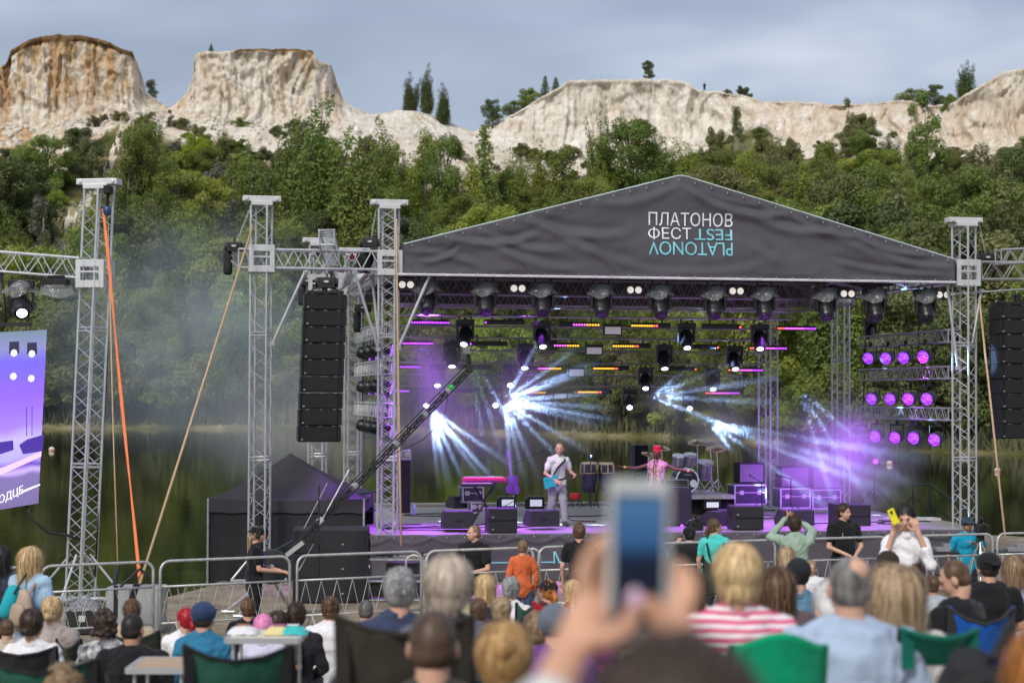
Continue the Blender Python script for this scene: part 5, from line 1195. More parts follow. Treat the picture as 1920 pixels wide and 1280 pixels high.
rope([SPW(476, 418, 0), P(262, 1094, 27.7)], .022, TAN, 'guy_rope', 'thick tan rope running down left from the leftmost front tower')
rope([P(203, 420, 31.6), P(212, 800, 30.3), P(221, 1062, 29.3)], .012, TAN, 'guy_rope', 'thin tan rope hanging beside the orange strap')
rope([SPW(743, 410, -.2), SPW(744, 500, -.28), P(749, 850, 34.2), P(752, 1022, 33.6)], .022, TAN, 'guy_rope', 'tan rope hanging down along the roof corner tower')
rope([SPW(1836, 560, -.1), P(1858, 760, 36), P(1885, 1010, 34.6)], .022, TAN, 'guy_rope', 'tan rope hanging down right of the right corner tower')
rope([P(2, 500, 31.4), P(6, 560, 31.2), P(10, 604, 31)], .03, BLACK, 'black_cable', 'black cable hanging from the left truss to the video screen')
rope([P(45, 940, 31), P(62, 975, 31), P(90, 998, 31.1), P(128, 1003, 31.3), P(150, 1010, 31.3)], .025, RUBBER, 'black_cable', 'black cable sagging from the video screen to the leaning tower')
rope([P(206, 430, 31.6), P(200, 700, 31.5), P(178, 1080, 31.4)], .016, BLACKM, 'black_cable', 'black cable running down the right side of the leaning tower')
def strap_hook():
    root = T('strap_ratchet', 'blue pulley block with black sling at the top of the leaning tower', 'pulley', P(200, 392, 31.2)); mb = MB(); mb.ell(P(201, 395, 31.15), (.07, .05, .09)); mb.build('block', mat('blue_block', (.015, .05, .16), .4), root, world=True, smooth=True)
    mb = MB(); mb.box(P(203, 356, 31.1), (.10, .3, .12)); mb.tube(P(203, 360, 31.15), P(201, 386, 31.15), .03); mb.build('sling', BLACKF, root, world=True)
    mb = MB(); mb.tube(P(188, 392, 31.25), P(200, 398, 31.15), .02); mb.build('webbing_loop', MATS['orange_webbing'], root, world=True)
strap_hook()
for i, (x, y, lab) in enumerate(((97, 845, 'pale buoy floating on the lake at the left'), (1668, 871, 'pinkish buoy on the lake behind the right side of the stage'), (1870, 884, 'pale buoy on the lake behind the right rope'))):
    d = ray(x, y); k = (WATER_Z - CAMZ) / d.z; p = Vector((0, 0, CAMZ)) + d * k; root = T('buoy', lab, 'buoy', p); s_ = p.y / F * 6
    mb = MB(); mb.ell((0, 0, s_ * .4), (s_, s_, s_ * .9)); mb.build('float', mat('buoy_pale', (.75, .62, .52), .5), root, smooth=True); mb = MB(); mb.lathe([(s_ * .98, s_ * .3), (s_ * 1.03, s_ * .45), (s_ * .93, s_ * .62)], n=14); mb.build('band', mat('buoy_red', (.5, .08, .05), .5), root)
# ================================================================ left video screen and rig lamps
def screen():
    Ys = 30.6; A = P(-330, 640, Ys - 2.2); B = P(88, 618, Ys + .5); C = P(72, 943, Ys + .5); D = P(-330, 1010, Ys - 2.2); root = T('video_screen', 'large hanging video screen at the left edge showing the violet lit stage', 'video screen', (A + C) / 2)
    def q(a, b, off=0):
        p = (A + (B - A) * a) * (1 - b) + (D + (C - D) * a) * b; n = (B - A).cross(D - A).normalized(); n = n if n.y < 0 else -n; return p + n * off
    mb = MB(); mb.add([q(0, 0, -.02), q(1, 0, -.02), q(1, 1, -.02), q(0, 1, -.02), q(0, 0, -.12), q(1, 0, -.12), q(1, 1, -.12), q(0, 1, -.12)], [(0, 1, 2, 3), (4, 5, 6, 7), (0, 1, 5, 4), (1, 2, 6, 5), (2, 3, 7, 6), (3, 0, 4, 7)]); mb.build('cabinet', BLACK, root, world=True)
    # the picture on the screen
    m = bpy.data.materials.new('screen_picture'); m.use_nodes = True; n = m.node_tree.nodes; l = m.node_tree.links; b_ = n['Principled BSDF']; b_.inputs['Base Color'].default_value = (.02, .02, .03, 1); b_.inputs['Roughness'].default_value = .4
    uvn = n.new('ShaderNodeUVMap'); uvn.uv_map = 'UVMap'; sx = n.new('ShaderNodeSeparateXYZ'); l.new(uvn.outputs[0], sx.inputs[0]); cr_ = n.new('ShaderNodeValToRGB'); e_ = cr_.color_ramp.elements; e_[0].position = 0; e_[0].color = (.16, .22, .30, 1)
    stops = [(.10, (.22, .24, .48)), (.18, (.16, .12, .72)), (.38, (.26, .12, .95)), (.55, (.34, .20, 1)), (.62, (.50, .42, .95)), (.72, (.42, .36, .9)), (.77, (.14, .06, .45)), (.80, (.55, .4, .9)), (.83, (.20, .15, .38)), (1, (.17, .13, .30))]
    e_[1].position = 1; e_[1].color = (.17, .13, .30, 1)
    for p_, c_ in stops[:-1]: x_ = e_.new(p_); x_.color = (*c_, 1)
    nz_ = n.new('ShaderNodeTexNoise'); nz_.inputs['Scale'].default_value = 5; l.new(uvn.outputs[0], nz_.inputs['Vector']); ma = n.new('ShaderNodeMath'); ma.operation = 'MULTIPLY_ADD'; ma.inputs[1].default_value = .10; l.new(nz_.outputs[0], ma.inputs[0])
    sl = n.new('ShaderNodeMath'); sl.operation = 'ADD'; sl.inputs[1].default_value = -.05; l.new(sx.outputs['Y'], sl.inputs[0]); l.new(sl.outputs[0], ma.inputs[2]); l.new(ma.outputs[0], cr_.inputs[0]); l.new(cr_.outputs[0], b_.inputs['Emission Color']); b_.inputs['Emission Strength'].default_value = .85
    mb = MB(); mb.grid(lambda a, b: q(a, b, 0), 8, 8); o = mb.build('picture', m, root, world=True); uv = o.data.uv_layers.new(name='UVMap')
    for lp in o.data.loops: vi = lp.vertex_index; uv.data[lp.index].uv = ((vi % 9) / 8, (vi // 9) / 8)
    def em(name, c, s_=1): return mat(name, (.02, .02, .02), .5, emis=c, es=s_)
    def inv(px, py):     # pixel -> screen coordinates
        b = (py - (618 + (88 - px) * .02)) / 325; a = (px + 330) / (418 - 16 * b); return a, b
    def poly(pts, mt, off, name):
        mb = MB(); mb.add([q(*inv(*p), off) for p in pts], [tuple(range(len(pts)))]); mb.build(name, mt, root, world=True)
    def disc(px, py, r, mt, off=.006):
        poly([(px + r * math.cos(t * .393), py + r * math.sin(t * .393)) for t in range(16)], mt, off, 'pictured_lamp')
    dk = em('picture_dark', (.02, .02, .05)); dv = em('picture_violet', (.05, .02, .25)); wl_ = em('picture_white', (.75, .7, 1), 1.1)
    for x, y in ((21, 646), (57, 649)): poly([(x - 9, y - 8), (x + 10, y - 8), (x + 11, y + 14), (x - 10, y + 14)], dk, .003, 'pictured_lamp_housing')
    for x, y in ((21, 659), (57, 662), (20, 702), (56, 708)): disc(x, y, 6.5, wl_)
    poly([(-40, 822), (20, 820), (21, 838), (-40, 850)], dv, .004, 'pictured_monitor'); poly([(32, 830), (48, 821), (82, 815), (80, 846), (40, 848)], dv, .004, 'pictured_monitor')
    poly([(-40, 872), (0, 868), (78, 846), (77, 856), (0, 880), (-40, 886)], em('picture_glow', (.7, .45, .95)), .003, 'pictured_deck')
    poly([(36, 916), (60, 910), (75, 907), (75, 910), (60, 914), (38, 920)], em('picture_line', (.75, .75, .9)), .005, 'pictured_line')
    a0, b0 = inv(-3, 937); a1, b1 = inv(41, 921); c0, d0 = inv(-6, 918); 
    me = fit_text('ОДЦЕ', 1, 1, MATS['picture_line'], 'lettering', lambda x, z, t: Vector(rootmat(root).inverted() @ q(*inv(-8 + 48 * x, 937 - 14 * x - 18 * z), .006 + t)))
    o = bpy.data.objects.new('lettering', me); COL.objects.link(o); o.parent = root
    for x in (47, 58): poly([(x - .8, 760), (x + .8, 760), (x + .8, 815), (x - .8, 815)], dv, .004, 'pictured_stand')
    mb = MB(); mb.box(P(0, 608, Ys + .2), (1.0, .1, .06)); mb.build('hanging_bar', BLACK, root, world=True)
screen()
moving_head(P(40, 524, 31.2), (.25, -.72, .05 - .6), 'lit moving lamp in a plastic cover under the left screen truss', 1.25, True, cover=True)
def flood():
    c = P(105, 537, 31.2); root = T('flood_lamp', 'wide flood lamp wrapped in clear plastic under the left screen truss', 'stage lamp', c); mb = MB(); mb.box(c + Vector((0, 0, .05)), (.42, .25, .16)); mb.box(c + Vector((0, 0, .16)), (.3, .05, .06)); mb.build('housing', BLACKF, root, world=True, bevel=.03)
    mb = MB(); mb.grid(lambda a, b: c + Vector(((.25 + .08 * b) * math.cos(a * 6.283) + .04 * b, .17 * math.sin(a * 6.283) * (1 + .3 * b), .02 - .2 * b + .03 * math.sin(a * 22) * b)), 30, 4); mb.build('rain_cover', MATS['clear_plastic_cover'], root, world=True, smooth=True)
flood()
# ================================================================ tent, bass stack, ballast, crane
def tent():
    Yt = 36.3; Y0, Y1 = Yt - 1.25, Yt + 1.25; k = F / Yt; L = P(410, 927, Yt); Rr = P(692, 927, Yt); ap = P(545, 849, Yt); bot = P(410, 953, Yt).z; root = T('gazebo_tent', 'black pop up gazebo with a pointed roof behind the crane', 'tent', (ap.x, Yt, 0))
    xs = (L.x, Rr.x); mb = MB(); cor = [(xs[0], Y0), (xs[1], Y0), (xs[1], Y1), (xs[0], Y1)]
    for i in range(4):
        (x0, y0), (x1, y1) = cor[i], cor[(i + 1) % 4]
        def fn(a, b, x0=x0, y0=y0, x1=x1, y1=y1):
            x = x0 + (x1 - x0) * a; y = y0 + (y1 - y0) * a; zc = L.z - .05 * math.sin(math.pi * a) * (1 - b); bb = b
            zz = zc + (ap.z - zc) * (b ** 1.55 * .55 + b * .45); return (x + (ap.x - x) * b, y + (Yt - y) * b, zz - .07 * math.sin(math.pi * b) * abs(math.cos(math.pi * a)) * 0)
        mb.grid(fn, 14, 12)
    TF = mat('tent_fabric', (.035, .034, .040), .7, 0, .12, 2, bump=.2, bscale=6); mb.build('roof', TF, root, world=True, smooth=False)
    mb = MB()
    for i in range(4):
        (x0, y0), (x1, y1) = cor[i], cor[(i + 1) % 4]; mb.grid(lambda a, b: (x0 + (x1 - x0) * a, y0 + (y1 - y0) * a - .01, L.z - .05 * math.sin(math.pi * a) * (1 - b) - (L.z - bot) * b + .012 * math.sin(a * 30) * b), 24, 3)
    mb.build('valance', TF, root, world=True)
    mb = MB()
    for i in (0, 2, 3):
        (x0, y0), (x1, y1) = cor[i], cor[(i + 1) % 4]; mb.grid(lambda a, b: (x0 + (x1 - x0) * a + .02 * math.sin(b * 3), y0 + (y1 - y0) * a + .03 * math.sin(a * 40) * b + .03, bot + .02 + (-.1 - bot) * b), 60, 4)
    mb.build('side_wall', mat('tent_wall', (.018, .018, .022), .8, 0, .15, 2), root, world=True, smooth=True)
    mb = MB()
    for (x, y) in cor: mb.tube((x, y, -.1), (x, y, L.z), .022, 6)
    mb.build('leg', STEEL, root, world=True)
tent()
def big_subs():
    Yb = 31.4; a = P(546, 1000, Yb); b = P(688, 1000, Yb); z1 = P(600, 992, Yb).z; W = b.x - a.x; H = z1 / 3
    for i in range(3):
        root = T('bass_speaker', ['lowest', 'middle', 'topmost'][i] + ' of three wide black bass speakers stacked left of the stage', 'loudspeaker', ((a.x + b.x) / 2, Yb + .45, i * H), R(4), 'wide bass speakers stacked left of the stage')
        mb = MB(); mb.box((0, 0, H / 2), (W, .9, H - .008)); mb.build('cabinet', CAB, root, bevel=.012); mb = MB()
        mb.box((.06, -.456, H / 2), (W - .22, .012, H - .06)); mb.build('grille', GRIL, root); mb = MB(); mb.box((-W / 2 + .07, -.455, H / 2), (.1, .012, H - .05)); mb.build('side_port', BLACK, root); badge(root, .2, H * .4, .9)
big_subs()
def rail_cases():   # equipment rack at the foot of the roof corner tower
    Yb = 31.5; a = P(690, 1048, Yb); b = P(795, 1048, Yb); root = T('equipment_rack', 'low metal rack of cabled gear at the foot of the roof corner tower', 'rack', ((a.x + b.x) / 2, Yb + .3, 0)); W = b.x - a.x; H = a.z
    mb = MB()
    for sx in (-1, 1):
        for sy in (-1, 1): mb.box((sx * W / 2, sy * .3, H / 2), (.035, .035, H))
    for z in (.05, H * .5, H): 
        for sy in (-1, 1): mb.box((0, sy * .3, z), (W, .03, .03))
    mb.build('frame', STEEL, root); mb = MB(); mb.box((0, 0, H * .3), (W - .1, .5, H * .35)); mb.box((0.1, 0, H * .75), (W - .4, .4, H * .3)); mb.build('gear_box', BLACK, root)
    mb = MB()
    for k in range(7):
        c = Vector((rnd.uniform(-W * .45, W * .45), rnd.uniform(-.2, .2), H + .03)); r_ = rnd.uniform(.08, .16); mb.path([c + Vector((r_ * math.cos(t * .5), r_ * math.sin(t * .5), .02 * t * .3)) for t in range(14)], .012, 5)
    mb.build('coiled_cable', RUBBER, root)
rail_cases()
def side_table(px0, px1, py, Yb, label):
    a = P(px0, py, Yb); b = P(px1, py, Yb); root = T('equipment_table', label, 'table', ((a.x + b.x) / 2, Yb, 0)); W = b.x - a.x; H = a.z; mb = MB(); mb.box((0, 0, H - .02), (W, .6, .03)); mb.build('table_top', BLACK, root); mb = MB()
    for sx in (-1, 1):
        for sy in (-1, 1): mb = MB(); mb.tube((sx * (W / 2 - .03), sy * .27, 0), (sx * (W / 2 - .03), sy * .27, H - .03), .018, 6); mb.build('leg', STEEL, root)
    mb = MB(); mb.box((0, 0, H + .03), (W * .5, .3, .06)); mb.box((W * .2, .1, H + .09), (W * .25, .2, .06)); mb.build('gear_box', mat('grey_plastic', (.25, .25, .27), .5), root)
side_table(1740, 1792, 1032, 33.2, 'small metal table with grey gear right of the stage')
side_table(1870, 1935, 1032, 34.5, 'small metal table near the right edge behind the rail')
def ballast(x0, x1, y0, Yb, label):
    a = P(x0, y0, Yb); b = P(x1, y0, Yb); W = b.x - a.x; H = a.z; root = T('ballast_tank', label, 'tank', ((a.x + b.x) / 2, Yb + .35, 0), 0, 'silver ballast tanks')
    mb = MB(); n = 60; pr = []
    for i in range(n):
        t = 2 * math.pi * i / n; c, s_ = math.cos(t), math.sin(t); e_ = .28; x = W / 2 * (abs(c) ** e_) * (1 if c > 0 else -1); y = .32 * (abs(s_) ** e_) * (1 if s_ > 0 else -1); k = 1 + (.035 if i % 6 < 3 else 0); pr.append((x * k, y * k))
    mb.prism(pr, .03, H - .05, 'z'); mb.prism([(x * .97, y * .97) for x, y in pr], H - .06, H, 'z'); mb.build('ribbed_shell', mat('silver_shell_paint', (.42, .43, .44), .4, .3, .1, 4), root, fixn=True); mb = MB(); mb.box((0, 0, .015), (W * .95, .6, .03)); mb.build('pallet', STEEL, root)
    return root
ballast(196, 246, 1103, 27.4, 'left one of the two ribbed silver tanks behind the barrier')
ballast(250, 300, 1103, 27.4, 'right one of the two ribbed silver tanks behind the barrier')
def slings():
    c = P(262, 1070, 27.8); root = T('lifting_spreader', 'black steel spreader with slings on the silver tanks', 'steel frame', c); mb = MB(); mb.tube(P(225, 1100, 27.6), P(262, 1066, 27.8), .022); mb.tube(P(262, 1066, 27.8), P(298, 1092, 27.8), .022); mb.tube(P(221, 1062, 28.2), P(214, 1098, 27.9), .035); mb.build('spreader', BLACK, root, world=True); mb = MB()
    mb.box(P(250, 1115, 27.0), (.09, .03, .35), Matrix.Rotation(.3, 3, 'Y')); mb.box(P(217, 1130, 27.0), (.06, .03, .5)); mb.build('sling', BLACKF, root, world=True)
slings()
def black_bag():
    Yb = 27.2; a = P(123, 1146, Yb); b = P(184, 1146, Yb); W = b.x - a.x; root = T('road_case', 'black box with a pale emblem and a patterned bag lying on it', 'box', ((a.x + b.x) / 2, Yb + .25, 0)); H = a.z; mb = MB(); mb.box((0, 0, H / 2), (W, .5, H)); mb.build('body', BLACKM, root, bevel=.02)
    mb = MB(); mb.box((0, -.255, H * .7), (.09, .01, .09)); mb.build('emblem_plate', mat('plate_grey', (.5, .5, .5)), root)
    r2 = T('patterned_bag', 'soft dark bag with a white pattern on top of the black box', 'bag', ((a.x + b.x) / 2, Yb + .25, H)); mb = MB(); mb.grid(lambda p, q_: ((p - .5) * W * 1.05, (q_ - .5) * .5, .005 + .15 * math.sin(math.pi * p) ** .5 * math.sin(math.pi * q_) ** .5 + .02 * noise.noise(Vector((p * 5, q_ * 5, 0)))), 24, 14)
    m = mat('bag_print', (.03, .03, .035), .8, 0, .1, 40, col2=(.35, .35, .38)); mb.build('cloth', m, r2, smooth=True)
black_bag()
def crane():
    tip = P(880, 692, 33.6); low = P(548, 1030, 29.6); root = T('camera_crane', 'long black camera crane reaching up to the right across the stage', 'camera crane', (low.x, low.y, 0)); d = (tip - low)
    mb = MB(); truss(mb, low, tip, .08, 26, r=.014, rb=.008, tri=True, style='W'); mb.build('boom', BLACKM, root, world=True)
    mb = MB(); u0 = P(600, 965, 29.9); u1 = P(874, 684, 33.6); mb.tube(u0, u1, .010, 6)
    for f in (.18, .4, .62, .84): p = low + d * f; q_ = u0 + (u1 - u0) * ((f - .05)); mb.tube(p, q_, .009, 5); 
    mb.build('tension_rod', BLACK, root, world=True)
    mb = MB(); 
    for f in (.14, .32, .55, .72, .86): p = low + d * f; mb.tube(p - d.normalized() * .05, p + d.normalized() * .05, .062, 8)
    mb.build('joint_collar', mat('collar_grey', (.4, .4, .42), .4, .5), root, world=True)
    mb = MB(); p = low + d * .88; mb.tube(p - d.normalized() * .04, p + d.normalized() * .04, .066, 8); mb.build('green_tape', mat('green_tape', (.03, .45, .06), .5), root, world=True)
    mb = MB(); mb.path([low + d * .86 + Vector((.02, 0, -.05)), low + d * .8 + Vector((.12, 0, -.3)), low + d * .66 + Vector((.15, 0, -.25)), low + d * .5 + Vector((0, 0, -.06))], .007, 5); mb.build('signal_cable', RUBBER, root, world=True)
    hd = P(878, 662, 33.6); mb = MB(); mb.tube(tip, hd + Vector((0, 0, -.02)), .035, 8); mb.box(tip, (.12, .12, .14)); mb.box(P(879, 675, 33.6), (.1, .1, .06)); mb.build('remote_head', BLACK, root, world=True)
    c = P(875, 658, 33.6); mb = MB(); mb.box(c, (.14, .2, .11)); mb.box(c + Vector((0, 0, .065)), (.08, .14, .03)); mb.tube(c + Vector((.12, 0, -.01)), c + Vector((.26, .05, .03)), .012); cm_ = mb.build('camera', mat('camera_grey', (.16, .17, .17), .4), root, world=True, bevel=.01)
    mb = MB(); mb.tube(c + Vector((0, .1, 0)), c + Vector((0, .22, -.01)), .045, 12); l_ = mb.build('camera_lens', GLASSD, root, world=True); l_.parent = cm_
    # rear end: pivot, monitor wheel, tripod
    tail = low - d.normalized() * .55; mb = MB(); mb.box(low - d.normalized() * .12 + Vector((0, -.05, 0)), (.07, .05, .62), Matrix.Rotation(R(52), 3, 'Y')); mb.build('tail_plate', mat('light_alu_plate', (.6, .6, .6), .35, .5), root, world=True)
    w = P(510, 1062, 29.3); mb = MB(); mb.lathe([(.04, -.05), (.26, -.05), (.275, -.03), (.275, .03), (.26, .05), (.04, .05)], w, (0.1, -1, 0), 28); mb.build('counterweight', mat('weight_disc', (.03, .03, .032), .55), root, world=True)
    mb = MB(); mb.lathe([(.05, .055), (.04, .075), (.001, .08)], w, (.1, -1, 0), 14); mb.build('weight_hub', CHR, root, world=True)
    mb = MB(); top = P(508, 1080, 29.4); gz = 0
    for q_ in ((428, 1140), (450, 1150), (545, 1150)):
        ft = P(q_[0], q_[1] + 20, 29.3 + (q_[0] % 3) * .3); ft.z = .06; mb.tube(top, ft, .028, 8)
        mb.tube(ft + Vector((-.1, 0, -.03)), ft + Vector((.1, 0, -.03)), .03, 8)
    mb.tube(top, w, .03); mb.build('tripod_leg', ALU, root, world=True)
    # mast with a monitor beside the pivot
    r2 = T('monitor_mast', 'thin black mast with braces standing beside the crane', 'mast', P(600, 1130, 30)); mb = MB(); mb.tube(P(598, 1120, 30), P(598, 910, 30), .013, 6); mb.build('pole', BLACK, r2, world=True); mb = MB(); mb.tube(P(598, 1000, 30), P(560, 1070, 29.9), .009); mb.tube(P(614, 905, 30), P(570, 990, 30), .008); mb.tube(P(598, 985, 30), P(655, 880, 30.2), .012); mb.build('stay', STEEL, r2, world=True)
    mb = MB(); mb.box(P(592, 1010, 29.8), (.22, .05, .15)); mb.build('monitor', BLACK, r2, world=True)
crane()
# ================================================================ crowd barriers
def barrier_line():
    def fy(px): return 25.75 + (px - 75) * (6.7 / 1775) 
    secs = [(-150, 74), (78, 293), (301, 548), (557, 794), (799, 1003), (1009, 1200), (1206, 1226), (1234, 1455), (1462, 1665), (1670, 1862), (1867, 2060)]
    secs = [(-150, 74), (78, 293), (301, 548), (557, 794), (799, 1003), (1009, 1228), (1234, 1455), (1462, 1665), (1670, 1862), (1867, 2060)]
    names = ['barrier section cut by the left edge in front of the silver screen bank', 'barrier section in front of the leaning tower and silver tanks', 'barrier section in front of the crane operator', 'barrier section in front of the stacked bass speakers', 'rust flecked barrier section behind the guard with folded arms', 'barrier section behind the woman with the hair bun', 'barrier section behind the woman in turquoise', 'barrier section behind the man raising his arms', 'barrier section behind the woman in the white blouse', 'barrier section reaching to the right edge']
    for i, (a, b) in enumerate(secs):
        Y0, Y1 = fy(a), fy(b); h = 1.12; z0 = 0
        A = Vector((P(a, 740, Y0).x, Y0, 0)); B = Vector((P(b, 740, Y1).x, Y1, 0)); d = (B - A); L = d.length; dn = d.normalized(); root = T('crowd_barrier', names[i], 'barrier', A, math.atan2(d.y, d.x), 'steel crowd barriers in a line')
        m = mat('barrier_rusty', (.45, .42, .38), .6, .2, .35, 14, col2=(.30, .20, .13)) if 0 else (mat('barrier_painted', (.50, .49, .46), .55, .2, .25, 18) if i in (4,) else mat('barrier_steel', (.47, .48, .48), .42, .4, .2, 9))
        mb = MB(); r = .021; c = .14; pts = [(0.02, 0, .02)] + [(0.02, 0, h - c)] + [(0.02 + c * (1 - math.cos(t)), 0, h - c + c * math.sin(t)) for t in (.4, .8, 1.2)] + [(c + .02, 0, h)]
        pts2 = [(L - x, y, z) for x, y, z in pts[::-1]]; mb.path(pts + pts2, r, 8); mb.tube((.02, 0, .24), (L - .02, 0, .24), .016, 6); mb.build('frame', m, root, smooth=True)
        mb = MB(); mb.tube((.02, 0, h - .36), (L - .02, 0, h - .36), .017, 6); mb.build('middle_rail', m, root, smooth=True)
        mb = MB(); n = max(4, int(L / .235)); 
        for k in range(n):
            x0 = .03 + (L - .06) * k / n; x1 = .03 + (L - .06) * (k + 1) / n; xm = (x0 + x1) / 2; mb.tube((x0, 0, .25), (xm, 0, h - .37), .0055, 5); mb.tube((xm, 0, h - .37), (x1, 0, .25), .0055, 5); mb.tube((x0, .012, h - .37), (xm, .012, .25), .0055, 5) if i == 1 or i == 2 else None
        mb.build('lattice', m, root)
        for x in (.25, L - .25): mb = MB(); mb.tube((x, -.25, .02), (x, .25, .02), .018, 6); mb.tube((x, -.25, .02), (x, 0, .25), .014, 6); mb.tube((x, .25, .02), (x, 0, .25), .014, 6); mb.build('foot', m, root)
        if i == 3: 
            mb = MB(); mb.tube((L + .02, 0, h - .05), (L + .1, 0, h - .05), .016); mb.build('hook', m, root)
    # loops standing behind (end hoops of a second barrier)
    for x, lab in ((778, 'narrow hoop shaped end of a rusty barrier behind the line'), (1000, 'narrow steel hoop between the boy and the woman with the bun')):
        Y = fy(x) + .15; a = P(x - 15, 740, Y).x; b = P(x + 14, 740, Y).x; root = T('barrier_hoop', lab, 'barrier', ((a + b) / 2, Y, 0)); w = (b - a) / 2; mb = MB(); H = P(x, 1040 if x < 800 else 1028, Y).z
        mb.path([(-w, 0, .02), (-w, 0, H - w)] + [(-w * math.cos(t), 0, H - w + w * math.sin(t)) for t in (.5, 1, 1.57, 2.1, 2.6)] + [(w, 0, H - w), (w, 0, .02)], .02, 8); mb.build('hoop', mat('barrier_painted', (.50, .49, .46), .55, .2, .25, 18) if x < 800 else MATS['barrier_steel'], root, smooth=True)
barrier_line()
# ================================================================ people
def remesh(mb, vox, sm=2, disp=None, name='body'):
    me = mb.mesh('tmp', []); b = bmesh.new(); b.from_mesh(me); bmesh.ops.recalc_face_normals(b, faces=b.faces); b.to_mesh(me); b.free()
    o = bpy.data.objects.new('tmp', me); REM.collection.objects.link(o); r = o.modifiers.new('r', 'REMESH'); r.mode = 'VOXEL'; r.voxel_size = vox
    if sm: s_ = o.modifiers.new('s', 'SMOOTH'); s_.iterations = sm; s_.factor = .5
    with bpy.context.temp_override(scene=REM, view_layer=REM.view_layers[0]):
        dg = bpy.context.evaluated_depsgraph_get(); dg.update(); out = bpy.data.meshes.new_from_object(o.evaluated_get(dg))
    bpy.data.objects.remove(o); bpy.data.meshes.remove(me)
    if disp:
        n = len(out.vertices); nm = np.zeros(n * 3); co = np.zeros(n * 3); out.vertices.foreach_get('co', co); out.vertices.foreach_get('normal', nm); co = co.reshape(-1, 3); nm = nm.reshape(-1, 3)
        d = np.array([disp(Vector(c)) for c in co]); co = co + nm * d[:, None]; out.vertices.foreach_set('co', co.ravel())
    out.name = name; out.shade_smooth(); return out
REM = bpy.data.scenes.new('workbench_scene')
SKIN = {'fair': mat('skin_fair', (.58, .34, .24), .5, 0, .08, 12, spec=.35), 'tan': mat('skin_tan', (.46, .25, .16), .5, 0, .1, 12, spec=.35), 'dark': mat('skin_dark', (.12, .045, .03), .4, 0, .1, 12)}
def hairmat(key, c1, c2): return mat('hair_' + key, c1, .5, 0, .1, 1, stretch=(26, 26, 4), col2=c2, spec=.35)
HC = {'black': hairmat('black', (.008, .007, .008), (.03, .025, .025)), 'mbrown': hairmat('medium_brown', (.045, .028, .020), (.11, .07, .048)), 'dark': hairmat('dark_brown', (.018, .011, .008), (.06, .035, .022)), 'brown': hairmat('brown', (.06, .032, .018), (.15, .085, .045)), 'ginger': hairmat('ginger', (.28, .10, .02), (.55, .22, .05)),
      'lbrown': hairmat('light_brown', (.12, .075, .042), (.30, .20, .115)), 'blond': hairmat('blond', (.36, .23, .10), (.72, .52, .28)), 'dblond': hairmat('dark_blond', (.19, .125, .07), (.46, .33, .20)), 'ash': hairmat('ash_blond', (.25, .20, .15), (.55, .46, .37)),
      'grey': hairmat('grey', (.13, .13, .13), (.42, .42, .42)), 'mgrey': hairmat('mixed_grey', (.07, .065, .06), (.30, .29, .28)), 'dgrey': hairmat('dark_grey', (.05, .048, .045), (.16, .155, .15)), 'white': hairmat('white', (.5, .5, .5), (.75, .74, .72)), 'red': hairmat('crimson', (.25, .005, .01), (.5, .02, .03)), 'pink': hairmat('pink', (.75, .15, .4), (.9, .35, .6)), 'gold': hairmat('golden_brown', (.22, .12, .05), (.50, .30, .12))}
def hlight(k, m):
    c = [x.color[:3] for x in m.node_tree.nodes['Color Ramp'].color_ramp.elements][1]; return mat('hair_light_' + k, tuple(min(.9, x * 1.15 + .015) for x in c), .42, 0, .12, 3, spec=.5)
HL = {k: hlight(k, m) for k, m in HC.items()}
def cloth(c, key=None, bump=.25):
    k = 'cloth_' + (key or '%02x%02x%02x' % tuple(int(min(1, x) * 255) for x in c)); return mat(k, c, .9, 0, .14, 7, bump=bump, bscale=26, sheen=.1, spec=.2)
def stripes(name, c1, c2, sc, thr=.5):
    if name in MATS: return MATS[name]
    m = mat(name, c1, .9); n = m.node_tree.nodes; l = m.node_tree.links; tc = n.new('ShaderNodeTexCoord'); w = n.new('ShaderNodeTexWave'); w.wave_type = 'BANDS'; w.bands_direction = 'Z'; w.inputs['Scale'].default_value = sc; w.inputs['Distortion'].default_value = 1.2; w.inputs['Detail'].default_value = 1
    l.new(tc.outputs['Object'], w.inputs[0]); r = n.new('ShaderNodeValToRGB'); r.color_ramp.interpolation = 'LINEAR'; r.color_ramp.elements[0].position = thr - .06; r.color_ramp.elements[0].color = (*c1, 1); r.color_ramp.elements[1].position = thr + .06; r.color_ramp.elements[1].color = (*c2, 1)
    l.new(w.outputs[0], r.inputs[0]); l.new(r.outputs[0], n['Principled BSDF'].inputs['Base Color']); return m
def hand(mb, W, d, side, curl=.5, s=1.0, palm=None, spread=.0):
    """palm, four fingers of different length and a thumb; W wrist, d direction of the hand"""
    W = Vector(W); d = Vector(d).normalized(); pn = Vector(palm if palm is not None else (0, 0, -1)); pn = (pn - d * pn.dot(d)).normalized(); x = d.cross(pn).normalized() * side
    mb.cap(W, W + d * .075 * s, .026 * s, .036 * s, 10, fl=(pn, .55)); 
    for i, (off, ln) in enumerate(((-.030, .066), (-.010, .075), (.011, .07), (.030, .055))):
        b = W + d * .088 * s + x * off * s; d1 = (d + pn * curl * .6 + x * off * (4 + spread * 18)).normalized(); m1 = b + d1 * ln * .5 * s; d2 = (d + pn * curl * 1.8 + x * off * spread * 10).normalized(); e_ = m1 + d2 * ln * .5 * s
        mb.cap(b - d * .02 * s, m1, .0105 * s, .0098 * s, 7); mb.cap(m1, e_, .0098 * s, .0082 * s, 7)
    t0 = W + d * .025 * s - x * .028 * s; t1 = t0 + (d * .7 - x * .8 + pn * .3).normalized() * .042 * s; mb.cap(t0, t1, .014 * s, .012 * s, 8); mb.cap(t1, t1 + (d * 1 - x * .25 + pn * (.3 + curl)).normalized() * .036 * s, .012 * s, .0095 * s, 8)
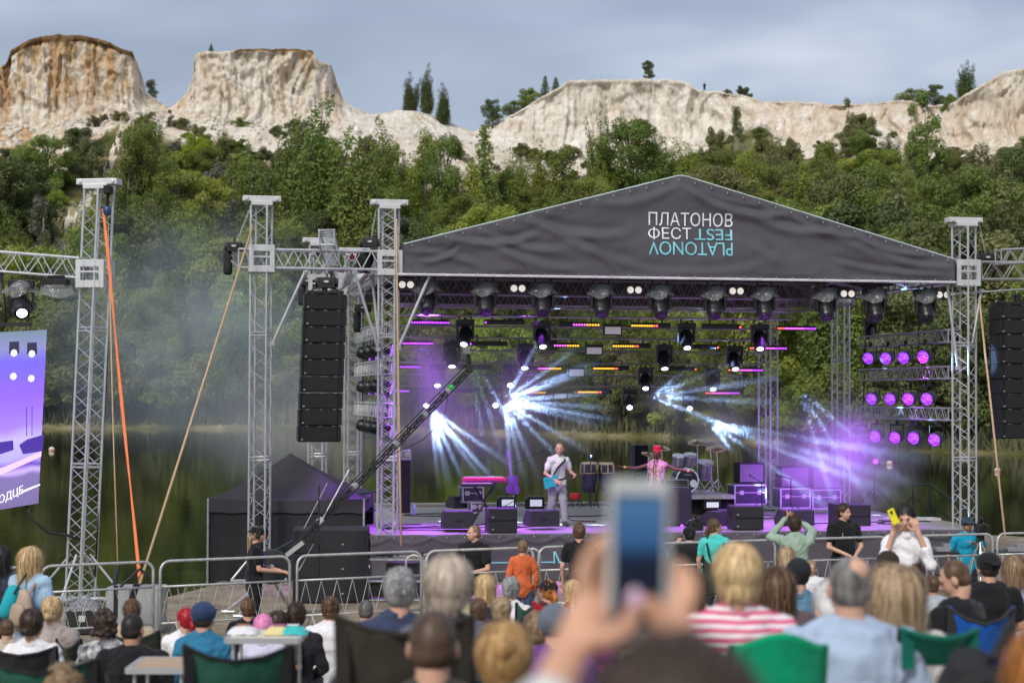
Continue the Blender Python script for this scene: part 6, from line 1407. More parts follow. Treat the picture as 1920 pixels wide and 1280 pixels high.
def head_prims(mb, c, Rh, s, face=True):
    q = lambda x, y, z: c + Rh @ Vector((x, y, z)) * s
    mb.ell(q(0, -.012, .028), (.076 * s, .094 * s, .094 * s), Rh, 18, 12); mb.ell(q(0, .026, -.02), (.064 * s, .066 * s, .088 * s), Rh, 16, 10); mb.ell(q(0, .04, -.078), (.036 * s, .038 * s, .03 * s), Rh)
    mb.cap(q(0, .088, .012), q(0, .108, -.022), .009 * s, .013 * s, 8); mb.ell(q(0, .084, -.056), (.022 * s, .012 * s, .009 * s), Rh); mb.ell(q(0, .082, .032), (.05 * s, .014 * s, .01 * s), Rh)
    for k in (-1, 1): mb.ell(q(k * .079, -.002, -.008), (.012 * s, .02 * s, .033 * s), Rh @ Matrix.Rotation(k * .3, 3, 'Z'))
def hair_prims(mb, ty, q, Rh, s):
    E = lambda x, y, z, a, b, c_: mb.ell(q(x, y, z), (a * s, b * s, c_ * s), Rh, 16, 12)
    if ty == 'bald': E(0, -.048, -.008, .0785, .064, .060); return
    if ty == 'crop': E(0, -.020, .034, .0805, .093, .094); E(0, -.045, -.01, .079, .062, .062); return
    if ty == 'long_bangs': ty = 'long'
    E(0, -.022, .040, .087, .098, .099); E(0, -.045, -.01, .084, .07, .08)
    if ty in ('short',): E(0, .01, .105, .06, .062, .03)
    if ty == 'full': E(0, -.03, .05, .098, .105, .10); E(0, -.05, -.02, .095, .075, .085)
    if ty == 'bob': E(0, -.035, .03, .102, .10, .105); E(0, -.04, -.05, .10, .075, .075); E(-.075, .01, -.03, .03, .045, .07); E(.075, .01, -.03, .03, .045, .07)
    if ty == 'bobshort': E(0, -.035, .04, .103, .104, .108); E(0, -.055, -.03, .088, .07, .07)
    if ty in ('long', 'xlong'):
        L = .30 if ty == 'long' else .42
        for x in (-.05, .05, 0): mb.cap(q(x, -.055, 0), q(x * 1.25, -.085, -L * (1 if x else 1.08)), .058 * s, .034 * s, 12, fl=(Rh @ Vector((0, 1, 0)), .6))
        for x in (-1, 1): mb.cap(q(x * .075, -.01, .0), q(x * .085, -.03, -.2), .03 * s, .022 * s)
    if ty == 'bun': E(0, -.10, .085, .042, .04, .042); E(0, -.085, .06, .03, .03, .03)
    if ty == 'topbun': E(0, -.04, .15, .036, .036, .04); E(0, -.03, .12, .03, .03, .03)
    if ty == 'lowbun': E(0, -.12, -.035, .04, .038, .036)
    if ty == 'ponylong': mb.cap(q(0, -.09, .03), q(0, -.13, -.08), .03 * s, .038 * s); mb.cap(q(0, -.13, -.08), q(0, -.12, -.34), .038 * s, .02 * s)
    if ty == 'pony': mb.cap(q(0, -.10, .03), q(0, -.135, -.05), .028 * s, .032 * s); mb.cap(q(0, -.135, -.05), q(0, -.115, -.19), .032 * s, .014 * s)
    if ty == 'curly':
        r = random.Random(5)
        for i in range(26): a = r.uniform(0, 6.28); z = r.uniform(-.08, .14); w = (1 - max(0, z - .04) / .12 * .75); E(.095 * w * math.cos(a), -.03 + .10 * w * math.sin(a) * (1 if math.sin(a) < 0 else .45), z, .032, .032, .032)
    if ty == 'braid':
        for i in range(6): E(.02 * (i % 2), -.10 - .01 * math.sin(i), .05 - i * .04, .026, .02, .026)
def strands(mb, ty, q, s, n, seed):
    r = random.Random(seed); L = {'crop': .012, 'bald': .01, 'short': .035, 'full': .06, 'bob': .12, 'bobshort': .10, 'long': .31, 'xlong': .44, 'bun': .05, 'topbun': .05, 'lowbun': .06, 'pony': .05, 'curly': .05, 'braid': .05, 'long_bangs': .3}.get(ty, .04)
    if L < .02: return
    for _ in range(int(n * 1.7)):
        mb.mi = 1 if r.random() < .35 else 0; a = r.uniform(0, 6.28); u = r.uniform(-.35, 1); rad = math.sqrt(max(0, 1 - u * u)); p = Vector((rad * math.cos(a), rad * math.sin(a), u))
        if p.y > .45 and p.z < .45: continue
        big = 1.12 if ty in ('bob', 'full', 'bobshort') else 1.03; A = Vector((.089, .100, .101)) * big; c0 = Vector((0, -.022, .038)); pos = Vector((p.x * A.x, p.y * A.y, p.z * A.z)); pts = []; l = L * r.uniform(.6, 1.15); k = 6; nn = p.copy()
        for i in range(k + 1):
            pts.append((c0 + pos, nn.copy())); down = Vector((r.gauss(0, .12), r.gauss(0, .12) - (.25 if ty in ('bun', 'pony', 'lowbun') else 0), -1 if u > -.2 or L > .1 else -.4)); 
            if ty in ('short', 'full') and pos.z > .04: down = Vector((r.gauss(0, .5), .3 + r.gauss(0, .5), r.gauss(0, .3)))
            nn2 = Vector((pos.x / A.x ** 2, pos.y / A.y ** 2, pos.z / A.z ** 2)); inside = pos.z > -.05
            if inside: nn = nn2.normalized(); down = down - nn * down.dot(nn)
            if down.length < .05: down = Vector((0, -.5, -.5))
            pos = pos + down.normalized() * (l / k)
            if not inside: pos.x *= .985
        w = r.uniform(.0022, .0048); vs = []; wild = r.random() < .12
        for (pp_, nn_), j in zip(pts, range(k + 1)):
            t = (pts[min(j + 1, k)][0] - pts[max(j - 1, 0)][0]); sd_ = t.cross(nn_); sd_ = sd_.normalized() if sd_.length > 1e-6 else Vector((1, 0, 0)); ww = w * (1 - .7 * j / k); off = nn_ * (.003 + .004 * r.random() + (.010 * j / k if wild else 0)); vs += [q(*(pp_ + off - sd_ * ww)), q(*(pp_ + off + sd_ * ww))]
        mb.add(vs, [(2 * j, 2 * j + 1, 2 * j + 3, 2 * j + 2) for j in range(k)])
def person(px, py, hpx, label, hair=('short', 'brown'), top=((.5, .5, .5), 'short'), rz=0, yaw=0, pitch=0, pose='sit', s=1.0, Y=None, skin='fair', legs=(.03, .035, .05), arms=None, lean=.0, tilt=0, floor=None, group=None, vox=.0105, build=1.0, extra=None, topmat=None, hat=None, legmat=None, coll=None, headoff=None, strandn=260, cat='person', tuck=False, skirt=None, nohair=False, handcurl=.5):
    Y = Y or F * .25 * s / hpx; Hc = P(px, py, Y); gz = g(Hc.x, Hc.y) if floor is None else floor
    lb = math.sin(lean); cb = math.cos(lean); rot = Matrix.Rotation(rz, 3, 'Z')
    hip2head = .70 * s; off = rot @ Vector((0, (lb * .66 + .02) * s, 0))
    hz = Hc.z - (.54 * cb + .135) * s - gz
    if pose == 'sit': hz = max(.3, min(.8, hz)); 
    root = T('person', label, cat, (Hc.x - off.x, Hc.y - off.y, gz), rz, group or ('seated people in the audience' if pose == 'sit' else None))
    if hat is None and not hair: pass
    base = Hc.z - gz - (.54 * cb + .135) * s; hip = Vector((0, 0, base)); kx = build
    V = lambda x, y, z: hip + Vector((x, y, z)) * s
    def tz(x, y, z): return hip + Vector((x, y * cb + z * lb, z * cb - y * lb)) * s      # torso frame with lean
    neck = tz(0, 0, .52); head = Vector((0, (lb * .66 + .02) * s, Hc.z - gz)); Rh = Matrix.Rotation(yaw, 3, 'Z') @ Matrix.Rotation(-pitch, 3, 'X') @ Matrix.Rotation(tilt, 3, 'Y')
    sh = [tz(-.165 * kx, 0, .455), tz(.165 * kx, 0, .455)]
    ar = arms or {}; J = []
    for i, k in enumerate((-1, 1)):
        dflt = ((k * .235 * kx, .03, .20), (k * .13, .27, .10)) if pose == 'sit' else ((k * .245 * kx, -.03, .19), (k * .235 * kx, .06, -.05))
        e_, h = ar.get(k, dflt); el = tz(*e_); ha = tz(*h); J.append((sh[i], el, ha))
    if pose == 'sit':
        kn = [V(-.13, .42, .02), V(.13, .42, .02)]; ft = [Vector((kn[0].x - .02, kn[0].y + .04, .06)), Vector((kn[1].x + .02, kn[1].y + .04, .06))]
        if abs(kn[0].z - ft[0].z) > .5: pass
    elif pose == 'walk': kn = [Vector((-.10 * s, .10 * s, base * .52)), Vector((.10 * s, -.02, base * .52))]; ft = [Vector((-.11 * s, .14 * s, .07 * s)), Vector((.12 * s, -.16 * s, .07 * s))]
    elif pose == 'crouch': kn = [V(-.16, .38, -.02), V(.16, .38, -.02)]; ft = [Vector((-.14, .16, .06)), Vector((.14, .16, .06))]
    else: kn = [Vector((-.10 * s, .02, base * .52)), Vector((.11 * s, .03, base * .52))]; ft = [Vector((-.11 * s, 0, .07 * s)), Vector((.14 * s, .02, .07 * s))]
    def torso(mb, inf, lo=-.02):
        i = inf
        mb.cap(tz(-.075, 0, .0), tz(.075, 0, .0), (.105 + i) * s, (.105 + i) * s, 14); mb.cap(tz(0, 0, max(.04, lo)), tz(0, .005, .24), (.135 * kx + i) * s, (.135 * kx + i) * s, 16, fl=((0, 1, 0), .78)); mb.cap(tz(0, 0, .22), tz(0, -.005, .37), (.14 * kx + i) * s, (.162 * kx + i) * s, 16, fl=((0, 1, 0), .70))
        mb.cap(sh[0] + Vector((.03, 0, -.02)) * s, sh[1] - Vector((.03, 0, .02)) * s, (.068 + i) * s, (.068 + i) * s, 12); 
        for k in (0, 1): mb.cap(sh[k] * .62 + neck * .38 + Vector((0, 0, .0)), neck + Vector((0, 0, .02)) * s, (.05 + i) * s, (.045 + i) * s, 10)
    mb = MB(); torso(mb, 0); mb.cap(neck + Vector((0, -.005, -.03)) * s, head + Rh @ Vector((0, -.025, -.06)) * s, .064 * s, .058 * s, 12); head_prims(mb, head, Rh, s)
    for i, (a, b, c) in enumerate(J):
        mb.cap(a, b, .047 * s, .037 * s, 10); mb.cap(b, c, .037 * s, .026 * s, 10); hand(mb, c, (c - b), (-1, 1)[i], ar.get('curl', handcurl), s, palm=ar.get('palm'))
        mb.cap(sh[i], sh[i], .058 * s, .058 * s, 10)
    for i in (0, 1):
        h0 = V((-.085, .085)[i], 0, -.01); mb.cap(h0, kn[i], .088 * s, .058 * s, 12); mb.cap(kn[i], ft[i], .056 * s, .038 * s, 12); mb.cap(ft[i] + Vector((0, -.03, -.015)) * s, ft[i] + Vector((0, .14, -.03)) * s, .036 * s, .03 * s, 8)
    body = remesh(mb, vox * max(.8, s), 2, name='body'); body.materials.clear(); body.materials.append(SKIN[skin]); bo = bpy.data.objects.new('body', body); COL.objects.link(bo); bo.parent = root
    def put(nm, mb_, mt, vx=vox, disp=None, sm=2, parent=root):
        me = remesh(mb_, vx, sm, disp, nm); me.materials.clear(); me.materials.append(mt); o = bpy.data.objects.new(nm, me); COL.objects.link(o); o.parent = parent; return o
    fold = lambda v: .016 * s * noise.noise(Vector((v.x * 6 + v.z * 2, v.y * 7, v.z * 10 + px))) + .009 * s * (1 - 2 * abs(noise.noise(Vector((v.x * 11 - v.z * 5, v.y * 11, v.z * 9 + px)))))
    # shirt
    if top is not None:
        tc_, sl = top; mb = MB(); inf = .016 if sl != 'coat' else .03; torso(mb, inf, -.02)
        if pose != 'sit' and not tuck: mb.cap(tz(0, 0, -.05), tz(0, 0, .1), (.135 * kx + inf) * s, (.135 * kx + inf) * s, 14, fl=((0, 1, 0), .85))
        for (a, b, c) in J:
            if sl == 'none': continue
            mb.cap(a, a.lerp(b, .62 if sl == 'short' else 1), .074 * s, (.060 if sl == 'short' else .054) * s, 10)
            if sl in ('long', 'coat'): mb.cap(b, b.lerp(c, .93), .050 * s, .036 * s, 10)
            if sl == 'rolled': mb.cap(b, b.lerp(c, .4), .052 * s, .045 * s, 10)
        if sl in ('short', 'long', 'rolled') and hpx > 25:
            cm_ = MB(); cm_.lathe([(.078 * s, -.03 * s), (.080 * s, .0), (.074 * s, .022 * s), (.066 * s, .020 * s), (.064 * s, -.01 * s)], neck + Vector((0, -.004, -.005)), (0, .1, 1), 20); co_ = cm_.build('collar', cloth(tuple(min(.8, c_ * .8 + .004) for c_ in tc_)), root, smooth=True)
        tm = topmat or cloth(tc_); put('shirt' if sl != 'coat' else 'jacket', mb, tm, disp=fold)
    if skirt is None:
        mb = MB(); mb.cap(V(-.075, 0, 0), V(.075, 0, 0), .116 * s, .116 * s, 14)
        for i in (0, 1): mb.cap(V((-.085, .085)[i], 0, -.01), kn[i], .103 * s, .074 * s, 12); mb.cap(kn[i], kn[i].lerp(ft[i], .9), .072 * s, .058 * s, 12)
        put('trousers', mb, legmat or cloth(legs), disp=fold)
    else:
        mb = MB(); mb.cap(V(0, 0, .12), V(0, 0, -.25), .125 * s, .17 * s, 16, fl=((0, 1, 0), .8)); put('skirt', mb, cloth(skirt), disp=fold)
    mb = MB()
    for i in (0, 1): mb.cap(ft[i] + Vector((0, -.04, -.02)) * s, ft[i] + Vector((0, .15, -.035)) * s, .045 * s, .038 * s, 8)
    put('shoes', mb, cloth((.05, .05, .055)), .012)
    q = lambda x, y, z: head + Rh @ Vector((x, y, z)) * s
    if hair and not nohair:
        ty, hc = hair; mb = MB(); hair_prims(mb, ty, q, Rh, s); iv = Rh.inverted()
        def hd(v):
            l = iv @ (v - head); a = math.atan2(l.y, l.x); return s * (.0045 if ty not in ('bald', 'crop') else .0015) * (noise.noise(Vector((a * 7, l.z * 9, l.length * 12))) + .7 * noise.noise(Vector((a * 22, l.z * 14, 1))))
        ho = put('hair', mb, HC[hc], .0085 * s, hd, 1)
        mb = MB(); strands(mb, ty, q, s, strandn, int(px))
        if mb.v:
            me = mb.mesh('locks', [HC[hc], HL[hc]]); me.shade_smooth(); so_ = bpy.data.objects.new('locks', me); COL.objects.link(so_); so_.parent = ho
    if hat:
        kind, c = hat[0], hat[1]; mb = MB()
        if kind == 'cap': 
            mb.ell(q(0, -.02, .052), (.102 * s, .114 * s, .094 * s), Rh, 18, 12); bd_ = 1 if len(hat) < 3 or hat[2] != 'back' else -1
            mb.cap(q(-.035, .09 * bd_, .065), q(.035, .09 * bd_, .065), .05 * s, .05 * s, 14, fl=(Rh @ Vector((0, 0, 1)), .18)); mb.cap(q(0, .1 * bd_, .066), q(0, .14 * bd_, .055), .055 * s, .045 * s, 14, fl=(Rh @ Vector((0, 0, 1)), .16))
        elif kind == 'beanie': mb.ell(q(0, -.02, .05), (.103 * s, .115 * s, .105 * s), Rh, 18, 12)
        elif kind == 'hood': mb.ell(q(0, -.025, .03), (.12 * s, .125 * s, .13 * s), Rh, 18, 12); mb.cap(q(0, -.06, -.08), tz(0, -.08, .45), .08 * s, .11 * s)
        elif kind == 'wrap': 
            for a in range(7): t = a * .9; mb.ell(q(.035 * math.cos(t), -.01 + .035 * math.sin(t), .125 + .02 * (a % 2)), (.045 * s, .045 * s, .04 * s))
            mb.ell(q(0, -.015, .06), (.088 * s, .1 * s, .07 * s), Rh)
        put('cap' if kind == 'cap' else 'headwear', mb, cloth(c), .008 * s, (lambda v: .003 * noise.noise(v * 30)) if kind != 'wrap' else (lambda v: .008 * noise.noise(v * 26)), 1)
        if kind == 'cap' and len(hat) > 3:
            mb = MB(); 
            for k in (-1, 0, 1): mb.box(q(k * .022, -.122 + abs(k) * .003, .06), (.016 * s, .004, .012 * s), Rh)
            mb.build('cap_print', WHITEP, root)
    # face
    for k in (-1, 1): mb = MB(); mb.ell(q(k * .031, .079, .010), (.012 * s, .009 * s, .007 * s), Rh, 8, 6); mb.build('eye', mat('eye_dark', (.03, .02, .018), .2), root)
    mb = MB(); mb.ell(q(0, .092, -.057), (.019 * s, .006 * s, .005 * s), Rh, 8, 6); mb.build('mouth', mat('lips', (.32, .09, .08), .5), root)
    if hair and hair[1] in HC:
        for k in (-1, 1): mb = MB(); mb.cap(q(k * .018, .091, .030), q(k * .044, .083, .032), .0035 * s, .003 * s, 6); mb.build('eyebrow', HC[hair[1]], root)
    root['j'] = 0; del root['j']
    return dict(root=root, q=q, tz=tz, head=head, Rh=Rh, J=J, s=s, hip=hip, neck=neck, sh=sh)
def onbody(d, name, mb, mt, parent=None, smooth=False): return mb.build(name, mt, parent or d['root'], smooth=smooth)
def collar(d, mt, r=.075):
    mb = MB(); s = d['s']; n = d['neck']; mb.lathe([(r * s, -.02 * s), (r * 1.08 * s, .0), (r * .92 * s, .045 * s), (r * .82 * s, .05 * s), (r * .8 * s, .0)], n + Vector((0, -.004, .0)), (0, .12, 1), 20); onbody(d, 'collar', mb, mt, smooth=True)
def placket_logo(d):
    mb = MB(); tz = d['tz']; mb.box(tz(.075, .128, .36), (.045, .006, .05)); mb.box(tz(.075, .130, .32), (.05, .006, .018)); onbody(d, 'chest_print', mb, WHITEP)
# --- chairs
def camp_chair(x0, x1, ytop, Y, col, label, hback=.46, frame=BLACK, sag=.05, group='folding camp chairs', edge=None, rz=0):
    a = P(x0, ytop, Y); b = P(x1, ytop, Y); W = b.x - a.x; cx = (a.x + b.x) / 2; gz = g(cx, Y); root = T('camp_chair', label, 'camp chair', (cx, Y, gz), rz, group); H = a.z - gz; sz = max(.12, H - hback); qz = max(.12, H - .46); m = cloth(col)
    mb = MB(); mb.grid(lambda u, v: ((u - .5) * (W - .02), -.02 - .10 * (math.sin(math.pi * u)) * .8 + .16 * (1 - v) - .01 * noise.noise(Vector((u * 5, v * 4, x0))), sz + (H - sz) * v - sag * math.sin(math.pi * u) * v + (.02 * abs(2 * u - 1) ** 6) * v), 30, 20)
    o = mb.build('back_panel', m, root, smooth=True); o.modifiers.new('s', 'SOLIDIFY').thickness = .006
    mb = MB(); mb.grid(lambda u, v: ((u - .5) * (W - .02), .12 + .42 * v, qz + .02 - .06 * math.sin(math.pi * u) * math.sin(math.pi * v) + .04 * v), 16, 12); o = mb.build('seat', m, root, smooth=True); o.modifiers.new('s', 'SOLIDIFY').thickness = .006
    mb = MB()
    for k in (-1, 1):
        x = k * W / 2; mb.tube((x, 0, H + .015), (x, .17, qz - .02), .013, 8); mb.tube((x, .14, qz), (x, .52, .02), .011, 6); mb.tube((x, .54, qz + .04), (x, .1, .02), .011, 6); mb.tube((x, .52, .02), (-x, .1, .02), .008, 6); mb.tube((x, .12, qz), (-x, .12, .03), .008, 6)
        mb.tube((x, .54, qz + .04), (x, .54, qz + .2), .011, 6)
    mb.build('frame', frame, root)
    for k in (-1, 1): mb = MB(); mb.box((k * (W / 2 + .0), .32, qz + .2), (.07, .46, .02)); mb.build('armrest', frame, root)
    if edge:
        mb = MB(); mb.path([(-W / 2, -.01, H + .01), (-W / 4, -.075, H - sag * .7 + .004), (0, -.105, H - sag + .004), (W / 4, -.075, H - sag * .7 + .004), (W / 2, -.01, H + .01)], .011, 6); 
        for k in (-1, 1): mb.box((k * (W / 2 - .025), -.02, (H + sz) / 2), (.05, .012, H - sz))
        mb.build('edge_binding', cloth(edge), root)
    return root
# ---------------------------------------------------------------- performers
gt = person(1049, 842, 25, 'bald guitarist in a white t-shirt and grey trousers playing a turquoise guitar on stage', ('bald', 'dgrey'), ((.72, .71, .74), 'short'), rz=R(180) + .35, yaw=-.35, pose='walk', Y=37.2, s=1.0, floor=DECK, legs=(.30, .30, .33), lean=.16,
            arms={-1: ((-.27, .02, .22), (-.24, .30, .22)), 1: ((.28, .03, .20), (.13, .21, .10)), 'palm': (0, -1, .2)})
def guitar(d):
    tz = d['tz']; r_ = d['root']; A = tz(.16, .19, .07); B = tz(-.42, .30, .22); M = rootmat(r_); root = T('electric_guitar', 'turquoise electric guitar held by the bald guitarist', 'guitar', M @ A); dn = (B - A).normalized(); up = Vector((0, .15, 1)); up = (up - dn * up.dot(dn)).normalized(); fw = dn.cross(up)
    MM = M @ Matrix.Translation(A) @ Matrix((dn, up, -fw)).transposed().to_4x4() @ Matrix.Scale(.8, 4)
    mb = MB(MM); poly = [(-.24, -.13), (-.20, -.16), (-.05, -.12), (.06, -.16), (.14, -.14), (.10, -.06), (.10, .05), (.15, .13), (.06, .15), (-.04, .10), (-.18, .14), (-.24, .10)]; mb.prism(poly, -.02, .025, 'z'); mb.build('body', mat('turquoise_lacquer', (.03, .42, .52), .2), root, world=True, bevel=.006)
    mb = MB(MM); mb.box((.38, 0, .0), (.62, .045, .02)); mb.box((.72, .01, 0), (.14, .07, .015)); mb.build('neck', mat('maple_dark', (.05, .04, .035), .4), root, world=True)
    mb = MB(M); 
    mb.path([tz(.18, .16, .12), tz(.08, .17, .33), tz(-.10, .10, .47), tz(-.13, -.02, .52)], .02, 6); mb.build('strap', BLACKF, root, world=True)
    mb = MB(MM); mb.box((.02, 0, .03), (.03, .08, .01)); mb.box((-.06, 0, .03), (.03, .08, .01)); mb.box((-.13, 0, .03), (.03, .07, .015)); mb.build('pickup', mat('pickup_white', (.6, .6, .6)), root, world=True)
guitar(gt)
sgc = 0
sg = person(1232, 851, 26, 'singer in a pink dress and red head wrap with both arms spread wide', ('crop', 'black'), ((.55, .25, .36), 'none'), rz=R(180) - .1, yaw=-.3, pose='stand', Y=38.0, floor=DECK, skin='dark', skirt=(.72, .45, .55), hat=('wrap', (.62, .02, .05)), s=.98,
            arms={-1: ((-.40, .05, .36), (-.64, .03, .33)), 1: ((.42, .03, .38), (.67, .05, .40)), 'palm': (0, .3, 1)}, topmat=mat('patterned_pink', (.30, .10, .17), .8, 0, .1, 30, col2=(.75, .42, .5)))
def necklace(d):
    mb = MB(); tz = d['tz']
    for x0, x1, L in ((-.05, -.03, .30), (.05, .04, .26), (-.07, -.07, .16), (.06, .09, .40)):
        for i in range(14): t = i / 13; mb.ell(tz(x0 + (x1 - x0) * t, .125 + .02 * math.sin(t * 3), .47 - L * t), (.011, .011, .013), n=6, m=4)
    onbody(d, 'bead_necklace', mb, mat('amber_beads', (.75, .5, .05), .4, 0, .1, 40, col2=(.8, .75, .6)))
    mb = MB(); c = d['J'][0][2]; mb.ell(c, (.035, .035, .03)); mb.ell(d['J'][1][2], (.035, .035, .03)); onbody(d, 'bracelet', mb, mat('gold_paint', (.7, .45, .1), .4, .3))
necklace(sg)
mr = T('hand_microphone', 'microphone held up to the mouth on a straight stand in front of the singer', 'microphone', rootmat(sg['root']) @ sg['q'](0, .2, -.35)); mb = MB(rootmat(sg['root'])); mb.cap(sg['q'](0, .135, -.06), sg['q'](0, .16, -.09), .022, .016); mb.cap(sg['q'](0, .16, -.09), sg['q'](.0, .22, -.24), .012, .010); mb.build('microphone_body', BLACK, mr, world=True)
mb = MB(rootmat(sg['root'])); mb.tube(sg['q'](0, .22, -.24), Vector((sg['q'](0, .25, 0).x, sg['q'](0, .25, 0).y, .02)), .009); mb.lathe([(.12, .0), (.12, .02), (.02, .03)], Vector((sg['q'](0, .25, 0).x, sg['q'](0, .25, 0).y, 0)), n=14); mb.build('round_base_stand', BLACK, mr, world=True)
# hiker far up on the cliff
hk = P(1321, 173, lerp_tab(YB_T, 1321) + 16)
person(1321, 156, 2.9, 'tiny dark figure of a hiker standing on the cliff top', ('short', 'dark'), ((.02, .02, .03), 'short'), rz=R(180), pose='walk', Y=hk.y, floor=hk.z, vox=.03, strandn=0)
# ---------------------------------------------------------------- crew and guards behind the barrier
op = person(484, 1003, 33, 'crane operator in black with a long ponytail, black cap and headphones', ('ponylong', 'dblond'), ((.010, .010, .013), 'short'), rz=R(-82), yaw=-.1, pose='stand', Y=28.6, s=1.03, legs=(.012, .012, .014), hat=('cap', (.012, .012, .014), 'back'), lean=.05,
            arms={-1: ((-.25, .1, .2), (-.1, .38, .16)), 1: ((.22, .06, .19), (.10, .40, .16)), 'palm': (0, 0, -1)})
def phones(d):
    q = d['q']; mb = MB()
    for k in (-1, 1): mb.lathe([(.038, -.012), (.042, .0), (.036, .022), (.01, .026)], q(k * .088, -.0, -.005), d['Rh'] @ Vector((k, 0, 0)), 14)
    mb.path([q(.1 * math.cos(t), -.0, .04 + .105 * math.sin(t)) for t in (0, .5, 1, 1.57, 2.1, 2.6, 3.14)], .009, 6); onbody(d, 'headphones', mb, BLACK)
phones(op)
mb = MB(); tz = op['tz']; mb.path([tz(-.06, .03, .52), tz(-.05, .14, .38), tz(0, .155, .15)], .009, 5); mb.path([tz(.06, .03, .52), tz(.05, .14, .38), tz(0, .155, .15)], .009, 5); onbody(op, 'lanyard', mb, mat('blue_lanyard', (.06, .07, .45), .6))
g1 = person(888, 1000, 33, 'shaven headed guard in a black polo leaning on the rail with folded arms', ('crop', 'lbrown'), ((.012, .012, .014), 'short'), rz=R(180) - .5, yaw=-.6, pose='stand', Y=29.9, s=1.08, build=1.18, legs=(.015, .015, .02), arms={-1: ((-.28, .08, .17), (-.02, .30, .10)), 1: ((.30, .06, .17), (.10, .30, .04))})
placket_logo(g1)
g2 = person(1583, 961, 33, 'young guard in a black polo with hands together behind the rail', ('short', 'dark'), ((.012, .012, .014), 'short'), rz=R(180) + .35, yaw=.45, pose='stand', Y=32.4, s=1.17, build=1.15, legs=(.012, .012, .015), arms={-1: ((-.27, .05, .18), (-.04, .27, .06)), 1: ((.28, .05, .18), (.05, .26, .06))}, floor=-.05)
placket_logo(g2)
cm1 = person(1292, 1003, 30, 'crouching photographer in black with a camera at his eye at the stage front', ('short', 'black'), ((.015, .015, .018), 'long'), rz=.25, yaw=-.1, pose='crouch', Y=31.2, s=1.05, lean=.25, hat=('cap', (.012, .012, .014)), legs=(.012, .012, .014), arms={-1: ((-.26, .2, .34), (-.1, .3, .60)), 1: ((.26, .2, .34), (.12, .3, .60))})
def camera_thing(pos, rz, label, s=1.0, body=None, ring=False):
    root = T('video_camera', label, 'camera', pos, rz); mb = MB(); mb.box((0, 0, 0), (.14 * s, .22 * s, .13 * s)); mb.box((0, -.03, .09 * s), (.05 * s, .14 * s, .04 * s)); mb.box((-.09 * s, -.05, .02), (.05 * s, .08 * s, .06 * s)); mb.build('body', body or BLACK, root, bevel=.01)
    mb = MB(); mb.lathe([(.05 * s, .10 * s), (.055 * s, .22 * s), (.065 * s, .23 * s), (.065 * s, .28 * s)], (0, 0, 0), (0, 1, 0), 14); mb.build('lens', GLASSD, root); mb = MB(); mb.cap((.0, .02, .13 * s), (0, .2 * s, .13 * s), .022 * s, .022 * s); mb.build('microphone', BLACKF, root)
    if ring:
        mb = MB(); mb.ell((-.24, .05, .0), (.03, .012, .02)); mb.build('violet_lamp', EM['p'], root); mb = MB(); mb.ell((.10, .0, -.02), (.018, .012, .018)); mb.build('green_lamp', mat('led_green', (.02, .5, .1), .4, emis=(.05, 1, .25), es=1.5), root)
camera_thing(P(1306, 985, 31.5), .2, 'black video camera with small violet and green lamps held by the crouching photographer', 1.2, ring=True)
cm2 = person(1814, 984, 31, 'camera operator in a bright blue t-shirt looking through his camera by the right tower', ('short', 'black'), ((.01, .30, .47), 'short'), rz=R(180) - .2, yaw=.25, pitch=.05, pose='stand', Y=33.6, s=1.05, build=1.15, skin='tan', tilt=.15, hat=('cap', (.03, .06, .09)), floor=-.02, lean=.12, arms={-1: ((-.28, .1, .28), (-.10, .30, .42)), 1: ((.32, .05, .16), (.32, .24, .02))})
camera_thing(P(1838, 990, 33.2), R(180) - .1, 'black video camera on a tripod in front of the man in blue', 1.35)
def tripod(px, y0, Y, label):
    t = P(px, y0, Y); root = T('tripod', label, 'tripod', (t.x, t.y, 0)); mb = MB()
    for k in range(3): a = k * 2.09 + .3; mb.tube((0, 0, t.z), (.42 * math.cos(a), .42 * math.sin(a), .02), .02, 6)
    mb.build('leg', ALU, root); mb = MB(); mb.box((0, 0, t.z + .04), (.12, .12, .09)); mb.tube((0, 0, t.z), (-.3, -.25, t.z - .12), .01); mb.build('head', BLACK, root)
tripod(1838, 1012, 33.2, 'silver tripod under the video camera of the man in blue')
# ---------------------------------------------------------------- standing spectators in front of the barrier
w1 = person(1, 1046, 47, 'woman with very long black hair standing at the left edge', ('xlong', 'black'), ((.05, .06, .09), 'long'), rz=.1, pose='stand', Y=19.3, s=.98)
w2 = person(60, 1050, 45, 'woman with long blond hair in a light blue shirt with a beige backpack', ('xlong', 'blond'), ((.36, .52, .68), 'long'), rz=-.35, yaw=-.4, pose='stand', Y=18.6, s=.98, strandn=420, legs=(.35, .38, .42))
def backpack(d, c):
    s = d['s']; M = rootmat(d['root']); tz = d['tz']; root = T('backpack', 'small beige leather backpack on the back of the long haired blond woman', 'backpack', M @ tz(.03, -.22, .18), d['root'].rotation_euler.z); m = mat('beige_leather', c, .55, 0, .1, 8)
    mb = MB(); mb.cap(tz(.03, -.20, .12), tz(.03, -.20, .30), .14, .115, 16, fl=((0, 1, 0), .5)); mb.v = [tuple(M @ Vector(p)) for p in mb.v]; mb.build('pack_body', m, root, world=True, smooth=True)
    mb = MB(M); mb.cap(tz(.03, -.27, .13), tz(.03, -.27, .19), .095, .09, 14, fl=((0, 1, 0), .35)); mb.build('front_pocket', mat('beige_leather_dark', tuple(x * .85 for x in c), .55), root, world=True, smooth=True)
    mb = MB(M); mb.path([tz(.10, -.17, .36), tz(.12, -.06, .49), tz(.10, .06, .50)], .014); mb.path([tz(-.06, -.17, .36), tz(-.10, -.06, .49), tz(-.10, .06, .50)], .014); mb.build('strap', MATS['beige_leather_dark'], root, world=True)
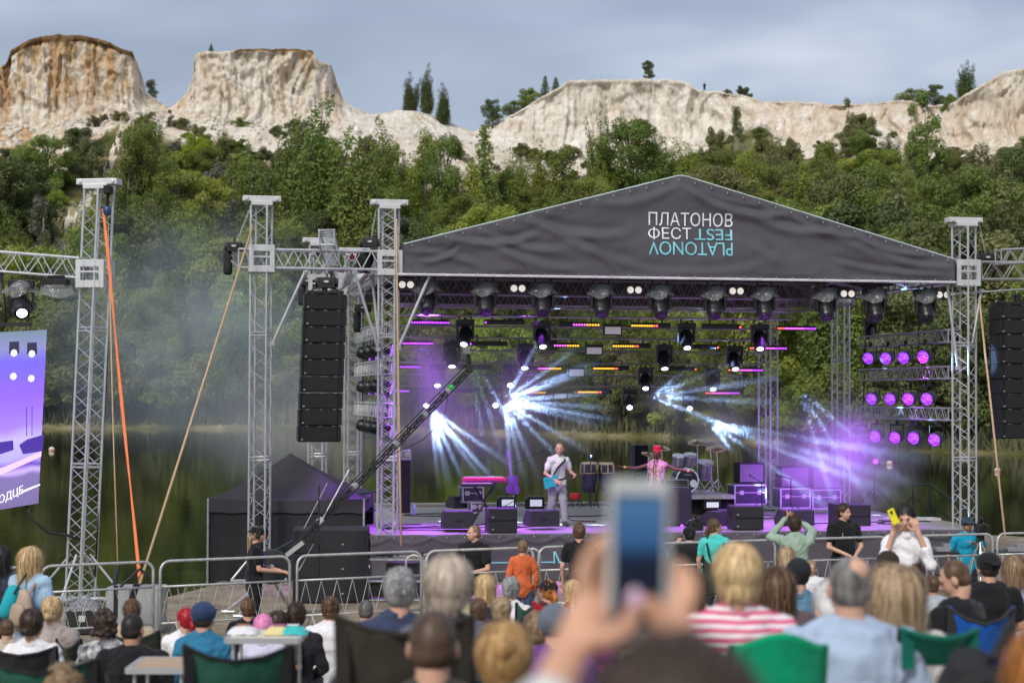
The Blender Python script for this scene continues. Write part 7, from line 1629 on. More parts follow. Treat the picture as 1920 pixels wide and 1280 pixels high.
backpack(w2, (.45, .33, .25))
tb = T('rolled_mat', 'turquoise rolled mat carried at the side of the blond woman', 'mat', P(18, 1120, 18.4)); mb = MB(); mb.cap(P(26, 1112, 18.4), P(14, 1145, 18.4), .085, .085, 16); mb.build('roll', cloth((.02, .36, .44)), tb, world=True, smooth=True); mb = MB(); mb.tube(P(26, 1112, 18.3), P(56, 1065, 18.5), .01); mb.build('strap', BLACKF, tb, world=True)
person(980, 1027, 27, 'boy in an orange sweater and jeans standing at the barrier, seen from behind', ('short', 'lbrown'), ((.58, .13, .045), 'long'), rz=.05, pose='stand', Y=27.9, s=.86, legs=(.05, .09, .16), strandn=200)
person(1086, 999, 34, 'woman in a black t-shirt with her brown hair in a top bun, seen from behind', ('topbun', 'brown'), ((.012, .012, .014), 'short'), rz=-.1, pose='stand', Y=27.4, s=1.0, legs=(.02, .06, .035))
person(1341, 989, 32, 'woman in a turquoise t-shirt with black shoulder straps and a dark ponytail', ('pony', 'brown'), ((.08, .55, .50), 'short'), rz=-.3, yaw=-1.0, pose='stand', Y=27.6, s=.98, extra='straps')
def straps(px, py, Y, label):
    root = T('camera_harness', label, 'harness', P(px, py + 80, Y)); mb = MB()
    for k in (-1, 1): mb.path([P(px + k * 16, py + 28, Y), P(px + k * 12, py + 50, Y - .04), P(px + k * 3, py + 78, Y - .05)], .014, 6)
    mb.build('strap', BLACKF, root, world=True)
straps(1341, 989, 27.43, 'black camera harness straps on the back of the woman in turquoise')
gm = person(1493, 984, 34, 'man in a sage green sweatshirt raising both arms to take a picture', ('short', 'dark'), ((.30, .40, .32), 'long'), rz=-.2, yaw=-.5, pitch=-.2, pose='stand', Y=26.8, s=1.05, skin='tan', legs=(.05, .07, .12), arms={-1: ((-.36, .15, .50), (-.16, .28, .74)), 1: ((.22, .20, .58), (-.06, .30, .76)), 'palm': (1, 0, 0), 'curl': .9})
wb = person(1698, 973, 52, 'woman in a white blouse with dark hair holding a yellow phone to her ear', ('bun', 'black'), ((.78, .77, .80), 'rolled'), rz=R(180) - .15, yaw=-.15, pitch=.22, pose='stand', Y=17.6, s=1.0, build=.88, legs=(.16, .24, .36), tuck=False, arms={1: ((.22, .14, .24), (.125, .10, .54)), -1: ((-.22, .16, .26), (-.11, .13, .56)), 'palm': (0, -1, 0), 'curl': .9}, strandn=300)
yp = T('mobile_phone', 'bright yellow mobile phone at the ear of the woman in white', 'phone', P(1675, 968, 17.45)); mb = MB(); mb.box((0, 0, 0), (.072, .012, .15), Matrix.Rotation(-.42, 3, 'Y') @ Matrix.Rotation(.25, 3, 'Z')); mb.build('phone_case', mat('yellow_case', (.85, .75, .01), .4), yp, bevel=.008); mb = MB(); mb.box((-.02, -.012, .04), (.02, .008, .03), Matrix.Rotation(-.35, 3, 'Y') @ Matrix.Rotation(.5, 3, 'Z')); mb.build('camera_bump', GLASSD, yp)
mb = MB(); pass
# ---------------------------------------------------------------- seated audience
W_ = (.74, .73, .76); BK = (.012, .012, .015)
person(14, 1180, 37, 'boy with short brown hair in a beige top at the far left', ('crop', 'brown'), ((.45, .38, .30), 'long'), Y=17.5, s=.8)
person(62, 1172, 58, 'woman with a dark hair bun in a white shirt on a black chair', ('lowbun', 'dark'), (W_, 'long'), Y=15.2, strandn=320, yaw=-.25)
person(100, 1146, 48, 'woman with a blond low bun in a black hooded vest and beige sleeves', ('lowbun', 'blond'), ((.36, .31, .29), 'long'), Y=17.0, strandn=320, hat=None, yaw=-.3)
person(200, 1174, 55, 'woman with dark curly hair in a checked shirt', ('curly', 'dark'), ((.20, .20, .22), 'long'), Y=15.9, topmat=mat('checked_cloth', (.05, .05, .06), .9, 0, .1, 22, col2=(.6, .6, .62)), yaw=-.4)
person(248, 1147, 40, 'woman with a brown braid behind the man in black', ('braid', 'brown'), ((.42, .34, .24), 'long'), Y=18.6, s=.96)
person(250, 1180, 56, 'man with short black hair in a black t-shirt at the small table', ('crop', 'black'), (BK, 'short'), Y=14.6, s=1.04, build=1.2, yaw=-.3, skin='tan')
person(346, 1163, 38, 'girl with bright crimson hair in a white t-shirt', ('pony', 'red'), (W_, 'short'), Y=18.0, s=.9, yaw=.9)
person(383, 1160, 56, 'man in a navy cap with white print and a blue jacket', ('crop', 'dark'), ((.03, .17, .30), 'coat'), Y=15.6, s=1.04, hat=('cap', (.03, .055, .13), 'front', 1), yaw=-.25)
person(466, 1142, 38, 'man with brown hair in a black t-shirt near the barrier', ('short', 'brown'), (BK, 'short'), Y=22.2, s=1.0, build=1.05)
person(494, 1178, 42, 'child wearing a fluffy pink hair piece', ('full', 'pink'), ((.55, .55, .68), 'short'), Y=16.6, s=.85, hat=None, strandn=500)
person(521, 1168, 38, 'girl with dark hair between the pink hair piece and the man in black', ('bob', 'dark'), ((.12, .10, .12), 'short'), Y=17.4, s=.85)
person(556, 1156, 47, 'man with short dark hair in a black sweater left of the woman in white', ('short', 'dark'), ((.018, .018, .024), 'long'), Y=17.6, s=1.02, build=1.05)
person(620, 1144, 40, 'woman with tied brown hair in a loose white t-shirt', ('bun', 'brown'), (W_, 'short'), Y=18.6, s=1.0, build=1.2)
person(686, 1146, 40, 'man with greying short hair behind the dark chair', ('crop', 'dgrey'), ((.03, .04, .09), 'short'), Y=20.0, s=1.0)
person(750, 1110, 82, 'man with thick grey hair left of the ash blond woman', ('short', 'grey'), ((.04, .05, .10), 'long'), Y=10.9, s=1.03, strandn=420)
person(841, 1106, 116, 'woman with short full ash blond hair in the middle of the audience', ('bobshort', 'ash'), ((.10, .11, .14), 'long'), Y=7.7, s=.98, strandn=800, build=.9)
person(910, 1101, 46, 'girl with straight golden blond hair on a grey chair', ('long', 'blond'), ((.55, .55, .3), 'short'), Y=17.8, s=.92, strandn=420)
person(958, 1106, 44, 'man with short grey hair in a white shirt', ('short', 'grey'), (W_, 'short'), Y=19.0, s=1.0)
person(940, 1146, 42, 'small child with thin fair hair in a white hooded top', ('full', 'dblond'), ((.7, .66, .62), 'long'), Y=14.5, s=.78)
person(897, 1146, 36, 'child with brown hair beside the navy chair', ('full', 'brown'), ((.1, .1, .14), 'long'), Y=15.6, s=.75)
person(1026, 1110, 38, 'child with orange hair and a red and black cap on a red chair', ('pony', 'ginger'), ((.1, .02, .02), 'short'), Y=18.4, s=.9, yaw=.7, hat=('cap', (.02, .015, .02)))
mb = MB()
person(1074, 1108, 36, 'girl with blond hair in a white striped top', ('long', 'blond'), ((.7, .7, .7), 'short'), Y=19.8, s=.9, topmat=stripes('thin_stripes', (.72, .72, .72), (.25, .25, .27), 9))
person(1040, 1178, 64, 'person in a slate grey knitted hat with a violet collar', None, ((.12, .04, .22), 'coat'), Y=10.6, s=.95, hat=('beanie', (.13, .15, .19)), nohair=True)
person(812, 1214, 132, 'man with very short dark brown hair and visible ears close to the camera', ('crop', 'mbrown'), ((.05, .045, .04), 'long'), Y=6.5, s=1.04, build=.9, strandn=0)
person(945, 1236, 132, 'woman with golden brown hair tied back close to the camera', ('bun', 'gold'), ((.3, .2, .12), 'long'), Y=6.2, s=1.0, strandn=700, pitch=-.3)
person(1382, 1083, 116, 'woman with short blond hair in a pink and white striped t-shirt', ('bobshort', 'blond'), ((.7, .2, .3), 'short'), Y=7.7, s=.98, strandn=800, build=1.05, topmat=stripes('pink_stripes', (.66, .09, .20), (.80, .74, .78), 9.5))
person(1456, 1102, 74, 'woman with long straight brown hair behind the striped t-shirt', ('xlong', 'brown'), ((.12, .09, .1), 'long'), Y=11.6, s=.97, strandn=600)
person(1496, 1080, 54, 'man in a dark knitted hat beside the long brown hair', ('crop', 'black'), ((.1, .2, .3), 'long'), Y=15.2, s=1.0, hat=('beanie', (.018, .022, .026)), yaw=.2)
person(1475, 1048, 40, 'woman with long fair hair in white bending forward in front of the green sweatshirt', ('long', 'dblond'), (W_, 'long'), Y=21.0, s=.95, lean=.5, pitch=.5, strandn=300)
person(1521, 1066, 28, 'toddler in a white t-shirt facing the camera', ('full', 'dblond'), (W_, 'short'), rz=R(180), pose='stand', Y=19.5, s=.62, strandn=80)
person(1566, 1146, 100, 'person in a loose white shirt bending down beside the old man', ('short', 'white'), (W_, 'long'), Y=9.0, s=1.12, lean=.75, pitch=.9, build=1.5)
om = person(1590, 1104, 118, 'old man with a bald crown in a light blue shirt', ('crop', 'mgrey'), ((.38, .47, .62), 'short'), Y=7.4, s=1.02, build=1.25, yaw=.12, strandn=0)
mb = MB(); mb.ell(om['q'](.016, -.060, .072), (.050, .046, .052), om['Rh'], 18, 12); mb.build('bald_spot', SKIN['fair'], om['root'], smooth=True)
person(1676, 1118, 112, 'woman with long straight dark blond hair in a white top', ('xlong', 'dblond'), ((.62, .58, .55), 'short'), Y=7.9, s=.98, strandn=1100)
person(1664, 1062, 48, 'person in a brown cap in front of the long haired woman', ('short', 'dark'), ((.3, .08, .1), 'short'), Y=16.6, s=1.0, hat=('cap', (.035, .025, .02)))
person(1712, 1078, 40, 'dark haired woman partly hidden by the long blond hair', ('long', 'dark'), ((.5, .06, .08), 'short'), Y=17.6, s=.95)
person(1790, 1087, 66, 'man with cropped hair in black looking down to the left', ('crop', 'brown'), (BK, 'short'), rz=.75, yaw=.55, pitch=.42, Y=12.6, s=1.05, build=1.2)
person(1852, 1066, 50, 'man in a black cap and black t-shirt at the right', ('crop', 'dark'), (BK, 'short'), Y=16.4, s=1.05, build=1.2, hat=('cap', (.015, .015, .017), 'back'), yaw=.15)
person(1901, 1066, 48, 'girl with long light brown hair in light blue at the right edge', ('xlong', 'lbrown'), ((.35, .45, .65), 'short'), Y=17.5, s=.95, strandn=500)
person(1748, 1098, 36, 'small boy with brown hair lifting a hand', ('short', 'brown'), ((.4, .45, .5), 'short'), Y=17.0, s=.72, arms={-1: ((-.3, .12, .2), (-.3, .2, .42)), 'palm': (0, 1, 0)})
person(1300, 1100, 60, 'woman with long brown hair hidden behind the raised hands', ('long', 'brown'), ((.55, .35, .35), 'short'), Y=12.6, s=.95, yaw=-.6)
person(1985, 1275, 175, 'person with straight ginger hair at the lower right corner', ('xlong', 'ginger'), ((.03, .03, .035), 'long'), Y=4.4, s=.98, strandn=700)
person(122, 1300, 100, 'person with brown hair just showing at the bottom left', ('full', 'lbrown'), ((.1, .1, .1), 'long'), Y=8.6, s=.98)
person(1098, 1172, 40, 'woman in a plum coloured top beside the knitted hat', ('bob', 'dark'), ((.16, .04, .12), 'long'), Y=13.2, s=.95)
person(1005, 1182, 44, 'child with light brown hair in a grey hooded top in front of the red chair', ('full', 'lbrown'), ((.22, .22, .26), 'long'), Y=12.0, s=.85)
person(1415, 1128, 50, 'man with dark hair seated behind the striped t-shirt', ('short', 'dark'), ((.2, .25, .3), 'short'), Y=13.5, s=1.0)
person(1130, 1030, 30, 'man in a pink shirt half hidden behind the raised phone', ('crop', 'lbrown'), ((.62, .42, .55), 'short'), pose='stand', Y=25.5, s=.95)
# ---------------------------------------------------------------- the raised phone, close to the camera
ph = P(1197, 1040, 2.42); k_ = 2.42 / F
pr = T('mobile_phone', 'white cased mobile phone held up in both hands, its dark blue screen to the camera', 'phone', ph); Rp = Matrix.Rotation(R(-8), 3, 'X') @ Matrix.Rotation(R(1.5), 3, 'Y'); PW = 118 * k_; PH = 284 * k_
mb = MB(); mb.box((0, 0, 0), (PW, .011, PH), Rp); mb.build('case', mat('phone_case_white', (.44, .46, .46), .35), pr, bevel=.005)
mb = MB(); mb.box(Rp @ Vector((0, -.0062, -.004)), (PW * .80, .002, PH * .84), Rp); mb.build('frame', mat('phone_bezel', (.02, .02, .03), .2), pr)
m = bpy.data.materials.new('phone_screen'); m.use_nodes = True; n = m.node_tree.nodes; l = m.node_tree.links; b_ = n['Principled BSDF']; b_.inputs['Base Color'].default_value = (.005, .008, .015, 1); b_.inputs['Roughness'].default_value = .3; b_.inputs['Specular IOR Level'].default_value = .12
tc = n.new('ShaderNodeTexCoord'); sx = n.new('ShaderNodeSeparateXYZ'); l.new(tc.outputs['Object'], sx.inputs[0]); mr_ = n.new('ShaderNodeMapRange'); mr_.inputs[1].default_value = -PH * .42; mr_.inputs[2].default_value = PH * .42; l.new(sx.outputs['Z'], mr_.inputs[0]); cr_ = n.new('ShaderNodeValToRGB'); e_ = cr_.color_ramp.elements; e_[0].position = .0; e_[0].color = (.004, .006, .015, 1); e_[1].position = 1; e_[1].color = (.10, .24, .48, 1)
for p_, c_ in ((.42, (.005, .008, .022)), (.49, (.008, .022, .07)), (.60, (.035, .14, .34)), (.85, (.075, .215, .45))): x_ = e_.new(p_); x_.color = (*c_, 1)
l.new(mr_.outputs[0], cr_.inputs[0]); l.new(cr_.outputs[0], b_.inputs['Emission Color']); b_.inputs['Emission Strength'].default_value = .42
mb = MB(); mb.box(Rp @ Vector((0, -.0076, -.004)), (PW * .74, .002, PH * .79), Rp); mb.build('screen', m, pr)
mb = MB(); mb.box(Rp @ Vector((PW * .25, .009, PH * .36)), (.022, .004, .03), Rp); mb.build('camera_bump', GLASSD, pr)
def holder():
    hp = P(1262, 1452, 2.02); gz = g(hp.x, hp.y); root = T('person', 'dark haired woman close to the camera holding up the phone with both hands', 'person', (hp.x, hp.y, gz)); L = lambda p: Vector(p) - Vector((hp.x, hp.y, gz)); head = L(hp); s = 1.0; Rh = Matrix.Rotation(.1, 3, 'Z')
    mb = MB(); nk = head + Vector((0, -.02, -.18)); head_prims(mb, head, Rh, s); mb.cap(nk, head + Vector((0, -.02, -.05)), .057, .052, 12); hip = nk + Vector((0, -.02, -.54)); mb.cap(nk + Vector((-.15, 0, -.07)), nk + Vector((.15, 0, -.07)), .07, .07, 12); mb.cap(nk + Vector((0, 0, -.15)), nk + Vector((0, 0, -.32)), .155, .135, 14, fl=((0, 1, 0), .7)); mb.cap(nk + Vector((0, 0, -.3)), hip, .13, .14, 14, fl=((0, 1, 0), .8))
    shs = [nk + Vector((-.17, 0, -.06)), nk + Vector((.17, 0, -.06))]; kn = [hip + Vector((-.12, .42, .02)), hip + Vector((.12, .42, .02))]
    for i in (0, 1): f_ = Vector((kn[i].x, kn[i].y + .05, .06)); mb.cap(hip + Vector(((-.09, .09)[i], 0, 0)), kn[i], .09, .06); mb.cap(kn[i], f_, .056, .038); mb.cap(f_, f_ + Vector((0, .14, -.02)), .036, .03)
    # left hand: palm under the phone, fingers up its left edge and behind, thumb on the screen
    lw = L(P(1068, 1222, 2.38)); le = L(P(975, 1430, 2.20)); mb.cap(shs[0], le, .047, .04); mb.cap(le, lw, .038, .026, 12, fl=((0, 1, 0), .9))
    pc = L(P(1108, 1150, 2.41)); mb.cap(lw, pc, .027, .032, 12, fl=((0, 1, 0), .6))
    def fing(pts, r): 
        for a, b, ra, rb in zip(pts, pts[1:], r, r[1:]): mb.cap(L(a), L(b), ra, rb, 9)
    fing([P(1108, 1140, 2.42), P(1116, 1084, 2.45), P(1136, 1050, 2.45), P(1160, 1026, 2.445)], (.0115, .0105, .010, .008))
    fing([P(1104, 1136, 2.42), P(1102, 1070, 2.44), P(1122, 1018, 2.45), P(1150, 1004, 2.445)], (.012, .011, .0102, .0085))
    fing([P(1098, 1134, 2.41), P(1090, 1080, 2.41), P(1104, 1038, 2.43), P(1128, 1022, 2.44)], (.011, .0102, .0095, .008))
    fing([P(1114, 1156, 2.42), P(1138, 1108, 2.45), P(1162, 1075, 2.452)], (.011, .010, .008))
    fing([P(1104, 1196, 2.38), P(1148, 1196, 2.375), P(1180, 1168, 2.37), P(1190, 1130, 2.37)], (.018, .0145, .0125, .0105))
    # right hand
    rw = L(P(1266, 1245, 2.36)); re = L(P(1330, 1420, 2.18)); mb.cap(shs[1], re, .047, .04); mb.cap(re, rw, .038, .025, 12)
    rp = L(P(1264, 1176, 2.40)); mb.cap(rw, rp, .026, .030, 12, fl=((0, 1, 0), .6))
    fing([P(1270, 1145, 2.41), P(1284, 1100, 2.43), P(1272, 1062, 2.45), P(1248, 1046, 2.45)], (.012, .011, .0102, .0085))
    fing([P(1278, 1150, 2.41), P(1298, 1112, 2.42), P(1290, 1078, 2.44), P(1264, 1066, 2.45)], (.012, .0108, .010, .0082))
    fing([P(1258, 1150, 2.40), P(1262, 1106, 2.43), P(1246, 1080, 2.45), P(1222, 1072, 2.452)], (.0115, .0105, .0095, .008))
    fing([P(1250, 1195, 2.39), P(1234, 1160, 2.375), P(1222, 1128, 2.37)], (.0165, .013, .0105))
    fing([P(1250, 1160, 2.41), P(1242, 1120, 2.43), P(1222, 1100, 2.45)], (.0105, .0095, .008))
    me = remesh(mb, .0062, 2); me.materials.clear(); me.materials.append(mat('skin_hands', (.60, .33, .215), .45, 0, .08, 14, spec=.35)); o = bpy.data.objects.new('body', me); COL.objects.link(o); o.parent = root
    mb = MB(); mb.ell(L(P(1190, 1122, 2.357)), (.0095, .004, .014)); mb.build('nail', mat('nail_pink', (.75, .5, .66), .2), root, smooth=True)
    q = lambda x, y, z: head + Rh @ Vector((x, y, z)) * s; mb = MB(); hair_prims(mb, 'full', q, Rh, 1.04); iv = Rh.inverted(); me = remesh(mb, .008, 1, lambda v: .004 * noise.noise(Vector((math.atan2((v - head).y, (v - head).x) * 12, (v - head).z * 12, 0)))); me.materials.clear(); me.materials.append(HC['dark']); ho = bpy.data.objects.new('hair', me); COL.objects.link(ho); ho.parent = root
    mb = MB(); strands(mb, 'full', q, 1.04, 700, 4); me = mb.mesh('locks', [HC['dark'], HL['dark']]); me.shade_smooth(); so_ = bpy.data.objects.new('locks', me); COL.objects.link(so_); so_.parent = ho
    mb = MB(); mb.cap(nk + Vector((-.15, 0, -.07)), nk + Vector((.15, 0, -.07)), .085, .085, 12); mb.cap(nk + Vector((0, 0, -.15)), nk + Vector((0, 0, -.32)), .172, .15, 14, fl=((0, 1, 0), .72)); mb.cap(nk + Vector((0, 0, -.3)), hip, .148, .155, 14, fl=((0, 1, 0), .85)); 
    mb.cap(shs[0], le, .06, .055); mb.cap(le, le.lerp(lw, .45), .054, .045); mb.cap(shs[1], re, .06, .055); mb.cap(re, re.lerp(rw, .35), .056, .05)
    me = remesh(mb, .009, 2, lambda v: .006 * noise.noise(v * 9)); me.materials.clear(); me.materials.append(cloth((.60, .60, .58))); o = bpy.data.objects.new('shirt', me); COL.objects.link(o); o.parent = root
    mb = MB(); 
    for i in (0, 1): f_ = Vector((kn[i].x, kn[i].y + .05, .1)); mb.cap(hip + Vector(((-.09, .09)[i], 0, 0)), kn[i], .10, .075); mb.cap(kn[i], f_, .07, .055)
    me = remesh(mb, .012, 2); me.materials.clear(); me.materials.append(cloth((.04, .05, .09))); o = bpy.data.objects.new('trousers', me); COL.objects.link(o); o.parent = root
holder()
# ---------------------------------------------------------------- chairs, tables, bags in the audience
GRN = (.012, .075, .05)
camp_chair(-20, 106, 1214, 14.8, (.02, .02, .024), 'black folding chair under the woman in the white shirt', edge=(.03, .03, .035))
camp_chair(106, 152, 1200, 16.3, (.05, .06, .04), 'olive folding chair right of the white shirt', hback=.4)
camp_chair(200, 298, 1184, 17.6, (.05, .06, .035), 'olive folding chair behind the man in the black t-shirt', hback=.4)
camp_chair(-30, 184, 1238, 8.6, (.018, .10, .065), 'large green folding chair at the bottom left', edge=(.015, .015, .018))
camp_chair(346, 548, 1214, 8.4, (.015, .085, .055), 'dark green folding chair with black edges left of the centre', edge=(.012, .012, .014))
camp_chair(632, 884, 1160, 7.1, (.045, .038, .030), 'big dark brown folding chair behind the man with the cropped hair', edge=(.028, .024, .02))
camp_chair(884, 984, 1160, 12.4, (.015, .03, .075), 'navy folding chair in front of the child in the white hood', hback=.4)
camp_chair(884, 936, 1126, 17.3, (.10, .10, .14), 'grey folding chair under the golden blond girl', hback=.35)
camp_chair(968, 1003, 1132, 17.8, (.02, .10, .07), 'small green folding chair between the grey haired man and the red chair', hback=.35)
camp_chair(1000, 1066, 1130, 17.6, (.45, .012, .025), 'red folding chair of the child in the cap', hback=.35, frame=mat('red_tube', (.4, .02, .03), .4))
camp_chair(1372, 1548, 1216, 6.9, (.0, .33, .16), 'bright green chair back behind the striped t-shirt', sag=-.07, frame=mat('green_tube', (.0, .2, .1), .5))
camp_chair(1688, 1832, 1184, 7.3, (.005, .19, .13), 'teal folding chair behind the woman with long dark blond hair', hback=.14, edge=(.004, .12, .085), sag=.015)
camp_chair(1776, 1902, 1140, 11.6, (.012, .10, .45), 'royal blue folding chair of the man looking down', sag=.09, edge=(.03, .03, .035))
camp_chair(1320, 1355, 1050, 24.5, (.05, .07, .05), 'small olive folding chair beside the woman in turquoise', hback=.4)
def table(x0, x1, ytop, Y, label, c, dep=.5, name='table_top'):
    a = P(x0, ytop, Y); b = P(x1, ytop, Y); W = b.x - a.x; cx = (a.x + b.x) / 2; gz = g(cx, Y); root = T('folding_table', label, 'table', (cx, Y, gz), 0); H = a.z - gz; mb = MB(); mb.box((0, dep / 2, H - .012), (W - .02, dep - .02, .02)); mb.build(name, c, root); mb = MB()
    for sy in (0, dep): mb.box((0, sy, H - .016), (W, .025, .035))
    for sx in (-1, 1): mb.box((sx * W / 2, dep / 2, H - .016), (.025, dep, .035))
    mb.build('edge_frame', ALU, root); mb = MB()
    for sx in (-1, 1):
        for sy in (.04, dep - .04): mb = MB(); mb.tube((sx * (W / 2 - .04), sy, H - .02), (sx * (W / 2 - .04), sy, 0), .012, 6); mb.build('leg', ALU, root)
    return root, H, W, gz, cx
table(238, 350, 1252, 11.6, 'small folding table with a light wood top at the lower left', mat('light_wood', (.45, .32, .20), .5, 0, .15, 3, stretch=(1, 8, 1)))
tt = table(424, 560, 1196, 12.2, 'folding table covered with a pale flowered cloth', mat('flower_cloth', (.55, .56, .58), .8, 0, .1, 9, col2=(.75, .66, .40)), .45, 'patterned_top')
def on_table():
    for i, (x, c, lab) in enumerate(((452, (.75, .74, .76), 'white paper bag lying on the flowered table'), (520, (.72, .62, .30), 'yellow packet lying on the flowered table'), (546, (.05, .5, .5), 'turquoise box at the right end of the flowered table'))):
        p = P(x, 1190, 12.35); root = T(('paper_bag', 'snack_packet', 'lunch_box')[i], lab, ('bag', 'packet', 'box')[i], (p.x, p.y, tt[3] + tt[1])); m = cloth(c); mb = MB(); mb.grid(lambda u, v: ((u - .5) * .2, .2 * v, .004 + .05 * math.sin(math.pi * u) ** .5 * math.sin(math.pi * v) ** .5 + .01 * noise.noise(Vector((u * 6, v * 6, i)))), 12, 8); mb.build('wrapping', m, root, smooth=True)
        mb = MB(); mb.box((0, .1, .058), (.08, .05, .004)); mb.build('sticker', mat('sticker_' + str(i), ((.5, .2, .1), (.5, .1, .3), (.8, .8, .8))[i]), root)
on_table()
def black_pack():
    Y = 5.6; p = P(1842, 1296, Y); gz = g(p.x, Y); root = T('backpack', 'black fluffy backpack hanging at the lower right', 'backpack', (p.x, Y, gz)); mb = MB(); c = Vector((0, 0, p.z - gz)); mb.cap(c + Vector((-.06, 0, -.12)), c + Vector((-.03, 0, .02)), .12, .10, 16); mb.cap(c + Vector((.08, .05, -.1)), c + Vector((.07, .05, .0)), .12, .08, 14); mb.cap(c + Vector((-.02, 0, -.12)), c + Vector((-.02, 0, -(p.z - gz) + .12)), .13, .13, 14)
    me = remesh(mb, .01, 2, lambda v: .02 * noise.noise(v * 12) + .012 * noise.noise(v * 40)); me.materials.clear(); me.materials.append(BLACKF); o = bpy.data.objects.new('sack', me); COL.objects.link(o); o.parent = root
    mb = MB(); mb.path([c + Vector((.02, -.05, .1)), c + Vector((.06, -.02, .16)), c + Vector((.1, .05, .2))], .018); mb.path([c + Vector((.12, -.05, .05)), c + Vector((.16, -.02, .12)), c + Vector((.19, .05, .18))], .018); mb.build('strap', BLACKF, root)
black_pack()
bpy.data.scenes.remove(REM)
# ================================================================ smoke and light beams
def smoke(px, py, Y, rx, ry, rz, dens, label, col=(1, 1, 1), tilt=0, lo=.15, hi=2.2):
    c = P(px, py, Y); mb = MB(); mb.ell((0, 0, 0), (rx, ry, rz), Matrix.Rotation(tilt, 3, 'Y'), 28, 18); m = bpy.data.materials.new('smoke'); m.use_nodes = True; n = m.node_tree.nodes; l = m.node_tree.links; n.clear(); out = n.new('ShaderNodeOutputMaterial'); v = n.new('ShaderNodeVolumeScatter'); v.inputs['Density'].default_value = dens; v.inputs['Color'].default_value = (*col, 1); v.inputs['Anisotropy'].default_value = .15
    tc = n.new('ShaderNodeTexCoord'); mp = n.new('ShaderNodeMapping'); mp.vector_type = 'POINT'; mp.inputs['Rotation'].default_value = (0, tilt * 0, 0); l.new(tc.outputs['Generated'], mp.inputs[0])
    sb = n.new('ShaderNodeVectorMath'); sb.operation = 'SUBTRACT'; sb.inputs[1].default_value = (.5, .5, .5); l.new(mp.outputs[0], sb.inputs[0]); ln = n.new('ShaderNodeVectorMath'); ln.operation = 'LENGTH'; l.new(sb.outputs[0], ln.inputs[0])
    mr = n.new('ShaderNodeMapRange'); mr.interpolation_type = 'SMOOTHSTEP'; mr.inputs[1].default_value = .5; mr.inputs[2].default_value = .08; mr.inputs[3].default_value = 0; mr.inputs[4].default_value = 1; l.new(ln.outputs['Value'], mr.inputs[0])
    nz = n.new('ShaderNodeTexNoise'); nz.inputs['Scale'].default_value = .75; nz.inputs['Detail'].default_value = 3; l.new(tc.outputs['Object'], nz.inputs['Vector']); m2 = n.new('ShaderNodeMapRange'); m2.inputs[1].default_value = .36; m2.inputs[2].default_value = .68; m2.inputs[3].default_value = lo; m2.inputs[4].default_value = hi; l.new(nz.outputs[0], m2.inputs[0])
    mu = n.new('ShaderNodeMath'); mu.operation = 'MULTIPLY'; l.new(mr.outputs[0], mu.inputs[0]); l.new(m2.outputs[0], mu.inputs[1]); m3 = n.new('ShaderNodeMath'); m3.operation = 'MULTIPLY'; m3.inputs[1].default_value = dens * 1.7; l.new(mu.outputs[0], m3.inputs[0]); l.new(m3.outputs[0], v.inputs['Density'])
    l.new(v.outputs[0], out.inputs['Volume']); o = mb.build('stage_smoke', m, smooth=True); o.location = c; tag(o, label, 'smoke', kind='stuff')
smoke(950, 765, 38.6, 2.5, 2.3, 1.9, .10, 'pale blue smoke lit by the white beams left of the stage centre')
smoke(965, 752, 38.0, .8, .8, .6, .45, 'small added smoke puff brightening the beams at the brightest white lamp')  # dense puffs added around the fan sources to brighten the beam cores
smoke(815, 790, 38.2, .6, .7, .7, .35, 'small added smoke puff brightening the beams over the keyboard')
smoke(1250, 745, 39.6, .7, .7, .5, .35, 'small added smoke puff brightening the beams above the singer')
smoke(1350, 800, 40.4, .9, .8, .6, .35, 'small added smoke puff brightening the beams above the grey amplifier')
smoke(1330, 760, 40.6, 2.3, 1.7, 1.2, .09, 'thin blue smoke lit by the beams right of the stage centre', tilt=.25)
smoke(1565, 850, 41.0, 2.3, 2.2, 1.7, .19, 'violet smoke at the right rear corner of the stage')
smoke(795, 740, 38.5, 1.5, 2.2, 2.2, .13, 'violet smoke behind the crane at the left of the stage')
smoke(370, 640, 50.0, 5.8, 4.0, 4.4, .060, 'pale mist drifting over the lake left of the stage', col=(.78, .92, 1), lo=.45, hi=1.7)
smoke(560, 800, 42.0, 3.2, 2.2, 2.2, .09, 'thin mist drifting from the stage behind the black gazebo', lo=.5, hi=1.6)
def spot(p, q, deg, w, col, blend=.8, r=.045):
    d = bpy.data.lights.new('lamp_beam', 'SPOT'); d.energy = w; d.color = col; d.spot_size = R(deg); d.spot_blend = blend; d.shadow_soft_size = r; o = bpy.data.objects.new('lamp_beam', d); COL.objects.link(o); o.location = p; o.rotation_euler = (Vector(q) - Vector(p)).to_track_quat('-Z', 'Y').to_euler()
BL_ = (.36, .56, 1.0)
fan_n = [0]
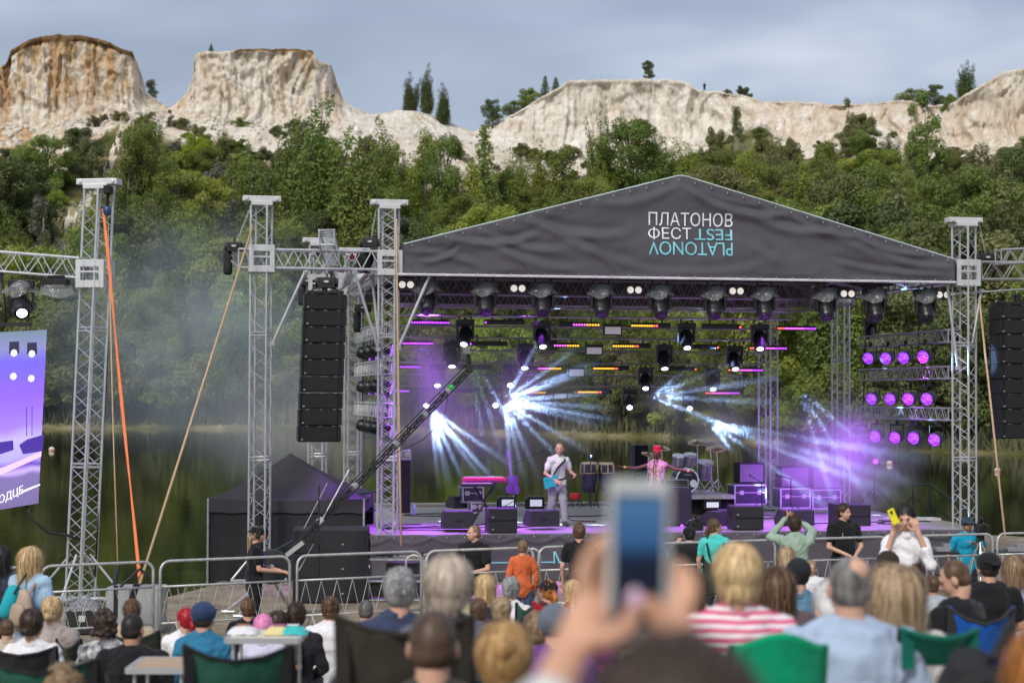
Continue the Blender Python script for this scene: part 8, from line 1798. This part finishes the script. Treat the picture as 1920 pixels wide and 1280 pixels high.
def fan(src, ends, w, deg=2.2, col=BL_, dv=0):
    """src: (px, py, Y) of the lamp, ends: pixels and distance the rays of its gobo run to"""
    s_ = P(*src)
    for (x, y, dY) in ends: spot(s_, P(x, y, src[2] + dY), deg, w, col)
K = 22000
fan((946, 752, 38.0), [(1120, 690, -.2), (1085, 650, .3), (1010, 640, .5), (1145, 735, -.3), (1150, 765, 0), (1130, 800, -.3), (1090, 840, .2), (1015, 905, -.2), (985, 905, .4), (960, 900, .2), (1060, 700, 0), (1100, 780, .1), (1050, 860, 0), (1180, 790, .2), (1170, 660, .1)], K, 4)
fan((808, 768, 38.2), [(930, 905, -.4), (905, 900, 0), (870, 905, .3), (845, 905, -.2), (822, 905, .2), (955, 870, -.3), (890, 860, 0), (835, 890, 0)], K, 4)
fan((876, 648, 37.2), [(960, 800, .8), (925, 800, .5), (900, 790, .3)], K * .5, 3)
fan((1222, 744, 39.6), [(1350, 690, 0), (1380, 720, .3), (1390, 752, 0), (1330, 660, .2), (1340, 790, .3)], K * .6, 4.4)
fan((1330, 790, 40.4), [(1480, 850, .3), (1440, 870, .2), (1500, 820, 0), (1400, 880, .4), (1560, 860, .3)], K * .8, 4.2)
fan((1500, 730, 41), [(1530, 830, 0), (1555, 820, 0), (1580, 800, .2)], K * .4, 4)
VIO = (.42, .07, 1)
for (x, y, Y, tx, ty, tY, deg, w) in ((1640, 745, 38.5, 1540, 880, 40.5, 60, 520), (1700, 820, 37.5, 1560, 900, 40.5, 60, 620), (1735, 667, 38, 1600, 940, 40, 60, 480), (760, 605, 37, 900, 870, 38.5, 45, 220),
        (806, 560, 36.6, 800, 990, 35.6, 75, 2400), (1000, 560, 36.9, 930, 1000, 35.8, 60, 1400), (1480, 570, 37.5, 1400, 1000, 36.8, 70, 1700), (1620, 575, 37.8, 1560, 990, 37.5, 60, 1500), (1200, 560, 37.2, 1250, 1000, 36.5, 55, 700)): spot(P(x, y, Y), P(tx, ty, tY), deg, w, VIO, .8, .12)
